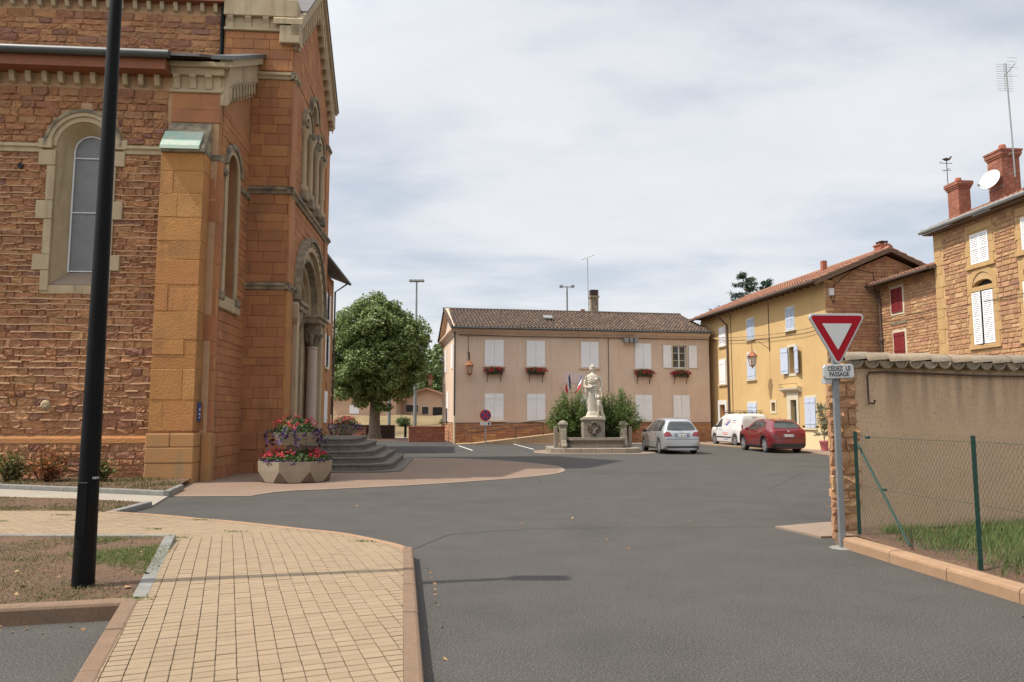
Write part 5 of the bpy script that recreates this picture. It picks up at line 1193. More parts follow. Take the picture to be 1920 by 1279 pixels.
def brick_stack(parent, x0, x1, y0, y1, z0, z1):
    """chimney of thin brick courses with corbelled head"""
    o = MB().box(x0 + .012, x1 - .012, y0 + .012, y1 - .012, z0, z1).build('chimney', m_hmortr, parent)
    z = z0; k = 0
    br = MB(); r = random.Random(int(x0 * 10))
    while z < z1:
        top = z1 - z; e = .10 if top < .12 else .07 if top < .24 else .035 if top < .32 else 0
        for s_ in range(4):
            n = 3; a0, a1, f = ((x0 - e, x1 + e, y0 - e) if s_ == 0 else (x0 - e, x1 + e, y1 + e) if s_ == 1 else (y0 - e, y1 + e, x0 - e) if s_ == 2 else (y0 - e, y1 + e, x1 + e))
            for q in range(n):
                u0 = a0 + (a1 - a0) * q / n + .004; u1 = a0 + (a1 - a0) * (q + 1) / n - .004; d = .09 + e
                if s_ == 0: br.box(u0, u1, f, f + d, z, z + .07)
                elif s_ == 1: br.box(u0, u1, f - d, f, z, z + .07)
                elif s_ == 2: br.box(f, f + d, u0 + d * (q == 0), u1 - d * (q == n - 1), z, z + .0695)
                else: br.box(f - d, f, u0 + d * (q == 0), u1 - d * (q == n - 1), z, z + .0695)
        z += .08
    br.build('bricks', MATS['brick_pieces'], o, kind='stuff')
    c = ((x0 + x1) / 2, (y0 + y1) / 2); MB().lathe([(.17, 0), (.12, .28), (.1, .3)], 8, (c[0], c[1], z1)).build('chimney_pot', m_brick, o)
    return o
mat('brick_pieces', (.30, .11, .065), rough=.92, tints=[(.31, .115, .07), (.26, .09, .055), (.34, .14, .09), (.24, .095, .065)], island=.12, bump=.4, bscale=60)
brick_stack(bh, -.35, .35, 1.0, 1.55, 9.9, 11.75); brick_stack(bh, 2.15, 2.95, 1.0, 1.75, 9.9, 12.3)
wv = empty('weather_vane', (0, 0, 0), 0, 'small iron weather vane with a bird on the left brick chimney', 'weather vane'); wv.matrix_world = Matrix.Translation((18.25, 31.5, 0)) @ Matrix.Rotation(AR, 4, 'Z') @ Matrix.Translation((-.42, 1.1, 0))
MB().tube([(0, 0, 10.5), (0, 0, 12.95)], .018, 6).build('rod', m_iron, wv)
MB().tube([(-.02, -.22, 12.55), (-.02, .22, 12.55)], .012, 4).tube([(-.24, 0, 12.57), (.2, 0, 12.57)], .012, 4).tube([(.0, -.3, 12.86), (0, .26, 12.86)], .014, 4).tube([(0, -.36, 12.86), (0, -.24, 12.94)], .01, 4).build('compass_arms', m_iron, wv)
MB().lathe([(.01, -.18), (.07, -.06), (.08, .03), (.04, .13), (.012, .2)], 8).build('bird', m_iron, wv, True).matrix_basis = Matrix.Translation((0, 0, 13.04)) @ Matrix.Rotation(R(90), 4, 'X')
MB().tube([(0, .14, 13.05), (0, .21, 13.16), (0, .27, 13.15)], [.035, .04, .012], 6).build('bird_head', m_iron, wv, True)
dish = empty('satellite_dish', (0, 0, 0), 0, 'white satellite dish on the right brick chimney', 'satellite dish'); dish.matrix_world = Matrix.Translation((18.25, 31.5, 0)) @ Matrix.Rotation(AR, 4, 'Z') @ Matrix.Translation((2.6, .78, 11.1))
Td = Matrix.Rotation(R(18), 4, 'Z') @ Matrix.Rotation(R(70), 4, 'X')
MB(Td).lathe([(.06, .0), (.25, .035), (.4, .09), (.42, .1), (.4, .075), (.25, .02), (.06, -.02)], 24).build('reflector', m_winfr, dish, True)
MB().tube([(0, .2, -.1), (0, .0, -.12), (-.05, -.1, -.35), (-.05, -.5, -.2)], .016, 5).box(-.08, -.02, -.55, -.48, -.24, -.16).tube([(-.45, .2, -.35), (.4, .2, -.35)], .015, 5).build('feed_arm', m_zinc, dish)
b2 = empty('rake_antenna', (0, 0, 0), 0, 'tall mast with rake antenna beside the right brick chimney', 'antenna'); b2.matrix_world = Matrix.Translation((18.25, 31.5, 0)) @ Matrix.Rotation(AR, 4, 'Z') @ Matrix.Translation((3.25, 1.2, 0))
MB().tube([(.1, 0, 11.0), (0, 0, 15.7)], .028, 7).tube([(-.2, 0, 11.2), (.1, 0, 11.2)], .02, 5).tube([(-.2, 0, 12.0), (.08, 0, 12.0)], .02, 5).build('mast', m_zinc, b2, True)
b = MB()
for k in range(12): z = 14.6 + k * .1; b.tube([(-.1, -.34, z), (-.1, .34, z)], .007, 4)
for z in (15.0, 15.35, 15.6, 15.75): b.tube([(.35, -.2, z), (.35, .2, z)], .006, 4)
b.tube([(-.1, 0, 14.6), (-.1, 0, 15.75)], .014, 4).tube([(-.1, 0, 15.2), (.5, 0, 15.45)], .016, 4).build('rake', m_zinc, b2)
MB().box(-.16, 10.1, -.4, .0, BE - .09, BE - .052).build('soffit', m_eavew, bh)
# wires along the fronts
def wire(name, pts, label, r=.012):
    b = MB(); P = []
    for (p, q) in zip(pts[:-1], pts[1:]):
        p, q = Vector(p), Vector(q); L = (q - p).length
        for i in range(9): t = i / 8; P.append(tuple(p.lerp(q, t) - Vector((0, 0, .012 * L * 4 * t * (1 - t)))))
    return tag(b.tube(P, r, 5).build(name, m_cable), label, 'wire', 'overhead wires')
def loc(fr, *p): return tuple(Matrix.Translation(fr.location) @ Matrix.Rotation(fr.rotation_euler.z, 4, 'Z') @ Vector(p))
wire('overhead_wire', [loc(mh, .05, -.12, 6.42), loc(mh, 4.5, -.2, 6.25), loc(bh, 9, -.2, 6.2)], 'black wire sagging across the stone house fronts on the right', .014)
wire('overhead_wire', [loc(mh, .05, -.12, 6.2), loc(yh, -.05, -.12, 6.2)], 'short black wire along the stone gable of the yellow house')
wire('overhead_wire', [loc(yh, -14, -.12, 6.95), loc(yh, -2.3, -.12, 6.1), loc(yh, 0, -.1, 6.15)], 'upper of two thin wires along the yellow house front')
wire('overhead_wire', [loc(yh, -14, -.12, 6.75), loc(yh, -2.3, -.12, 5.88), loc(yh, 0, -.1, 5.95)], 'lower of two thin wires along the yellow house front')
# oleander in a pink pot
op = empty('potted_oleander', (14.93, 35.75, .03), 0, 'slender oleander in a pink pot at the yellow house corner', 'potted plant')
MB().lathe([(.15, 0), (.22, .4), (.24, .42), (.24, .48)], 14).build('pot', mat('pink_pot', (.48, .14, .17), rough=.7), op, True)
r = np.random.default_rng(5); cs = [(r.normal(0, .16), r.normal(0, .14), .75 + 1.45 * t) for t in r.uniform(0, 1, 26)]
v, f = clump_leaves(cs, [.16] * 26, [26] * 26, .2, r, aspect=.25); np_obj('foliage', v, f, mat('oleander_leaf', (.16, .19, .09), tints=[(.14, .17, .08), (.24, .26, .15), (.33, .32, .22), (.10, .14, .05)], rough=.6, leaf=.25), op)
MB().tube([(0, 0, .4), (.03, 0, 1.2), (-.02, .02, 2.1)], [.02, .015, .006], 5).tube([(0, 0, .5), (-.15, .03, 1.4)], .01, 5).build('stem', m_wood, op)
# ================================================================ garden wall, fence, kerb, sign
m_plas = mat('wall_plaster', (0.644, 0.441, 0.28), (0.56, 0.371, 0.231), scale=1.1, rough=.95, bump=.8, bscale=55, streak=(0.238, 0.161, 0.112), streak_amt=.75, streak_z=(1.45, 2.35), stain=((.50, .36, .25), 1.3, .45), speck=(.40, .275, .185), speck_scale=26, speck_amt=.6)
m_capt = mat('old_coping_tile', (.34, .27, .19), (.17, .145, .115), scale=6, rough=.95, bump=.7, bscale=35, island=.18, tints=[(.34, .27, .19), (.27, .22, .165), (.40, .30, .20), (.30, .23, .16)])
WA = R(14); gw = empty('garden_wall', (4.42, 10.4), WA, 'plastered garden wall with stone end and old tile coping', 'wall')
MB().box(.44, 11, 0, .4, -.05, 2.36).build('plaster_wall', m_plas, gw)
MB().prism([(.02, .03), (.44, .03), (.52, .4), (.31, .4)], -.05, 2.36, 'z').build('stone_end', m_hmort, gw)
PS = stone_meshes(8, mat('pier_stone', (0.504, 0.291, 0.134), (0.403, 0.213, 0.101), scale=9, rough=.95, bump=1, bscale=30, tints=[(0.526, 0.302, 0.146), (0.448, 0.224, 0.123), (0.582, 0.37, 0.19), (0.493, 0.246, 0.146)], island=.12), .75, nz=4)
z = .0; k = 0; rr = random.Random(8)
while z < 2.3:
    h = min(rr.uniform(.08, .24), 2.36 - z); x = rr.uniform(.0, .03)
    while x < .4:
        l = rr.uniform(.13, .34); l = .47 + rr.uniform(-.03, .03) - x if x + l > .36 else l
        inst('pier_stone', PS[rr.randrange(8)], gw, Matrix.Translation((x, .03, z + .004)) @ Matrix.Rotation(R(rr.uniform(-3, 3)), 4, 'Y') @ Matrix.Diagonal((l - .012, rr.uniform(.03, .075), h - .008, 1))); x += l
    inst('pier_stone', PS[rr.randrange(8)], gw, Matrix.Translation((.30, .40, z + .006)) @ Matrix.Rotation(R(-126), 4, 'Z') @ Matrix.Diagonal((.44, rr.uniform(.02, .05), h - .01, 1)))
    z += h; k += 1
# coping: channel tiles across the wall, ridge tiles along it
def half_tile(r0, r1, L, th, up, n=8):
    vs = []; fs = []
    for y, rad in ((0, r0), (L, r1)):
        for q in (rad, rad - th):
            for i in range(n + 1):
                a = math.pi * i / n; vs.append((-q * math.cos(a), y, (1 if up else -1) * q * math.sin(a)))
    m = n + 1
    for i in range(n): fs += [(i, i + 1, 2 * m + i + 1, 2 * m + i), (m + i, 3 * m + i, 3 * m + i + 1, m + i + 1), (i, m + i, m + i + 1, i + 1), (2 * m + i, 2 * m + i + 1, 3 * m + i + 1, 3 * m + i)]
    fs += [(0, 2 * m, 3 * m, m), (n, m + n, 3 * m + n, 2 * m + n)]
    mb = MB().add(vs, fs)
    if not up: mb.prism([(-(r0 - th) * .98 * math.cos(math.pi * i / n), -(r0 - th) * .98 * math.sin(math.pi * i / n)) for i in range(n + 1)], .025, .06, 'y')
    return mb
chm = [half_tile(.105 + .006 * i, .09, .5, .02, False).mesh('channel_tile', m_capt, True) for i in range(3)]
rdm = [half_tile(.17 + .008 * i, .14, .46, .022, True).mesh('ridge_tile', m_capt, True) for i in range(3)]
for i in range(43):
    x = .4 + i * .247; inst('channel_tile', chm[i % 3], gw, Matrix.Translation((x + rr.uniform(-.01, .01), -.13 + rr.uniform(-.012, .012), 2.475 + rr.uniform(-.006, .006))) @ Matrix.Rotation(R(6), 4, 'X') @ Matrix.Rotation(R(rr.uniform(-2, 2)), 4, 'Z') @ Matrix.Diagonal((1.05, 1, .95, 1)))
for i in range(31):
    x = .22 + i * .36; inst('ridge_tile', rdm[i % 3], gw, Matrix.Translation((x, .07, 2.47 + rr.uniform(-.006, .008))) @ Matrix.Rotation(R(-90), 4, 'Z') @ Matrix.Rotation(R(4.5 + rr.uniform(-1.2, 1.2)), 4, 'X') @ Matrix.Diagonal((1.25, 1, .75, 1)))
MB().box(.3, 11, .02, .38, 2.36, 2.46).build('coping_bed', m_hmort, gw)
MB().tube([(.62, -.05, 1.86), (.62, -.045, 2.26), (.66, -.045, 2.31), (.9, -.045, 2.325), (1.6, -.045, 2.31), (2.6, -.045, 2.29), (11, -.045, 2.3)], .014, 6).tube([(.62, -.05, 1.88), (.7, -.06, 1.87), (.7, -.08, 1.92)], .016, 6).build('conduit', m_iron, gw, True)
sheet('concrete_apron', [(4.0, 11.5), (4.3, 10.55), (5.0, 10.7), (5.3, 12.0), (4.95, 11.95)], .03, m_forecb)
kerb_run('verge_kerb', [(4.27, 9.78), (4.62, 6.95), (5.3, 1.5)], .19, -.05, .135, m_kerbo, 1, 1.0, .035)
MB().box(0, .2, 0, .22, 0, .15).build('kerb', m_kerbb, kind='structure').location = (4.28, 9.82, 0)
verge = [(4.47, 9.8), (4.8, 6.95), (5.48, 1.5), (9, 1.5), (12, 12.2), (5.0, 10.5), (4.5, 10.35)]
bumpy('verge', verge, .12, .05, m_soil, .2)
def vd(x, y):
    e = x - (4.5 + .118 * (9.8 - y)); return 1.0 if e > .55 else (.25 if e > .3 else .04)
tag(blades('verge_grass', [(4.6, 9.7), (4.85, 7.0), (5.3, 3.5), (9, 3.5), (10, 11.6), (5.2, 10.5)], 42000, .14, .12, m_grassg, .72, 14, 1.3, .0042, vd), 'long green grass behind the wire fence below the plastered wall', 'grass')
m_fence = mat('green_fence_paint', (0.0078, 0.039, 0.0292), (0.013, 0.052, 0.0358), scale=8, rough=.5)
m_wirem = mat('green_wire', (.035, .075, .055), rough=.6)
fe = empty('wire_fence', (0, 0, 0), 0, 'green chain-link fence with slim posts on the orange kerb', 'fence')
fpost = [(4.59, 10.0), (4.845, 7.86), (5.1, 5.7), (5.36, 3.5)]
for i, (x, y) in enumerate(fpost):
    MB().prism([(-.024, -.004), (.024, -.004), (.024, .004), (.005, .004), (.005, .034), (-.005, .034), (-.005, .004), (-.024, .004)], .08, 1.49, 'z').build('post', m_fence, fe).location = (x, y, 0)
MB().tube([(4.60, 9.95, 1.32), (4.72, 9.0, .16)], .016, 6).build('brace', m_fence, fe, True)
fd = Vector((.118, -1, 0)).normalized(); f0 = Vector((4.6, 10.0, 0))
b = MB()
for z in (1.43, .78, .2): b.tube([tuple(f0 + fd * s + Vector((.012, 0, z - .012 * math.sin(math.pi * (s % 2.16) / 2.16)))) for s in np.arange(0, 6.6, .27)], .0022, 4)
b.build('tension_wire', m_wirem, fe)
b = MB(); P = .055; n = int(6.5 / P)
for i in range(n):
    s0 = i * P; zz_ = .17; pts = []; k = 0
    while zz_ < 1.5: pts.append(tuple(f0 + fd * (s0 + (P * .5 if k % 2 else -P * .02) + .004 * k) + Vector((.006 * (k % 2), 0, zz_)))); zz_ += .047; k += 1
    b.tube(pts, .0015, 3, cap=False)
    pts = []; k = 0; zz_ = .17
    while zz_ < 1.47: pts.append(tuple(f0 + fd * (s0 + (P * .5 if k % 2 else P * 1.02) + .004 * k) + Vector((.006 * (k % 2) - .002, 0, zz_)))); zz_ += .047; k += 1
    b.tube(pts, .0015, 3, cap=False)
b.build('wire_mesh', m_wirem, fe, fix=False, kind='stuff')
b = MB(); b.tube([(4.605, 9.72, 1.42), (4.612, 9.66, 1.42)], .02, 6).tube([(4.66, 9.45, .78), (4.668, 9.4, .78)], .016, 6).build('wire_tensioner', m_fence, fe)
# give-way sign
sg = empty('give_way_sign', (4.27, 9.8), R(2), 'red and white triangular give-way sign with CÉDEZ LE PASSAGE plate', 'sign')
m_signr = mat('give_way_red', (.30, .003, .012), (.27, .003, .011), scale=3, rough=.6, spec=.2); m_signw = mat('sign_white', (.50, .50, .49), (.46, .46, .45), scale=2, rough=.4); m_signg = mat('sign_grey_rim', (.42, .43, .43), rough=.45, metal=.2)
m_post = mat('galvanised_post', (.24, .245, .25), (.19, .195, .20), scale=7, rough=.55, metal=.25)
MB().box(-.042, .042, -.02, .02, 0, 2.95).build('post', m_post, sg, bev=.008)
def round_tri(cx, top, w, h, r, n=5):
    A_ = [(cx - w / 2, top), (cx + w / 2, top), (cx, top - h)]; out = []
    for i in range(3):
        p, q, s = Vector(A_[i - 1]), Vector(A_[i]), Vector(A_[(i + 1) % 3]); a, b_ = (p - q).normalized(), (s - q).normalized(); bi = (a + b_).normalized(); half = a.angle(b_) / 2
        c = q + bi * (r / math.sin(half)); t0 = q + a * (r / math.tan(half)); t1 = q + b_ * (r / math.tan(half)); a0 = math.atan2(*(t0 - c).yx); a1 = math.atan2(*(t1 - c).yx); d = (a1 - a0 + math.pi) % (2 * math.pi) - math.pi
        out += [(c.x + r * math.cos(a0 + d * k / n), c.y + r * math.sin(a0 + d * k / n)) for k in range(n + 1)]
    return out
MB().prism(round_tri(.02, 3.045, .80, .715, .05), -.07, -.03, 'y').build('sign_box', m_signg, sg, bev=.006)
MB().prism(round_tri(.02, 3.018, .715, .635, .03), -.074, -.0705, 'y').build('red_triangle', m_signr, sg)
MB().prism(round_tri(.02, 2.912, .40, .35, .004), -.0775, -.0745, 'y').build('white_triangle', m_signw, sg)
pl_ = MB(Matrix.Translation((.02, 0, 2.278)) @ Matrix.Rotation(R(-2), 4, 'Y')).prism([(x, z) for x, z in [(-.205, -.06), (-.18, -.093), (.18, -.093), (.205, -.06), (.205, .06), (.18, .093), (-.18, .093), (-.205, .06)]], -.07, -.032, 'y').build('plate', m_signg, sg, bev=.006)
MB(Matrix.Translation((.02, 0, 2.278)) @ Matrix.Rotation(R(-2), 4, 'Y')).prism([(-.196, -.06), (-.175, -.084), (.175, -.084), (.196, -.06), (.196, .06), (.175, .084), (-.175, .084), (-.196, .06)], -.0725, -.0705, 'y').build('plate_face', m_signw, pl_)
m_blk = mat('black_letter', (.02, .02, .022), rough=.6)
for body, dz in (('CÉDEZ  LE', .036), ('PASSAGE', -.038)):
    text('lettering', body, .083, m_blk, pl_, Matrix.Translation((.02, -.0738, 2.278 + dz)) @ Matrix.Rotation(R(-2), 4, 'Y') @ Matrix.Rotation(R(90), 4, 'X') @ Matrix.Diagonal((.80, 1, 1, 1)), .001)
MB().box(-.16, -.07, -.05, .06, 2.12, 2.2).build('bracket', m_signg, sg); MB().lathe([(.17, -.005), (.15, .012)], 9).build('concrete_foot', m_kerbg, sg)
# ================================================================ cars
m_rub_t = mat('tyre_rubber', (.018, .018, .018), (.03, .03, .028), scale=20, rough=.85)
m_rim = mat('alloy_rim', (.55, .55, .56), (.42, .42, .43), scale=8, rough=.3, metal=.7)
m_cgl = mat('car_glass', (.02, .025, .025), (.055, .06, .055), scale=2.2, rough=.04, spec=.9)
m_trim = mat('black_trim', (.02, .02, .021), rough=.5)
m_tail = mat('tail_lamp', (.26, .012, .018), (.17, .008, .012), scale=9, rough=.12, spec=.8, coat=.5)
m_plate = mat('number_plate', (.62, .62, .58), rough=.4); m_plc = mat('plate_character', (.08, .08, .09), rough=.5); m_plb = mat('plate_blue', (.03, .06, .28), rough=.4)
def interp(pts, x):
    xs = [p[0] for p in pts]; ys = [p[1] for p in pts]
    if x <= xs[0]: return ys[0]
    if x >= xs[-1]: return ys[-1]
    i = max(k for k in range(len(xs)) if xs[k] <= x)
    if i == len(xs) - 1: return ys[-1]
    # monotone-ish Hermite
    def sl(k):
        if k <= 0 or k >= len(xs) - 1: return 0 if k < 0 else (ys[min(k + 1, len(xs) - 1)] - ys[max(k - 1, 0)]) / (xs[min(k + 1, len(xs) - 1)] - xs[max(k - 1, 0)])
        a = (ys[k] - ys[k - 1]) / (xs[k] - xs[k - 1]); b = (ys[k + 1] - ys[k]) / (xs[k + 1] - xs[k])
        return 0 if a * b <= 0 else 2 * a * b / (a + b)
    h = xs[i + 1] - xs[i]; t = (x - xs[i]) / h; m0, m1 = sl(i) * h, sl(i + 1) * h
    return (2 * t ** 3 - 3 * t * t + 1) * ys[i] + (t ** 3 - 2 * t * t + t) * m0 + (-2 * t ** 3 + 3 * t * t) * ys[i + 1] + (t ** 3 - t * t) * m1
class Car:
    """car body swept through cross sections; x runs from the tail (0) to the nose, y to the left"""
    def __init__(s, name, label, group, loc, head, paint, L, top, belt, half, roofw, axles, wr, ground=.2, flare=.0, z0=0):
        s.e = empty(name, loc, head, label, 'van' if 'van' in name else 'car', group)
        xs = sorted(set([round(v, 4) for v in np.concatenate([np.linspace(0, .6, 22), np.linspace(.6, L - .3, 60), np.linspace(L - .3, L, 10)] + [np.linspace(a - wr - .07, a + wr + .07, 19) for a in axles])]))
        rings = []
        for x in xs:
            zt = interp(top, x); zb = min(interp(belt, x), zt - .03); w = interp(half, x); rw = min(interp(roofw, x), w * .97)
            bot = ground + max(0, (.25 - x)) * .55 + max(0, x - (L - .3)) * .4; inarch = False
            for a in axles:
                q = (wr + .065) ** 2 - (x - a) ** 2
                if q > 0: bot = max(bot, wr + math.sqrt(q)); inarch = True
                d = abs(x - a); w += flare * max(0, 1 - (d / (wr + .3)) ** 2)
            bot = min(bot, zb - .12)
            zu = bot if inarch else ground - .02
            zu = min(zu, bot)
            mid = bot + (zb - bot) * .5
            if bot < .36 < zb: mid = bot + (zb - bot) * .55
            g = [(0, zu), (w * .55, zu), (w * .80, zu), (w * .955, bot), (w * .985, bot + .05), (w, mid), (w * .995, zb - (zb - mid) * .35), (w * .965, zb)]
            hgt = zt - zb
            for t in (.25, .5, .75, .93): g.append((w * .955 + (rw - w * .955) * t ** 1.25, zb + hgt * min(.97, t * .93)))
            g += [(rw * .93, zb + hgt * .95), (rw * .75, zb + hgt * .985), (rw * .4, zt - .003), (0, zt)]
            rings.append([(x, y, z) for y, z in g] + [(x, -y, z) for y, z in reversed(g[1:-1])])
        n = len(rings[0]); mb = MB(); mb.v = [p for r_ in rings for p in r_]
        for i in range(len(rings) - 1):
            for k in range(n): mb.f.append((i * n + k, i * n + (k + 1) % n, (i + 1) * n + (k + 1) % n, (i + 1) * n + k))
        mb.f += [tuple(range(n)), tuple(reversed(range((len(rings) - 1) * n, len(rings) * n)))]
        s.body = mb.build('body', paint, s.e, smooth=True); s.L = L
        for p in s.body.data.polygons: p.use_smooth = True
        s.body.data.set_sharp_from_angle(angle=R(55))
        s.bvh = BVHTree.FromPolygons([Vector(v) for v in mb.v], mb.f); s.axles = axles; s.wr = wr; s.half = half
    def decal(s, name, poly, m, axis, side=1, off=.006, res=.06, parent=None, th=0):
        """panel that follows the body: outline in (x,z) for the sides, in (y,z) for tail and nose"""
        P = [Vector(p) for p in poly]; xs = [p[0] for p in poly]; ys = [p[1] for p in poly]
        # refine the outline
        Q = []
        for i, p in enumerate(P):
            q = P[(i + 1) % len(P)]; k = max(1, int((q - p).length / res)); Q += [p.lerp(q, j / k) for j in range(k)]
        g = [Vector((a, b)) for a in np.arange(min(xs), max(xs), res) for b in np.arange(min(ys), max(ys), res) if pip(a, b, poly)]
        vv, ee, ff, _, _, _ = delaunay_2d_cdt(Q + g, [(i, (i + 1) % len(Q)) for i in range(len(Q))], [], 1, 1e-4)
        out = []
        for p in vv:
            if axis == 'side': o, d = Vector((p.x, side * 3, p.y)), Vector((0, -side, 0))
            elif axis == 'rear': o, d = Vector((-2, p.x, p.y)), Vector((1, 0, 0))
            elif axis == 'front': o, d = Vector((s.L + 2, p.x, p.y)), Vector((-1, 0, 0))
            else: o, d = Vector((p.x, p.y, 4)), Vector((0, 0, -1))
            h, nn, _, _ = s.bvh.ray_cast(o, d)
            if h is None: h = o - d * 0 + d * (2 if axis != 'side' else 2.2)
            out.append(tuple(h - d * off))
        return MB().add(out, ff).build(name, m, parent or s.e, smooth=True, fix=False)
    def both(s, name, poly, m, **k): return [s.decal(name, poly, m, 'side', sd, **k) for sd in (1, -1)]
    def wheels(s, tw=.2, spokes=5, split=False, steel=False):
        for a in s.axles:
            for sd in (1, -1):
                y = sd * (interp(s.half, a) - .035); r = s.wr
                T = Matrix.Translation((a, y, r)) @ Matrix.Rotation(R(-90 * sd), 4, 'X')      # z outward
                w = MB(T).lathe([(r * .62, -tw), (r * .93, -tw), (r, -tw + .03), (r, -.03), (r * .95, -.004), (r * .8, .004), (r * .66, -.008), (r * .64, -.05)], 26).build('wheel', m_rub_t, s.e, True)
                rm = MB(T); rm.lathe([(r * .66, -.06), (r * .66, -.006), (r * .61, -.01), (r * .59, -.055)], 24)
                for k in range(spokes):
                    for q in ((-.1, .1) if split else (0,)):
                        a_ = 2 * math.pi * k / spokes + q * 1.6; c_, s_ = math.cos(a_), math.sin(a_); wd = .03 if split else .045
                        rm.hexa([(c_ * r * .1 - s_ * wd, s_ * r * .1 + c_ * wd, -.045), (c_ * r * .1 + s_ * wd, s_ * r * .1 - c_ * wd, -.045), (c_ * r * .62 + s_ * wd * .8, s_ * r * .62 - c_ * wd * .8, -.04), (c_ * r * .62 - s_ * wd * .8, s_ * r * .62 + c_ * wd * .8, -.04),
                                 (c_ * r * .1 - s_ * wd, s_ * r * .1 + c_ * wd, -.018), (c_ * r * .1 + s_ * wd, s_ * r * .1 - c_ * wd, -.018), (c_ * r * .62 + s_ * wd * .8, s_ * r * .62 - c_ * wd * .8, -.008), (c_ * r * .62 - s_ * wd * .8, s_ * r * .62 + c_ * wd * .8, -.008)])
                rm.lathe([(r * .17, -.05), (r * .17, -.012), (r * .1, -.008)], 12).build('rim', m_rim, w)
                MB(T).lathe([(r * .6, -.075), (r * .6, -.07)], 20).build('brake_disc', m_trim, w)
        # dark underbody
        L = s.L; w = interp(s.half, L / 2)
        MB().box(.35, L - .35, -w * .75, w * .75, .17, .3).build('underbody', m_trim, s.e)
    def mirror(s, x, z, paint):
        for sd in (1, -1):
            w = interp(s.half, x); MB().lathe([(.03, -.09), (.075, -.06), (.085, .0), (.075, .06), (.03, .09)], 10, (0, 0, 0)).build('mirror', paint, s.e, True).matrix_basis = Matrix.Translation((x, sd * (w + .09), z)) @ Matrix.Rotation(R(90), 4, 'X') @ Matrix.Diagonal((.8, .85, 1.1, 1))
    def plate(s, z, x=None, off=.02, w=.26):
        p = s.decal('number_plate', [(-w, z - .055), (w, z - .055), (w, z + .055), (-w, z + .055)], m_plate, 'rear', off=off, res=.3)
        s.decal('plate_band', [(-w, z - .05), (-w + .045, z - .05), (-w + .045, z + .05), (-w, z + .05)], m_plb, 'rear', off=off + .003, res=.3, parent=p); s.decal('plate_band', [(w - .045, z - .05), (w, z - .05), (w, z + .05), (w - .045, z + .05)], m_plb, 'rear', off=off + .003, res=.3, parent=p)
        for k in range(7):
            if k in (2, 5): continue
            y = -w + .075 + k * .055; s.decal('plate_character', [(y, z - .032), (y + .034, z - .032), (y + .034, z + .032), (y, z + .032)], m_plc, 'rear', off=off + .003, res=.3, parent=p)
HV = R(90 + 4.5)
# ---- silver hatchback
pa_s = mat('silver_paint', (.46, .47, .48), (.44, .45, .46), scale=2, rough=.28, metal=.55, coat=.6)
c = Car('parked_car', 'silver hatchback parked beside the fountain, seen from behind', 'cars parked in the square', (7.55, 33.15, 0), HV, pa_s, 4.27,
        [(0, .62), (.02, .80), (.05, .93), (.10, 1.02), (.24, 1.24), (.42, 1.45), (.62, 1.55), (1.2, 1.605), (2.0, 1.59), (2.5, 1.50), (3.0, 1.22), (3.3, 1.05), (3.7, .97), (4.0, .88), (4.2, .72), (4.27, .56)],
        [(0, .58), (.05, .92), (.12, .97), (1.0, .98), (2.0, .95), (3.0, .92), (3.6, .88), (4.1, .74), (4.27, .52)],
        [(0, .70), (.04, .78), (.12, .83), (.4, .872), (1.0, .885), (3.2, .88), (3.7, .86), (4.0, .78), (4.2, .66), (4.27, .58)],
        [(0, .66), (.1, .72), (.3, .60), (.6, .545), (1.5, .55), (2.4, .56), (3.0, .70), (3.3, .80), (4.27, .56)], (.80, 3.575), .318, .20, .012)
c.decal('rear_window', [(-.64, 1.075), (-.45, 1.05), (.45, 1.05), (.64, 1.075), (.61, 1.2), (.51, 1.38), (.40, 1.445), (-.40, 1.445), (-.51, 1.38), (-.61, 1.2)], m_cgl, 'rear', off=.01)
for nm, q in (('rear_side_window', [(.42, 1.02), (.95, 1.01), (.98, 1.5), (.62, 1.47), (.5, 1.36)]), ('side_window', [(1.03, 1.01), (1.85, .99), (1.85, 1.52), (1.06, 1.51)]), ('side_window', [(1.92, .99), (2.85, .965), (2.9, 1.0), (2.45, 1.38), (2.2, 1.49), (1.92, 1.515)])): c.both(nm, q, m_cgl)
c.decal('windscreen', [(-.6, 1.12), (.6, 1.12), (.5, 1.46), (-.5, 1.46)], m_cgl, 'front', off=.008)
for sd in (1, -1):
    c.decal('tail_lamp', [(sd * .80, .99), (sd * .80, .77), (sd * .45, .80), (sd * .47, .86), (sd * .56, .985)], m_tail, 'rear', off=.014, res=.05)
c.plate(.83); c.decal('plate_recess', [(-.36, .75), (.36, .75), (.36, .93), (-.36, .93)], mat('dark_silver', (.25, .255, .26), rough=.4, metal=.4), 'rear', off=.006)  # flat panel of darker silver behind the number plate
c.decal('bumper_line', [(-.78, .655), (.78, .655), (.78, .675), (-.78, .675)], m_trim, 'rear', off=.005); c.decal('lower_bumper', [(-.7, .28), (.7, .28), (.72, .36), (-.72, .36)], m_trim, 'rear', off=.008)
c.decal('emblem', [(.05 * math.cos(k * .524), .985 + .05 * math.sin(k * .524)) for k in range(12)], m_rim, 'rear', off=.015)
c.decal('rear_wiper', [(-.02, 1.05), (.42, 1.075), (.42, 1.09), (-.02, 1.08)], m_trim, 'rear', off=.022)
c.both('door_handle', [(1.12, .885), (1.3, .885), (1.3, .915), (1.12, .915)], m_trim, off=.02); c.both('door_handle', [(2.0, .87), (2.18, .87), (2.18, .90), (2.0, .90)], m_trim, off=.02)
c.both('door_gap', [(1.885, .36), (1.897, .36), (1.897, .97), (1.885, .97)], m_trim, off=.003); c.both('rubbing_strip', [(1.2, .50), (3.0, .47), (3.0, .50), (1.2, .53)], MATS['dark_silver'], off=.006); c.both('sill', [(1.2, .21), (3.15, .21), (3.15, .27), (1.2, .27)], m_trim, off=.008)
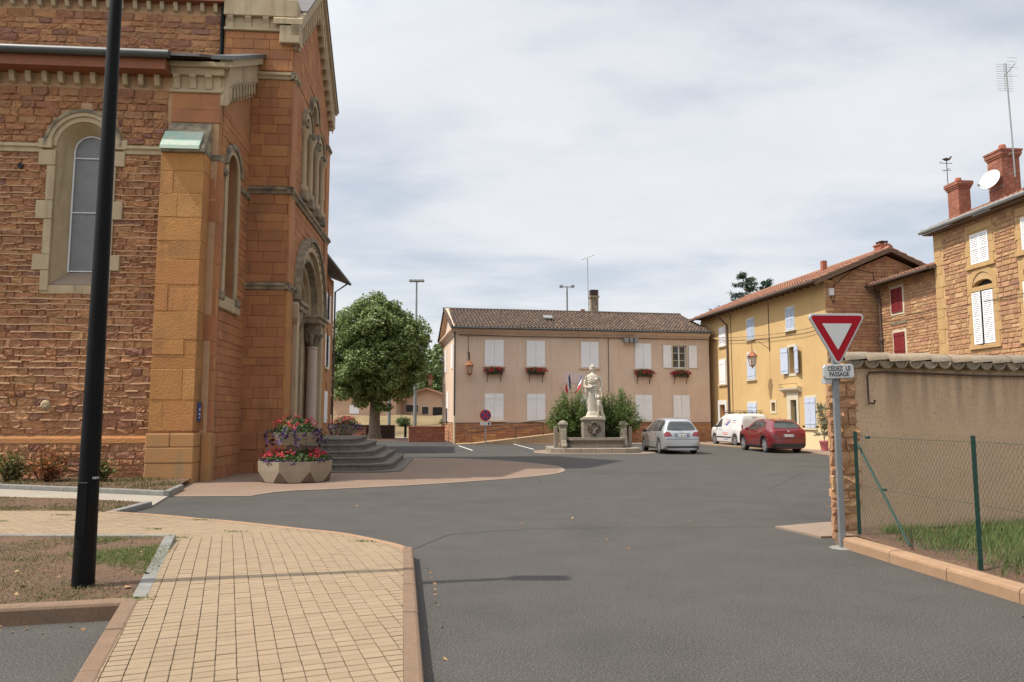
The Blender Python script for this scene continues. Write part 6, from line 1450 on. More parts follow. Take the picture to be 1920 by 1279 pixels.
c.wheels(.2, 7); c.mirror(2.75, 1.0, m_trim)
MB().tube([(.7, 0, 1.57), (.6, 0, 1.72)], .006, 5).build('aerial', m_trim, c.e)
# ---- red crossover
pa_r = mat('red_paint', (.15, .006, .012), (.135, .005, .010), scale=2, rough=.25, coat=.9)
c = Car('parked_car', 'dark red crossover parked in front of the white van', 'cars parked in the square', (12.6, 34.0, 0), HV, pa_r, 4.13,
        [(0, .66), (.02, .85), (.05, .98), (.10, 1.06), (.22, 1.16), (.42, 1.36), (.6, 1.48), (.85, 1.535), (1.5, 1.57), (2.1, 1.55), (2.5, 1.44), (2.95, 1.17), (3.2, 1.09), (3.7, 1.03), (3.95, .92), (4.08, .78), (4.13, .6)],
        [(0, .6), (.05, .93), (.15, 1.0), (.7, 1.08), (1.3, 1.04), (2.2, .98), (3.0, .97), (3.6, .95), (4.0, .80), (4.13, .55)],
        [(0, .70), (.04, .79), (.14, .85), (.5, .865), (1.2, .84), (2.6, .84), (3.3, .86), (3.7, .82), (4.0, .72), (4.13, .6)],
        [(0, .66), (.1, .76), (.35, .62), (.7, .55), (1.5, .575), (2.3, .575), (2.9, .70), (3.2, .78), (4.13, .58)], (.82, 3.35), .345, .235, .045)
c.decal('rear_window', [(-.60, 1.155), (-.4, 1.13), (.4, 1.13), (.60, 1.155), (.52, 1.3), (.44, 1.41), (.36, 1.45), (-.36, 1.45), (-.44, 1.41), (-.52, 1.3)], m_cgl, 'rear', off=.01)
for nm, q in (('rear_side_window', [(.78, 1.18), (1.6, 1.08), (1.6, 1.46), (1.2, 1.45), (.95, 1.36)]), ('side_window', [(1.67, 1.07), (2.62, 1.02), (2.68, 1.05), (2.35, 1.33), (2.12, 1.45), (1.67, 1.475)])): c.both(nm, q, m_cgl)
c.decal('windscreen', [(-.58, 1.16), (.58, 1.16), (.48, 1.44), (-.48, 1.44)], m_cgl, 'front', off=.008)
for sd in (1, -1): c.decal('tail_lamp', [(sd * .80, 1.03), (sd * .81, .83), (sd * .70, .80), (sd * .56, .95), (sd * .60, 1.03), (sd * .7, 1.08)], m_tail, 'rear', off=.02, res=.05)
c.plate(.80, off=.015); c.decal('lower_bumper', [(-.78, .25), (.78, .25), (.80, .44), (-.80, .44)], m_trim, 'rear', off=.008)
c.decal('reflector', [(-.78, .53), (-.5, .54), (-.5, .57), (-.78, .56)], m_tail, 'rear', off=.012); c.decal('reflector', [(.78, .53), (.5, .54), (.5, .57), (.78, .56)], m_tail, 'rear', off=.012)
c.decal('bumper_line', [(-.75, .665), (.75, .665), (.75, .68), (-.75, .68)], m_trim, 'rear', off=.005)
c.decal('emblem', [(.045 * math.cos(k * .524), .99 + .045 * math.sin(k * .524)) for k in range(12)], m_rim, 'rear', off=.02)
for a in c.axles:
    for sd in (1, -1): c.decal('arch_trim', [(a + (c.wr + .125) * math.cos(t), c.wr + (c.wr + .125) * math.sin(t)) for t in np.linspace(.12, math.pi - .12, 14)] + [(a + (c.wr + .068) * math.cos(t), c.wr + (c.wr + .068) * math.sin(t)) for t in np.linspace(math.pi - .12, .12, 14)], m_trim, 'side', sd, off=.008, res=.05)
c.both('sill', [(1.3, .24), (2.85, .24), (2.85, .33), (1.3, .33)], m_trim, off=.01); c.both('door_gap', [(1.63, .42), (1.642, .42), (1.642, 1.05), (1.63, 1.05)], m_trim, off=.003); c.both('door_handle', [(1.75, .93), (1.93, .93), (1.93, .96), (1.75, .96)], m_trim, off=.02)
c.wheels(.21, 5, True); c.mirror(2.55, 1.08, pa_r)
MB().tube([(.95, 0, 1.53), (.8, 0, 1.66)], .006, 5).build('aerial', m_trim, c.e)
# ---- white van with roof rack
pa_w = mat('white_paint', (.66, .665, .67), (.63, .635, .64), scale=2, rough=.3, coat=.5)
c = Car('parked_van', 'white delivery van with black roof rack and coloured lettering', 'cars parked in the square', (13.5, 41.5, 0), R(90 + 10), pa_w, 4.15,
        [(0, 1.45), (.012, 1.62), (.03, 1.70), (.08, 1.755), (.3, 1.80), (1.5, 1.815), (2.2, 1.79), (2.6, 1.68), (2.95, 1.42), (3.2, 1.18), (3.4, 1.10), (3.8, 1.03), (4.0, .93), (4.1, .8), (4.15, .62)],
        [(0, 1.02), (.1, 1.06), (2.2, 1.04), (3.0, 1.02), (3.5, 1.0), (3.9, .88), (4.15, .56)],
        [(0, .80), (.03, .835), (.12, .86), (.6, .865), (3.1, .865), (3.6, .84), (3.9, .76), (4.1, .66), (4.15, .58)],
        [(0, .74), (.1, .74), (2.0, .73), (2.5, .70), (3.0, .74), (3.3, .80), (4.15, .56)], (.78, 3.38), .315, .2, .01)
c.both('side_window', [(2.38, 1.06), (3.05, 1.04), (3.12, 1.09), (2.85, 1.33), (2.62, 1.50), (2.38, 1.55)], m_cgl)
c.decal('windscreen', [(-.64, 1.2), (.64, 1.2), (.58, 1.62), (-.58, 1.62)], m_cgl, 'front', off=.008)
c.both('rubbing_strip', [(1.15, .44), (2.95, .44), (2.95, .51), (1.15, .51)], m_trim, off=.012); c.both('door_handle', [(2.42, .90), (2.58, .90), (2.58, .94), (2.42, .94)], m_trim, off=.02); c.both('door_gap', [(2.30, .30), (2.312, .30), (2.312, 1.6), (2.30, 1.6)], MATS['dark_silver'], off=.003); c.both('door_gap', [(1.25, .34), (1.262, .34), (1.262, 1.6), (1.25, 1.6)], MATS['dark_silver'], off=.003)
lg_r = mat('lettering_red', (.60, .12, .11), rough=.5); lg_b = mat('lettering_blue', (.06, .10, .42), rough=.5); lg_o = mat('lettering_orange', (.72, .30, .18), rough=.5)
c.both('logo_swoosh', [(1.95, 1.18), (1.75, 1.24), (1.5, 1.34), (1.3, 1.45), (1.35, 1.36), (1.55, 1.22), (1.75, 1.12)], lg_b, off=.006); c.both('logo_swoosh', [(2.1, 1.16), (1.9, 1.26), (1.6, 1.33), (1.42, 1.47), (1.38, 1.52), (1.55, 1.42), (1.8, 1.30), (2.05, 1.24)], lg_r, off=.009)
b_ = [(1.55, 1.49, .4, lg_o), (.62, 1.42, .4, lg_b), (.62, 1.3, .4, lg_o), (1.5, .70, .75, lg_r), (1.55, .62, .6, lg_r), (1.5, .34, .6, lg_b)]
for x, z, l, mm in b_: c.both('lettering_bar', [(x, z), (x + l, z), (x + l, z + .035), (x, z + .035)], mm, off=.006)
c.decal('brake_light', [(-.16, 1.60), (.16, 1.60), (.16, 1.63), (-.16, 1.63)], m_tail, 'rear', off=.012)
for sd in (1, -1): c.decal('tail_lamp', [(sd * .80, 1.2), (sd * .80, .72), (sd * .72, .72), (sd * .71, 1.2)], m_tail, 'rear', off=.014, res=.05)
for sd in (1, -1): c.decal('rear_window', [(sd * .06, 1.08), (sd * .64, 1.08), (sd * .62, 1.5), (sd * .06, 1.5)], pa_w, 'rear', off=.008)
c.decal('lower_bumper', [(-.8, .28), (.8, .28), (.8, .5), (-.8, .5)], m_trim, 'rear', off=.01); c.plate(.85); c.decal('door_gap', [(-.006, .55), (.006, .55), (.006, 1.68), (-.006, 1.68)], MATS['dark_silver'], 'rear', off=.004)
b = MB()
for y in (-.62, .62): b.tube([(.25, y, 1.9), (2.5, y, 1.88)], .02, 6)
for y in (-.62, .62):
    for x0_, x1_ in ((.25, 1.0), (1.35, 2.5)): b.tube([(x0_, y, 1.9), (x0_ + .02, y, 1.99), (x1_ - .05, y, 1.99), (x1_, y, 1.9)], .014, 5)
for x in (.3, .9, 1.5, 2.1, 2.48): b.tube([(x, -.62, 1.9), (x, .62, 1.9)], .018, 5)
for x in (.45, 1.45, 2.3):
    for y in (-.6, .6): b.tube([(x, y, 1.9), (x, y * 1.1, 1.74)], .02, 5)
b.build('roof_rack', m_trim, c.e); c.wheels(.19, 5); c.mirror(2.95, 1.1, m_trim)
# ================================================================ fountain, statue, shrubs
m_stat = mat('statue_stone', (0.551, 0.503, 0.408), (0.475, 0.427, 0.342), scale=6, rough=.85, bump=.2, bscale=60)
m_fst = mat('fountain_stone', (0.328, 0.281, 0.218), (0.234, 0.195, 0.148), scale=4, rough=.92, bump=.5, bscale=40, speck=(0.172, 0.148, 0.117), speck_scale=30, speck_amt=.4)
m_fdk = mat('fountain_mossy_stone', (.20, .15, .11), (.13, .10, .075), scale=4, rough=.95, bump=.6, bscale=30, contrast=1.4)
fo = empty('fountain', (3.78, 34.25), R(2), 'stone fountain with trough, scrolled pillars and carved pedestal', 'fountain')
def rounded(x0, x1, y0, y1, r, n=5):
    out = []
    for cx_, cy_, a0 in ((x1 - r, y0 + r, -90), (x1 - r, y1 - r, 0), (x0 + r, y1 - r, 90), (x0 + r, y0 + r, 180)):
        out += [(cx_ + r * math.cos(R(a0 + 90 * k / n)), cy_ + r * math.sin(R(a0 + 90 * k / n))) for k in range(n + 1)]
    return out
sheet('fountain_apron', [(3.78 + a, 34.25 + b_) for a, b_ in rounded(-2.75, 2.9, -.95, 3.4, 1.5)], .008, m_forecb)
for k in range(6):     # stones of the step
    x0, x1 = -2.05 + k * .69, -2.05 + (k + 1) * .69; fy = lambda x: -.42 + .5 * max(0, abs(x) - 1.35)
    MB().prism([(x0 + .005, fy(x0)), (x1 - .005, fy(x1)), (x1 - .005, 2.6), (x0 + .005, 2.6)], -.02, .235, 'z').build('step_stone', m_fst, fo, bev=.025)
b = MB(); pro = rounded(-1.28, 1.45, -.08, .9, .3); inn = rounded(-1.1, 1.27, .1, .75, .2)
b.prism(rounded(-1.2, 1.37, .0, .85, .3), .235, .42, 'z').build('trough_base', m_fst, fo); MB().prism(rounded(-1.22, 1.39, -.03, .86, .3), .42, .58, 'z', [inn]).build('trough', m_fdk, fo)
MB().prism(pro, .58, .69, 'z', [inn]).build('trough_rim', m_fst, fo, bev=.025)
MB().prism(inn, .4, .62, 'z').build('water', mat('fountain_water', (.03, .04, .035), rough=.05, spec=.6), fo)
MB().box(-.42, .60, .72, 1.6, .2, 1.46).build('pedestal', m_fst, fo, bev=.015); MB().box(-.47, .65, .67, 1.65, 1.46, 1.60).build('pedestal_cap', m_fst, fo, bev=.03)
mk = MB(); mk.tube([(.09 + .17 * math.cos(t), .66, 1.22 + .19 * math.sin(t)) for t in np.linspace(0, 6.1, 14)], .055, 6)
for k in range(14): t = k * .449; mk.lathe([(.01, -.05), (.055, -.02), (.05, .03), (.01, .05)], 6, (.09 + .3 * math.cos(t), .68, 1.12 + .2 * math.sin(t)))
mk.lathe([(.02, -.14), (.1, -.08), (.12, .02), (.08, .11), (.02, .14)], 8, (.1, .68, .92)).build('carved_mask', m_fdk, fo, True)
MB().tube([(.1, .62, .9), (.1, .5, .88), (.1, .47, .84)], .02, 6).build('spout', m_iron, fo)
for s, cx_, oy in ((-1, -1.42, 0), (1, 1.5, .75)):
    MB().box(cx_ - .22, cx_ + .22, oy, .5 + oy, .235, .45).box(cx_ - .16, cx_ + .16, .05 + oy, .45 + oy, .45, 1.25).box(cx_ - .21, cx_ + .21, oy, .5 + oy, 1.25, 1.36).build('pillar', m_fst, fo, bev=.02)
    MB().lathe([(.2, 0), (.19, .04), (.1, .1), (.02, .13)], 10, (cx_, .25 + oy, 1.36)).build('pillar_cap', m_fst, fo, True)
    MB().prism([(q0 + oy, q1) for q0, q1 in [(-.05, .235), (-.3, .24), (-.3, .36), (-.2, .42), (-.1, .6), (-.02, 1.1), (.02, 1.1)]], cx_ - .12, cx_ + .12, 'x').build('scroll', m_fst, fo, bev=.03)
    MB().box(cx_ + s * .42, cx_ + s * .25, .2 + oy, .4 + oy, .235, 1.2).build('side_slab', m_fst, fo, bev=.02)
# statue: draped half figure growing out of a tapered pillar, a small child reaching up at its side
su = empty('statue', (3.85, 35.4, 1.60), R(2), 'pale stone statue of a draped bust with a child reaching up', 'statue')
b = MB()
sec = [(.0, .44, .34), (.06, .43, .33), (.1, .36, .28), (.26, .30, .25), (.28, .27, .23), (.34, .265, .225), (.7, .275, .23), (1.1, .29, .235), (1.3, .30, .24), (1.45, .285, .225), (1.58, .25, .20), (1.72, .27, .215), (1.86, .30, .21), (1.96, .32, .19), (2.03, .27, .16), (2.08, .15, .12), (2.13, .09, .095), (2.2, .085, .09)]
vs = []; n = 20
for z, a, c_ in sec:
    sq = 3.2 if z < 1.2 else 2.3
    for k in range(n):
        t = 2 * math.pi * k / n; cx_, sx_ = math.cos(t), math.sin(t); vs.append((a * abs(cx_) ** (2 / sq) * (1 if cx_ > 0 else -1), c_ * abs(sx_) ** (2 / sq) * (1 if sx_ > 0 else -1), z))
b.add(vs, [(i * n + k, i * n + (k + 1) % n, (i + 1) * n + (k + 1) % n, (i + 1) * n + k) for i in range(len(sec) - 1) for k in range(n)] + [tuple(reversed(range(n))), tuple(range((len(sec) - 1) * n, len(sec) * n))])
def ball(c_, rx, ry, rz, n=12): 
    b.lathe([(math.sin(math.pi * i / 10), -math.cos(math.pi * i / 10) * rz) for i in range(11)], n, (c_[0], c_[1], c_[2])) if rx == 1 else b.lathe([(max(.004, rx * math.sin(math.pi * i / 10)), -math.cos(math.pi * i / 10) * rz) for i in range(11)], n, c_, 0, 1, ry / rx)
ball((.0, -.03, 2.36), .115, .145, .165); ball((.0, .045, 2.40), .135, .14, .15); ball((0, -.05, 2.49), .1, .09, .05); ball((0, .14, 2.33), .1, .1, .12)   # head, hair, knot
ball((-.11, .0, 2.3), .05, .08, .12); ball((.11, .0, 2.3), .05, .08, .12)
b.add([(0, -.175, 2.40), (-.03, -.155, 2.31), (.03, -.155, 2.31), (0, -.225, 2.315), (0, -.14, 2.3)], [(0, 1, 3), (0, 3, 2), (1, 4, 3), (3, 4, 2), (0, 2, 4, 1)])
b.tube([(-.05, -.148, 2.26), (.05, -.148, 2.26)], .016, 5); ball((0, -.13, 2.22), .045, .04, .03)
b.tube([(-.1, -.12, 2.41), (-.05, -.172, 2.42), (0, -.178, 2.41), (.05, -.172, 2.42), (.1, -.12, 2.41)], .022, 6); ball((-.055, -.135, 2.31), .04, .035, .035); ball((.055, -.135, 2.31), .04, .035, .035)
for x in (-.12, .12): ball((x, -.14, 1.83), .095, .09, .09)
b.tube([(-.30, .0, 1.96), (-.41, -.0, 1.72), (-.43, -.08, 1.48), (-.24, -.27, 1.42), (-.02, -.3, 1.46)], [.085, .075, .065, .055, .042], 10)     # arm across the waist
b.tube([(.30, .0, 1.96), (.42, -.02, 1.72), (.45, -.1, 1.48), (.36, -.2, 1.32)], [.085, .075, .065, .05], 10); ball((.35, -.22, 1.3), .07, .06, .08)
for k in range(4): b.tube([(-.02 - .03 * k, -.33 - .004 * k, 1.515), (.03, -.33, 1.53 - .024 * k)], .014, 5)
for k, (z0_, z1_) in enumerate(((1.80, 1.84), (1.72, 1.76), (1.60, 1.45), (1.52, 1.36), (1.44, 1.26), (1.36, 1.36))):      # folds of the drapery
    q_ = .04 if k < 2 else 0; b.tube([(-.27, -.1, z0_ - .02 * k), (-.1, -.23 - q_, (z0_ + z1_) / 2 - .07), (.13, -.235 - q_, (z0_ + z1_) / 2 - .02), (.27, -.1, z1_ + .08)], [.022, .026, .026, .022], 6)
for x in (-.26, -.2): b.tube([(x - .12, -.12, 1.5), (x - .12, -.14, 1.2), (x - .08, -.12, .95)], [.06, .05, .02], 6)
# the child
b.tube([(.2, -.34, .1), (.22, -.36, .3), (.24, -.36, .48)], [.06, .055, .075], 8); b.tube([(.4, -.3, .08), (.36, -.33, .28), (.3, -.36, .48)], [.055, .055, .08], 8)
b.tube([(.27, -.36, .45), (.25, -.38, .6), (.23, -.36, .78), (.23, -.34, .86)], [.1, .115, .11, .05], 10); ball((.22, -.37, .97), .09, .095, .105); ball((.22, -.33, 1.0), .095, .09, .095)
b.tube([(.16, -.36, .8), (.1, -.4, .95), (.1, -.34, 1.15)], [.045, .04, .03], 7); b.tube([(.32, -.34, .8), (.4, -.34, 1.0), (.38, -.26, 1.24)], [.045, .04, .03], 7); ball((.21, -.48, .95), .016, .02, .02)
b.tube([(.36, -.28, .62), (.42, -.22, .35), (.46, -.2, .06)], [.07, .07, .09], 8); ball((.5, -.22, .1), .07, .07, .09)
me0 = b.mesh('figure', m_stat); tmp = bpy.data.objects.new('figure', me0); C.objects.link(tmp)
md = tmp.modifiers.new('r', 'REMESH'); md.mode = 'VOXEL'; md.voxel_size = .0135; sm = tmp.modifiers.new('s', 'SMOOTH'); sm.factor = .4; sm.iterations = 1
me1 = bpy.data.meshes.new_from_object(tmp.evaluated_get(bpy.context.evaluated_depsgraph_get())); bpy.data.objects.remove(tmp)
for p in me1.polygons: p.use_smooth = True
if not me1.materials: me1.materials.append(m_stat)
o = bpy.data.objects.new('figure', me1); C.objects.link(o); o.parent = su; o.scale = (.93, 1, 1)
MB().box(-.46, .52, -.42, .38, -.0, .05).build('base', m_stat, su, bev=.01)
# shrubs behind it
m_shrub = mat('shrub_leaf', (0.103, 0.172, 0.0345), tints=[(0.0747, 0.132, 0.0253), (0.127, 0.207, 0.0403), (0.172, 0.23, 0.0575), (0.0978, 0.161, 0.0345), (0.218, 0.23, 0.0805)], rough=.55, leaf=.35)
def spray_shrub(name, loc, label, h, rad, nst, seed, m, group=None, leafs=46, ls=.13, asp=.32):
    r = np.random.default_rng(seed); e = empty(name, loc, 0, label, 'shrub', group); st_ = MB(); Ps, Ns = [], []
    for i in range(nst):
        a = r.uniform(0, 2 * math.pi); q = r.uniform(.1, 1) ** .6; ex = Vector((math.cos(a) * rad * q, math.sin(a) * rad * q * .8, h * (1.02 - .55 * q ** 2.2) * r.uniform(.75, 1.05)))
        p0 = Vector((math.cos(a) * .15 * r.random(), math.sin(a) * .15 * r.random(), 0)); m1 = p0.lerp(ex, .5) + Vector((0, 0, .12 * h)); pts = [p0, p0.lerp(m1, .5), m1, m1.lerp(ex, .55), ex]
        st_.tube([tuple(p) for p in pts], [.02, .016, .012, .008, .003], 4, cap=False)
        for k in range(leafs):
            t = r.uniform(.12, 1); s_ = t * 4; j = min(3, int(s_)); p = pts[j].lerp(pts[j + 1], s_ - j); Ps.append(np.array(p) + r.normal(0, .075, 3)); Ns.append(r.normal(0, .5, 3) + np.array([0, 0, .7]))
    v, f = leaf_mesh(np.array(Ps), unit(np.array(Ns)), ls, asp, r=r); np_obj('foliage', v, f, m, e); st_.build('stems', m_wood, e, fix=False); return e
spray_shrub('shrub', (2.95, 36.4, 0), 'feathery green shrub left of the statue behind the fountain', 3.05, 1.35, 210, 3, m_shrub, 'shrubs behind the fountain', 72)
spray_shrub('shrub', (4.95, 36.0, 0), 'feathery green shrub right of the statue behind the fountain', 3.05, 1.4, 210, 4, m_shrub, 'shrubs behind the fountain', 72)
# ================================================================ lamp post in the lawn
lp = empty('lamp_post', (-4.0, 7.11, .13), 0, 'tall black lamp post rising out of the lawn in the foreground', 'lamp post')
MB().lathe([(.098, 0), (.096, .25), (.088, 1.2), (.077, 2.6), (.065, 4.3), (.056, 6.0), (.053, 6.32)], 22).build('pole', m_black, lp, True)
MB().box(-.1, .5, -.12, .12, 6.28, 6.38).box(-.06, .46, -.09, .09, 6.24, 6.281).build('lamp_head', m_black, lp, bev=.02)
MB().box(.07, .105, -.07, -.02, .98, 1.0).build('hatch_lock', m_zinc, lp); MB().box(-.045, .045, -.1, -.06, .45, .95).build('access_door', m_black, lp, bev=.004)
# ================================================================ planters with flowers
m_conc = mat('planter_concrete', (0.328, 0.262, 0.189), (0.271, 0.213, 0.148), scale=3, rough=.95, bump=.7, bscale=60, speck=(0.197, 0.148, 0.107), speck_scale=60, speck_amt=.5)
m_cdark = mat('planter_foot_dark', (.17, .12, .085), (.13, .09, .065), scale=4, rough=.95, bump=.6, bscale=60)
def planter(loc, rz, label, seed, flab, ulab):
    e = empty('flower_planter', loc, rz, label, 'planter', 'two-tier planters at the church door')
    def bowl(r0, r1, r2, z0_, z1_, z2_, n=8):       # facets with cut triangles at the foot
        mb = MB(); top = [(r2 * math.cos(2 * math.pi * (k + .5) / n), r2 * math.sin(2 * math.pi * (k + .5) / n), z2_) for k in range(n)]
        mid = [(r1 * math.cos(2 * math.pi * (k + .5) / n), r1 * math.sin(2 * math.pi * (k + .5) / n), z1_) for k in range(n)]
        bot = []
        for k in range(n):
            for d in (-.2, .2): a = 2 * math.pi * (k + d) / n; bot.append((r0 * math.cos(a), r0 * math.sin(a), z0_))
        vs = top + mid + bot; fs = []
        for k in range(n):
            a, c_ = (k - 1) % n, k; fs.append((a, c_, n + c_, n + a)); fs.append((n + a, n + c_, 2 * n + 2 * k + 1, 2 * n + 2 * k))
        mb.add(vs, fs)
        ri = r2 - .09; inn_ = [(ri * math.cos(2 * math.pi * (k + .5) / n), ri * math.sin(2 * math.pi * (k + .5) / n), z2_) for k in range(n)]; low = [(x, y, z2_ - .12) for x, y, z in inn_]
        mb.add(top + inn_ + low, [(k, (k + 1) % n, n + (k + 1) % n, n + k) for k in range(n)] + [(n + k, n + (k + 1) % n, 2 * n + (k + 1) % n, 2 * n + k) for k in range(n)] + [tuple(range(2 * n, 3 * n))])
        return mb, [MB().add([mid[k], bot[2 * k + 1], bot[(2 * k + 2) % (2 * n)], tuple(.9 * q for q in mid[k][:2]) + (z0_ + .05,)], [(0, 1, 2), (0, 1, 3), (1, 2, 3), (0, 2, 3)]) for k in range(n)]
    mb, dk = bowl(.88, .985, 1.0, .02, .30, .54); o = mb.build('lower_bowl', m_conc, e, fix=False); [d_.build('cut_facet', m_cdark, o) for d_ in dk]
    MB().lathe([(.30, .44), (.26, .6), (.25, .85), (.30, .97)], 12).build('stem', m_conc, e, True)
    mb, dk = bowl(.48, .50, .60, .94, .97, 1.27, 12); mb.build('upper_bowl', m_conc, e, fix=False)
    f1 = empty('flowers', loc, rz, flab, 'flowers', 'flowers in the church planters'); r = np.random.default_rng(seed)
    d = r.uniform(0, 2 * math.pi, 1500); q = np.sqrt(r.uniform(.06, 1, 1500)) * .92; P = np.c_[q * np.cos(d), q * np.sin(d), .48 + .27 * (1 - q ** 2) * r.uniform(.5, 1.1, 1500) + .07]
    v, f = leaf_mesh(P, unit(r.normal(0, .6, (1500, 3)) + [0, 0, .7]), .085, .8, r=r); np_obj('leaves', v, f, m_gleaf, f1)
    k = 95; d = r.uniform(0, 2 * math.pi, k); q = np.sqrt(r.uniform(.25, 1, k)) * .9; hc = np.c_[q * np.cos(d), q * np.sin(d), .56 + .25 * (1 - q ** 2) + r.uniform(0, .06, k)]; idx = r.integers(0, k, 760); P = hc[idx] + r.normal(0, .033, (760, 3))
    v, f = leaf_mesh(P, unit(r.normal(0, .6, (760, 3)) + [0, -.3, .6]), .048, .95, r=r); np_obj('red_blossoms', v, f, m_geranium, f1)
    d = r.uniform(0, 2 * math.pi, 170); P = np.c_[.93 * np.cos(d), .93 * np.sin(d), .54 + r.normal(0, .035, 170)]; v, f = leaf_mesh(P, unit(np.c_[np.cos(d), np.sin(d), np.full(170, .4)] + r.normal(0, .4, (170, 3))), .07, .95, r=r); np_obj('purple_blossoms', v, f, m_petunia, f1)
    f2 = empty('flowers', loc, rz, ulab, 'flowers', 'flowers in the church planters')
    n_ = 1100; d = unit(r.normal(size=(n_, 3))); d[:, 2] = abs(d[:, 2]); P = np.array([0, 0, 1.24]) + d * np.array([.58, .58, .46]) * r.uniform(.4, 1, (n_, 1)); v, f = leaf_mesh(P, unit(d + r.normal(0, .5, (n_, 3))), .085, .7, r=r); np_obj('leaves', v, f, m_gleaf, f2)
    k = 46; d = unit(r.normal(size=(k, 3))); d[:, 2] = abs(d[:, 2]) * .8 + .25; hc = np.array([0, 0, 1.26]) + d * np.array([.56, .56, .42]); idx = r.integers(0, k, 380); P = hc[idx] + r.normal(0, .04, (380, 3)); v, f = leaf_mesh(P, unit(d[idx] + r.normal(0, .5, (380, 3))), .045, .95, r=r); np_obj('red_blossoms', v, f, m_geranium, f2)
    Pp = []; Pl = []
    for k in range(26):
        a = 2 * math.pi * k / 26 + r.normal(0, .1); ln = r.uniform(.15, .42) if k % 5 else .5
        for t in np.linspace(0, 1, 16): c_ = np.array([math.cos(a), math.sin(a), 0]); p = c_ * (.58 + .22 * t ** .6 * (1 + r.normal(0, .1))) + np.array([0, 0, 1.32 - ln * t ** 1.4]) + r.normal(0, .045, 3); (Pp if r.random() < .62 else Pl).append(p)
    for nm, LL, mm, sz in (('purple_blossoms', Pp, m_petunia, .085), ('trailing_leaves', Pl, m_gleaf, .07)): LL = np.array(LL); v, f = leaf_mesh(LL, unit(LL * [1, 1, 0] + r.normal(0, .35, LL.shape)), sz, .95, r=r); np_obj(nm, v, f, mm, f2)
    return e
planter((-5.68, 19.72, 0), R(14.5), 'near two-tier concrete planter in front of the church steps', 61, 'red geraniums filling the lower bowl of the near planter', 'red geraniums and trailing purple petunias in the upper bowl of the near planter')
planter((-7.15, 32.0, 0), R(4.5), 'far two-tier concrete planter half hidden behind the church steps', 62, 'red flowers low in the far planter behind the steps', 'red geraniums in the upper bowl of the far planter behind the steps')
# rose bushes below the church wall
m_rleaf = mat('rose_leaf', (.10, .14, .03), tints=[(.09, .14, .03), (.14, .18, .05), (.20, .09, .03), (.10, .15, .03)], rough=.6, leaf=.3)
m_rleafo = mat('rusty_rose_leaf', (.35, .09, .03), tints=[(.36, .09, .03), (.28, .08, .03), (.14, .14, .04), (.42, .13, .04)], rough=.6, leaf=.3)
for x, y, h, rad, mm, lb, sd in ((-12.15, 18.25, .75, .42, m_rleaf, 'green rose bush at the left edge below the church wall', 1), (-11.25, 18.15, .85, .55, m_rleafo, 'rusty orange rose bush left of the lamp post below the church wall', 2), (-10.0, 18.2, .55, .3, m_rleaf, 'small green rose bush just right of the lamp post by the wall', 3)):
    spray_shrub('rose_bush', (x, y, .12), lb, h, rad, 26, sd, mm, 'rose bushes below the church wall', 26, .09, .7)
# ================================================================ trees
m_plane = mat('plane_leaf', (0.142, 0.195, 0.0496), tints=[(0.0944, 0.147, 0.0354), (0.153, 0.212, 0.0543), (0.183, 0.236, 0.0684), (0.124, 0.183, 0.0448), (0.212, 0.236, 0.0885)], rough=.6, leaf=.22)
m_bark = mat('plane_bark', (.20, .165, .12), (.12, .10, .075), scale=5, rough=.95, bump=.6, bscale=12, contrast=1.5)
def tree(name, loc, label, trunk_h, trunk_r, cz_, rx, rz_, nclump, per, leafsz, m, seed, group=None, bark=None, crad=(.5, .85), limbs=9, flat=.75, shape=None):
    r = np.random.default_rng(seed); e = empty(name, loc, 0, label, 'tree', group)
    b = MB(); b.tube([(0, 0, -.1), (0, 0, .12), (.02, 0, .5), (.0, 0, trunk_h * .6), (.03, .0, trunk_h), (.0, 0, trunk_h + (cz_ - trunk_h) * .6)], [trunk_r * 1.7, trunk_r * 1.35, trunk_r * 1.05, trunk_r * .95, trunk_r * .95, trunk_r * .4], 14)
    cs = []; rad = []
    for i in range(nclump):
        d = unit(r.normal(size=3)); q = r.uniform(.25, 1) ** .38
        p = np.array([0, 0, cz_]) + d * np.array([rx, rx, rz_]) * q
        if d[2] < 0: p[2] = cz_ + d[2] * rz_ * q * flat
        if shape: p = shape(p, r)
        cs.append(p); rad.append(r.uniform(*crad))
    for i in range(limbs):
        t = cs[r.integers(0, nclump)]; s0 = np.array([0, 0, trunk_h * r.uniform(.85, 1.2)]); mid = (s0 + t) / 2 + np.array([0, 0, .3]); b.tube([tuple(s0), tuple(mid), tuple(t)], [trunk_r * .45, trunk_r * .28, .04], 7, cap=False)
    b.build('trunk', bark or m_bark, e, True, fix=False)
    v, f = clump_leaves(cs, rad, [int(per * (q / crad[1]) ** 1.5) for q in rad], leafsz, r, up=.45, aspect=.8); np_obj('crown', v, f, m, e); return e
def plane_shape(p, r):
    z = p[2]; k = 1 - .34 * max(0, (z - 6.4) / 4.4) ** 1.6 + .10 * math.sin(p[0] * 1.7 + p[2] * 1.3) + .07 * math.sin(p[1] * 2.3 - p[2] * 2.1); p[:2] *= k; p += r.normal(0, .16, 3); return p
tree('plane_tree', (-9.95, 54.0, 0), 'large round-crowned plane tree between church and town hall', 2.5, .40, 6.4, 3.4, 3.95, 500, 250, .2, m_plane, 8, crad=(.35, .8), shape=plane_shape, limbs=16, flat=1.02)
m_bgt = mat('distant_leaf', (0.108, 0.156, 0.054), tints=[(0.09, 0.132, 0.042), (0.144, 0.198, 0.066), (0.108, 0.162, 0.054), (0.18, 0.216, 0.084)], rough=.7, leaf=.25)
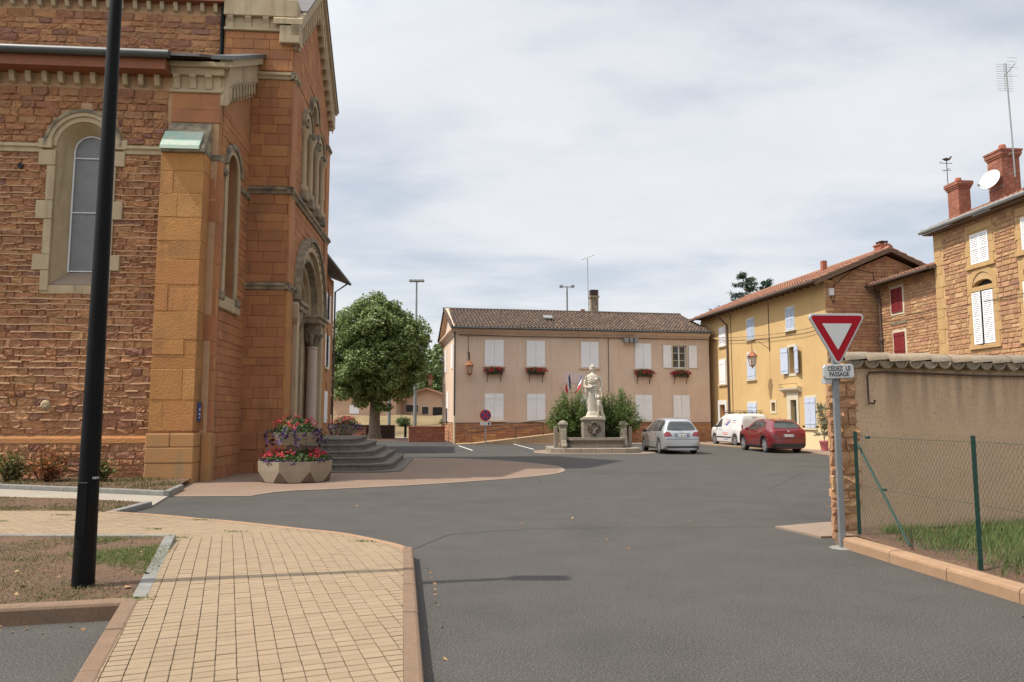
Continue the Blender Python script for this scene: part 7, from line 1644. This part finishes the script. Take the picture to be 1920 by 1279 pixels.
for i, (x, y, h, rx, lb) in enumerate(((-8.2, 92, 10.2, 3.4, 'light green tree behind the pink bungalow next to the town hall gable'), (-12.5, 97, 7.6, 3.8, 'leafy tree behind the plane tree, right of the church'), (-18.5, 94, 7.8, 4.2, 'leafy tree above the pink bungalow, close to the church house'), (-23.5, 97, 8.2, 4.2, 'leafy tree behind the church house, farthest left'), (-4.6, 99, 8.0, 3.4, 'leafy tree rising behind the town hall gable'))):
    tree('broadleaf_tree', (x, y, 1.2), lb, 2.2, .22, h * .58, rx, h * .42, 110, 70, .42, m_bgt, 20 + i, 'trees behind the bungalows', crad=(.6, 1.1), limbs=5)
# conifer above the yellow house
m_con = mat('conifer_needle', (.05, .085, .055), tints=[(.04, .07, .045), (.065, .10, .065), (.05, .085, .05), (.09, .12, .085)], rough=.7, leaf=.15)
ce = empty('conifer', (19.8, 62, 0), 0, 'dark conifer with two ragged tops behind the yellow house roof', 'tree'); r = np.random.default_rng(6); b = MB(); Ps, Ns = [], []
for (tx, th_) in ((0, 13.8), (1.75, 13.1)):
    b.tube([(tx * .4, 0, 0), (tx, 0, th_ * .6), (tx, 0, th_)], [.3, .16, .02], 8)
    for i in range(64):
        z = th_ - .15 - (i / 64) ** .9 * 5.5; L_ = .25 + (th_ - z) * .75 * r.uniform(.7, 1.2); a = r.uniform(0, 2 * math.pi); d = np.array([math.cos(a), math.sin(a), r.uniform(.0, .35)])
        b.tube([(tx, 0, z), tuple(np.array([tx, 0, z]) + d * L_)], [.03, .006], 4, cap=False)
        for t in r.uniform(.15, 1, 110): Ps.append(np.array([tx, 0, z]) + d * L_ * t + r.normal(0, .09, 3)); Ns.append(r.normal(0, .5, 3) + [0, 0, .6])
v, f = leaf_mesh(np.array(Ps), unit(np.array(Ns)), .24, .35, r=r); np_obj('crown', v, f, m_con, ce); b.build('trunk', m_bark, ce, fix=False)
# ================================================================ beyond the square
m_bank = mat('dry_bank', (.26, .185, .085), (.17, .125, .06), scale=.7, rough=1, bump=.8, bscale=8, contrast=1.3)
xs_ = np.linspace(-60, 12, 60); V_ = []; F_ = []
prof = [(60.5, -.05), (61.5, .12), (64, .5), (67, 1.1), (70, 1.55), (72.5, 1.72), (110, 1.8)]
for x in xs_:
    for y, z in prof: V_.append((x, y + .4 * math.sin(x * .5), z + (0 if z < 0 else .07 * math.sin(x * 1.3 + y))))
k = len(prof); F_ = [(i * k + j, (i + 1) * k + j, (i + 1) * k + j + 1, i * k + j + 1) for i in range(len(xs_) - 1) for j in range(k - 1)]
MB().add(V_, F_).build('bank', m_bank, smooth=True, kind='structure')
sheet('bank_path', [(-12, 57.6), (-3, 57.6), (-3, 60.2), (-12, 60.2)], .012, m_path); sheet('tree_surround', [(-14, 51.9), (-6.7, 50.6), (-6.5, 57.5), (-16, 57.5)], .01, mat('red_gravel', (.27, .13, .085), (.20, .10, .07), scale=3, rough=1))
MB().box(-13.5, -6.7, 51.3, 51.6, -.02, .08).build('kerb', m_forecb, kind='structure')
m_bung = mat('bungalow_render', (.56, .37, .26), (.52, .34, .235), scale=1, rough=.95)
def bungalow(x, y, w, h, rise, label, wins_, asym=.5):
    e = empty('bungalow', (x, y, 1.7), 0, label, 'house', 'pink bungalows on the bank'); pk = w * asym
    MB().prism([(0, -.3), (w, -.3), (w, h), (pk, h + rise), (0, h)], 0, 7, 'y').build('wall', m_bung, e)
    for a, c_ in (((-.5, h - .5 * rise / pk), (pk, h + rise)), ((w + .5, h - .5 * rise / (w - pk)), (pk, h + rise))): MB().prism([a, c_, (c_[0], c_[1] + .16), (a[0], a[1] + .16)], -.6, 7.3, 'y').build('roof', m_tiler, e)
    for (a, c_, z0_, z1_, mm) in wins_:
        q = MB().box(a, c_, -.04, .0, z0_, z1_).build('window', m_winfr2 if mm is m_pane else mm, e)
        if mm is m_pane: MB().box(a + .06, c_ - .06, -.05, -.041, z0_ + .06, z1_ - .06).build('pane', m_pane, q)
    return e
bungalow(-18.1, 75, 6.4, 1.9, .75, 'pink bungalow with white shutter behind the plane tree trunk', [(1.75, 2.7, .2, 1.05, m_white)], .85)
bungalow(-12.6, 79, 6.6, 1.7, 1.1, 'pink bungalow with dark windows beside the town hall gable', [(1.3, 2.7, .35, 1.2, m_pane), (3.0, 3.8, .1, 1.0, m_pane), (4.2, 6.2, .0, .9, m_dark)], .55)
for x, z, lb in ((-10.9, 62.5, 'grey post standing on the bank behind the plane tree'),):
    p = empty('grey_post', (x + .6, z, 0), 0, lb, 'post'); MB().tube([(0, 0, 0), (0, 0, 5.2)], .14, 12).build('shaft', m_post, p, True); MB().lathe([(.3, 0), (.3, .05), (.18, .12)], 10).build('foot', m_kerbg, p)
def mast(x, y, h, n, label):
    e = empty('floodlight_mast', (x, y, 0), 0, label, 'floodlight', 'floodlight masts of the sports ground'); MB().tube([(0, 0, 0), (0, 0, h * .5), (0, 0, h)], [.17, .12, .07], 10).build('mast', m_post, e, True)
    MB().tube([(-.5, 0, h), (.5, 0, h)], .05, 6).build('crossbar', m_post, e)
    for k in range(n):
        x_ = -.52 + 1.04 * k / (n - 1); MB().prism([(-.2, -.06), (.22, -.1), (.24, .06), (-.18, .1)], x_ - .14, x_ + .14, 'x').build('lamp', m_post, e).location = (0, 0, h + .05)
mast(-8.55, 65.7, 13.7, 4, 'tall four-lamp floodlight mast rising behind the plane tree'); mast(4.93, 65.7, 13.2, 2, 'two-lamp floodlight mast rising behind the town hall roof')
m_bwall = mat('low_wall_brick', (.33, .12, .075), (.25, .09, .06), scale=6, rough=.95, bump=.7, bscale=20, tints=[(.36, .14, .085), (.30, .10, .065), (.42, .19, .11), (.27, .10, .075)], island=.12)
BWM = stone_meshes(5, m_bwall, .3, 'wall_stone')
def low_wall(x, y, rz, L_, h, label, seed, n=60):
    e = empty('low_wall', (x, y), rz, label, 'wall', 'low brick walls beside the square'); MB().box(0, L_, 0, .35, -.05, h).build('core', m_hmortr, e); MB().box(-.04, L_ + .04, -.05, .4, h, h + .07).build('coping', m_brick, e, bev=.01)
    place_stones(lay_stones(0, L_, .02, h, .1, .15, .2, .4, None, .014, seed), BWM, e, I4, .03, n, 'wall_stone', m_bwall, stuffname='smaller_wall_stones')
low_wall(-6.7, 48.4, R(10.4), 2.35, .95, 'low red stone wall joining the town hall gable', 81); low_wall(-13.2, 49.6, R(3), 3.4, .85, 'low red stone wall behind the far planter', 82, 30)
pbx = empty('timber_box', (-12.9, 55.6, 0), R(2), 'long dark brown timber box right behind the plane tree trunk', 'planter box')
for k in range(5): MB().box(0, 4.1, -.03, .0, .02 + k * .2, .21 + k * .2).build('board', m_wood, pbx, bev=.008)
MB().box(.02, 4.08, 0, .9, 0, 1.0).build('body', m_wood, pbx)
bo = empty('bollard', (-8.35, 58.5, 0), 0, 'small black bollard by the bank path', 'bollard'); MB().lathe([(.1, 0), (.1, 1.0), (.08, 1.1), (.03, 1.14)], 10).build('shaft', m_black, bo, True); MB().lathe([(.13, .85), (.13, .9)], 10).build('collar', m_black, bo)
for i, (x, y, s_, lb) in enumerate(((-9.6, 66, 1.0, 'round green bush on the bank between the posts'), (-5.6, 66.5, 1.2, 'dark green bush on the bank beside the town hall'), (-13.6, 52.2, .9, 'pale ornamental grass tuft behind the low wall'))):
    spray_shrub('bush', (x, y, .55 if y > 60 else .2), lb, 1.15 * s_, .75 * s_, 60, 30 + i, m_bgt, 'small bushes beyond the square', 40, .16, .5)
# house behind the church
m_orr = mat('orange_render', (.42, .20, .09), (.37, .165, .075), scale=1.2, rough=.92, bump=.3, bscale=60)
ho = empty('orange_house', (-9.5, 37.0), R(94.5), 'orange rendered house with white shutters just behind the church', 'house')
MB().prism([(-4, -.1), (3.06, -.1), (3.06, 9.0), (-4, 9.0)], 0, 8, 'y').build('walls', m_orr, ho)
MB().prism([(-.75, 8.9), (4, 10.7), (8.7, 8.9), (8.7, 9.0), (4, 10.85), (-.75, 9.02)], -4.2, 3.55, 'x').build('roof', m_slate, ho); MB().tube([(-4.2, -.8, 8.95), (3.6, -.8, 8.95)], .08, 8).build('gutter', m_gutter, ho, True)
MB().tube([(2.95, -.8, 8.9), (2.95, -.1, 8.4), (2.95, -.1, .1)], .05, 7).build('downpipe', m_brownpipe, ho, True)
for z0_, z1_ in ((6.6, 7.95), (4.2, 5.85)):
    MB().box(.55, 1.35, -.02, .02, z0_, z1_).build('pane', m_pane, ho); MB().arch(.95, z1_, .36, .55, -.04, .02, n=8).build('window_arch', m_rub, ho); MB().box(.4, 1.5, -.14, .02, z0_ - .14, z0_ - .02).build('window_sill', m_winfr2, ho)
    shutter(ho, -.02, z0_, .5, z1_ - z0_, m_white, y=-.05, ang=R(-3), planks=3); shutter(ho, 1.4, z0_, .5, z1_ - z0_, m_white, y=-.05, ang=R(3), planks=3)
MB().arch(1.0, 3.0, .42, .6, -.04, .02, n=8).build('window_arch', m_rub, ho); shutter(ho, .55, 1.35, .95, 1.6, m_white, y=-.04, planks=3, louvre=False); shutter(ho, -.3, 1.35, .5, 1.6, m_white, y=-.05, planks=3)
# wooded hill on the horizon
m_hill = mat('wooded_hill', (.055, .085, .06), (.08, .11, .075), scale=.02, rough=1)
V_ = []; nx_, ny_ = 90, 12; rh = random.Random(3)
for j in range(ny_):
    for i in range(nx_):
        x = -1500 + 3000 * i / (nx_ - 1); t = j / (ny_ - 1); hgt = (95 + 25 * math.sin(x * .004 + 2) + 12 * math.sin(x * .013)) * math.sin(min(1, t * 1.15) * math.pi / 2); V_.append((x, 1150 + 700 * t, -2 + hgt + rh.uniform(-2, 2)))
MB().add(V_, [(j * nx_ + i, j * nx_ + i + 1, (j + 1) * nx_ + i + 1, (j + 1) * nx_ + i) for j in range(ny_ - 1) for i in range(nx_ - 1)]).build('hill', m_hill, smooth=True, kind='structure')
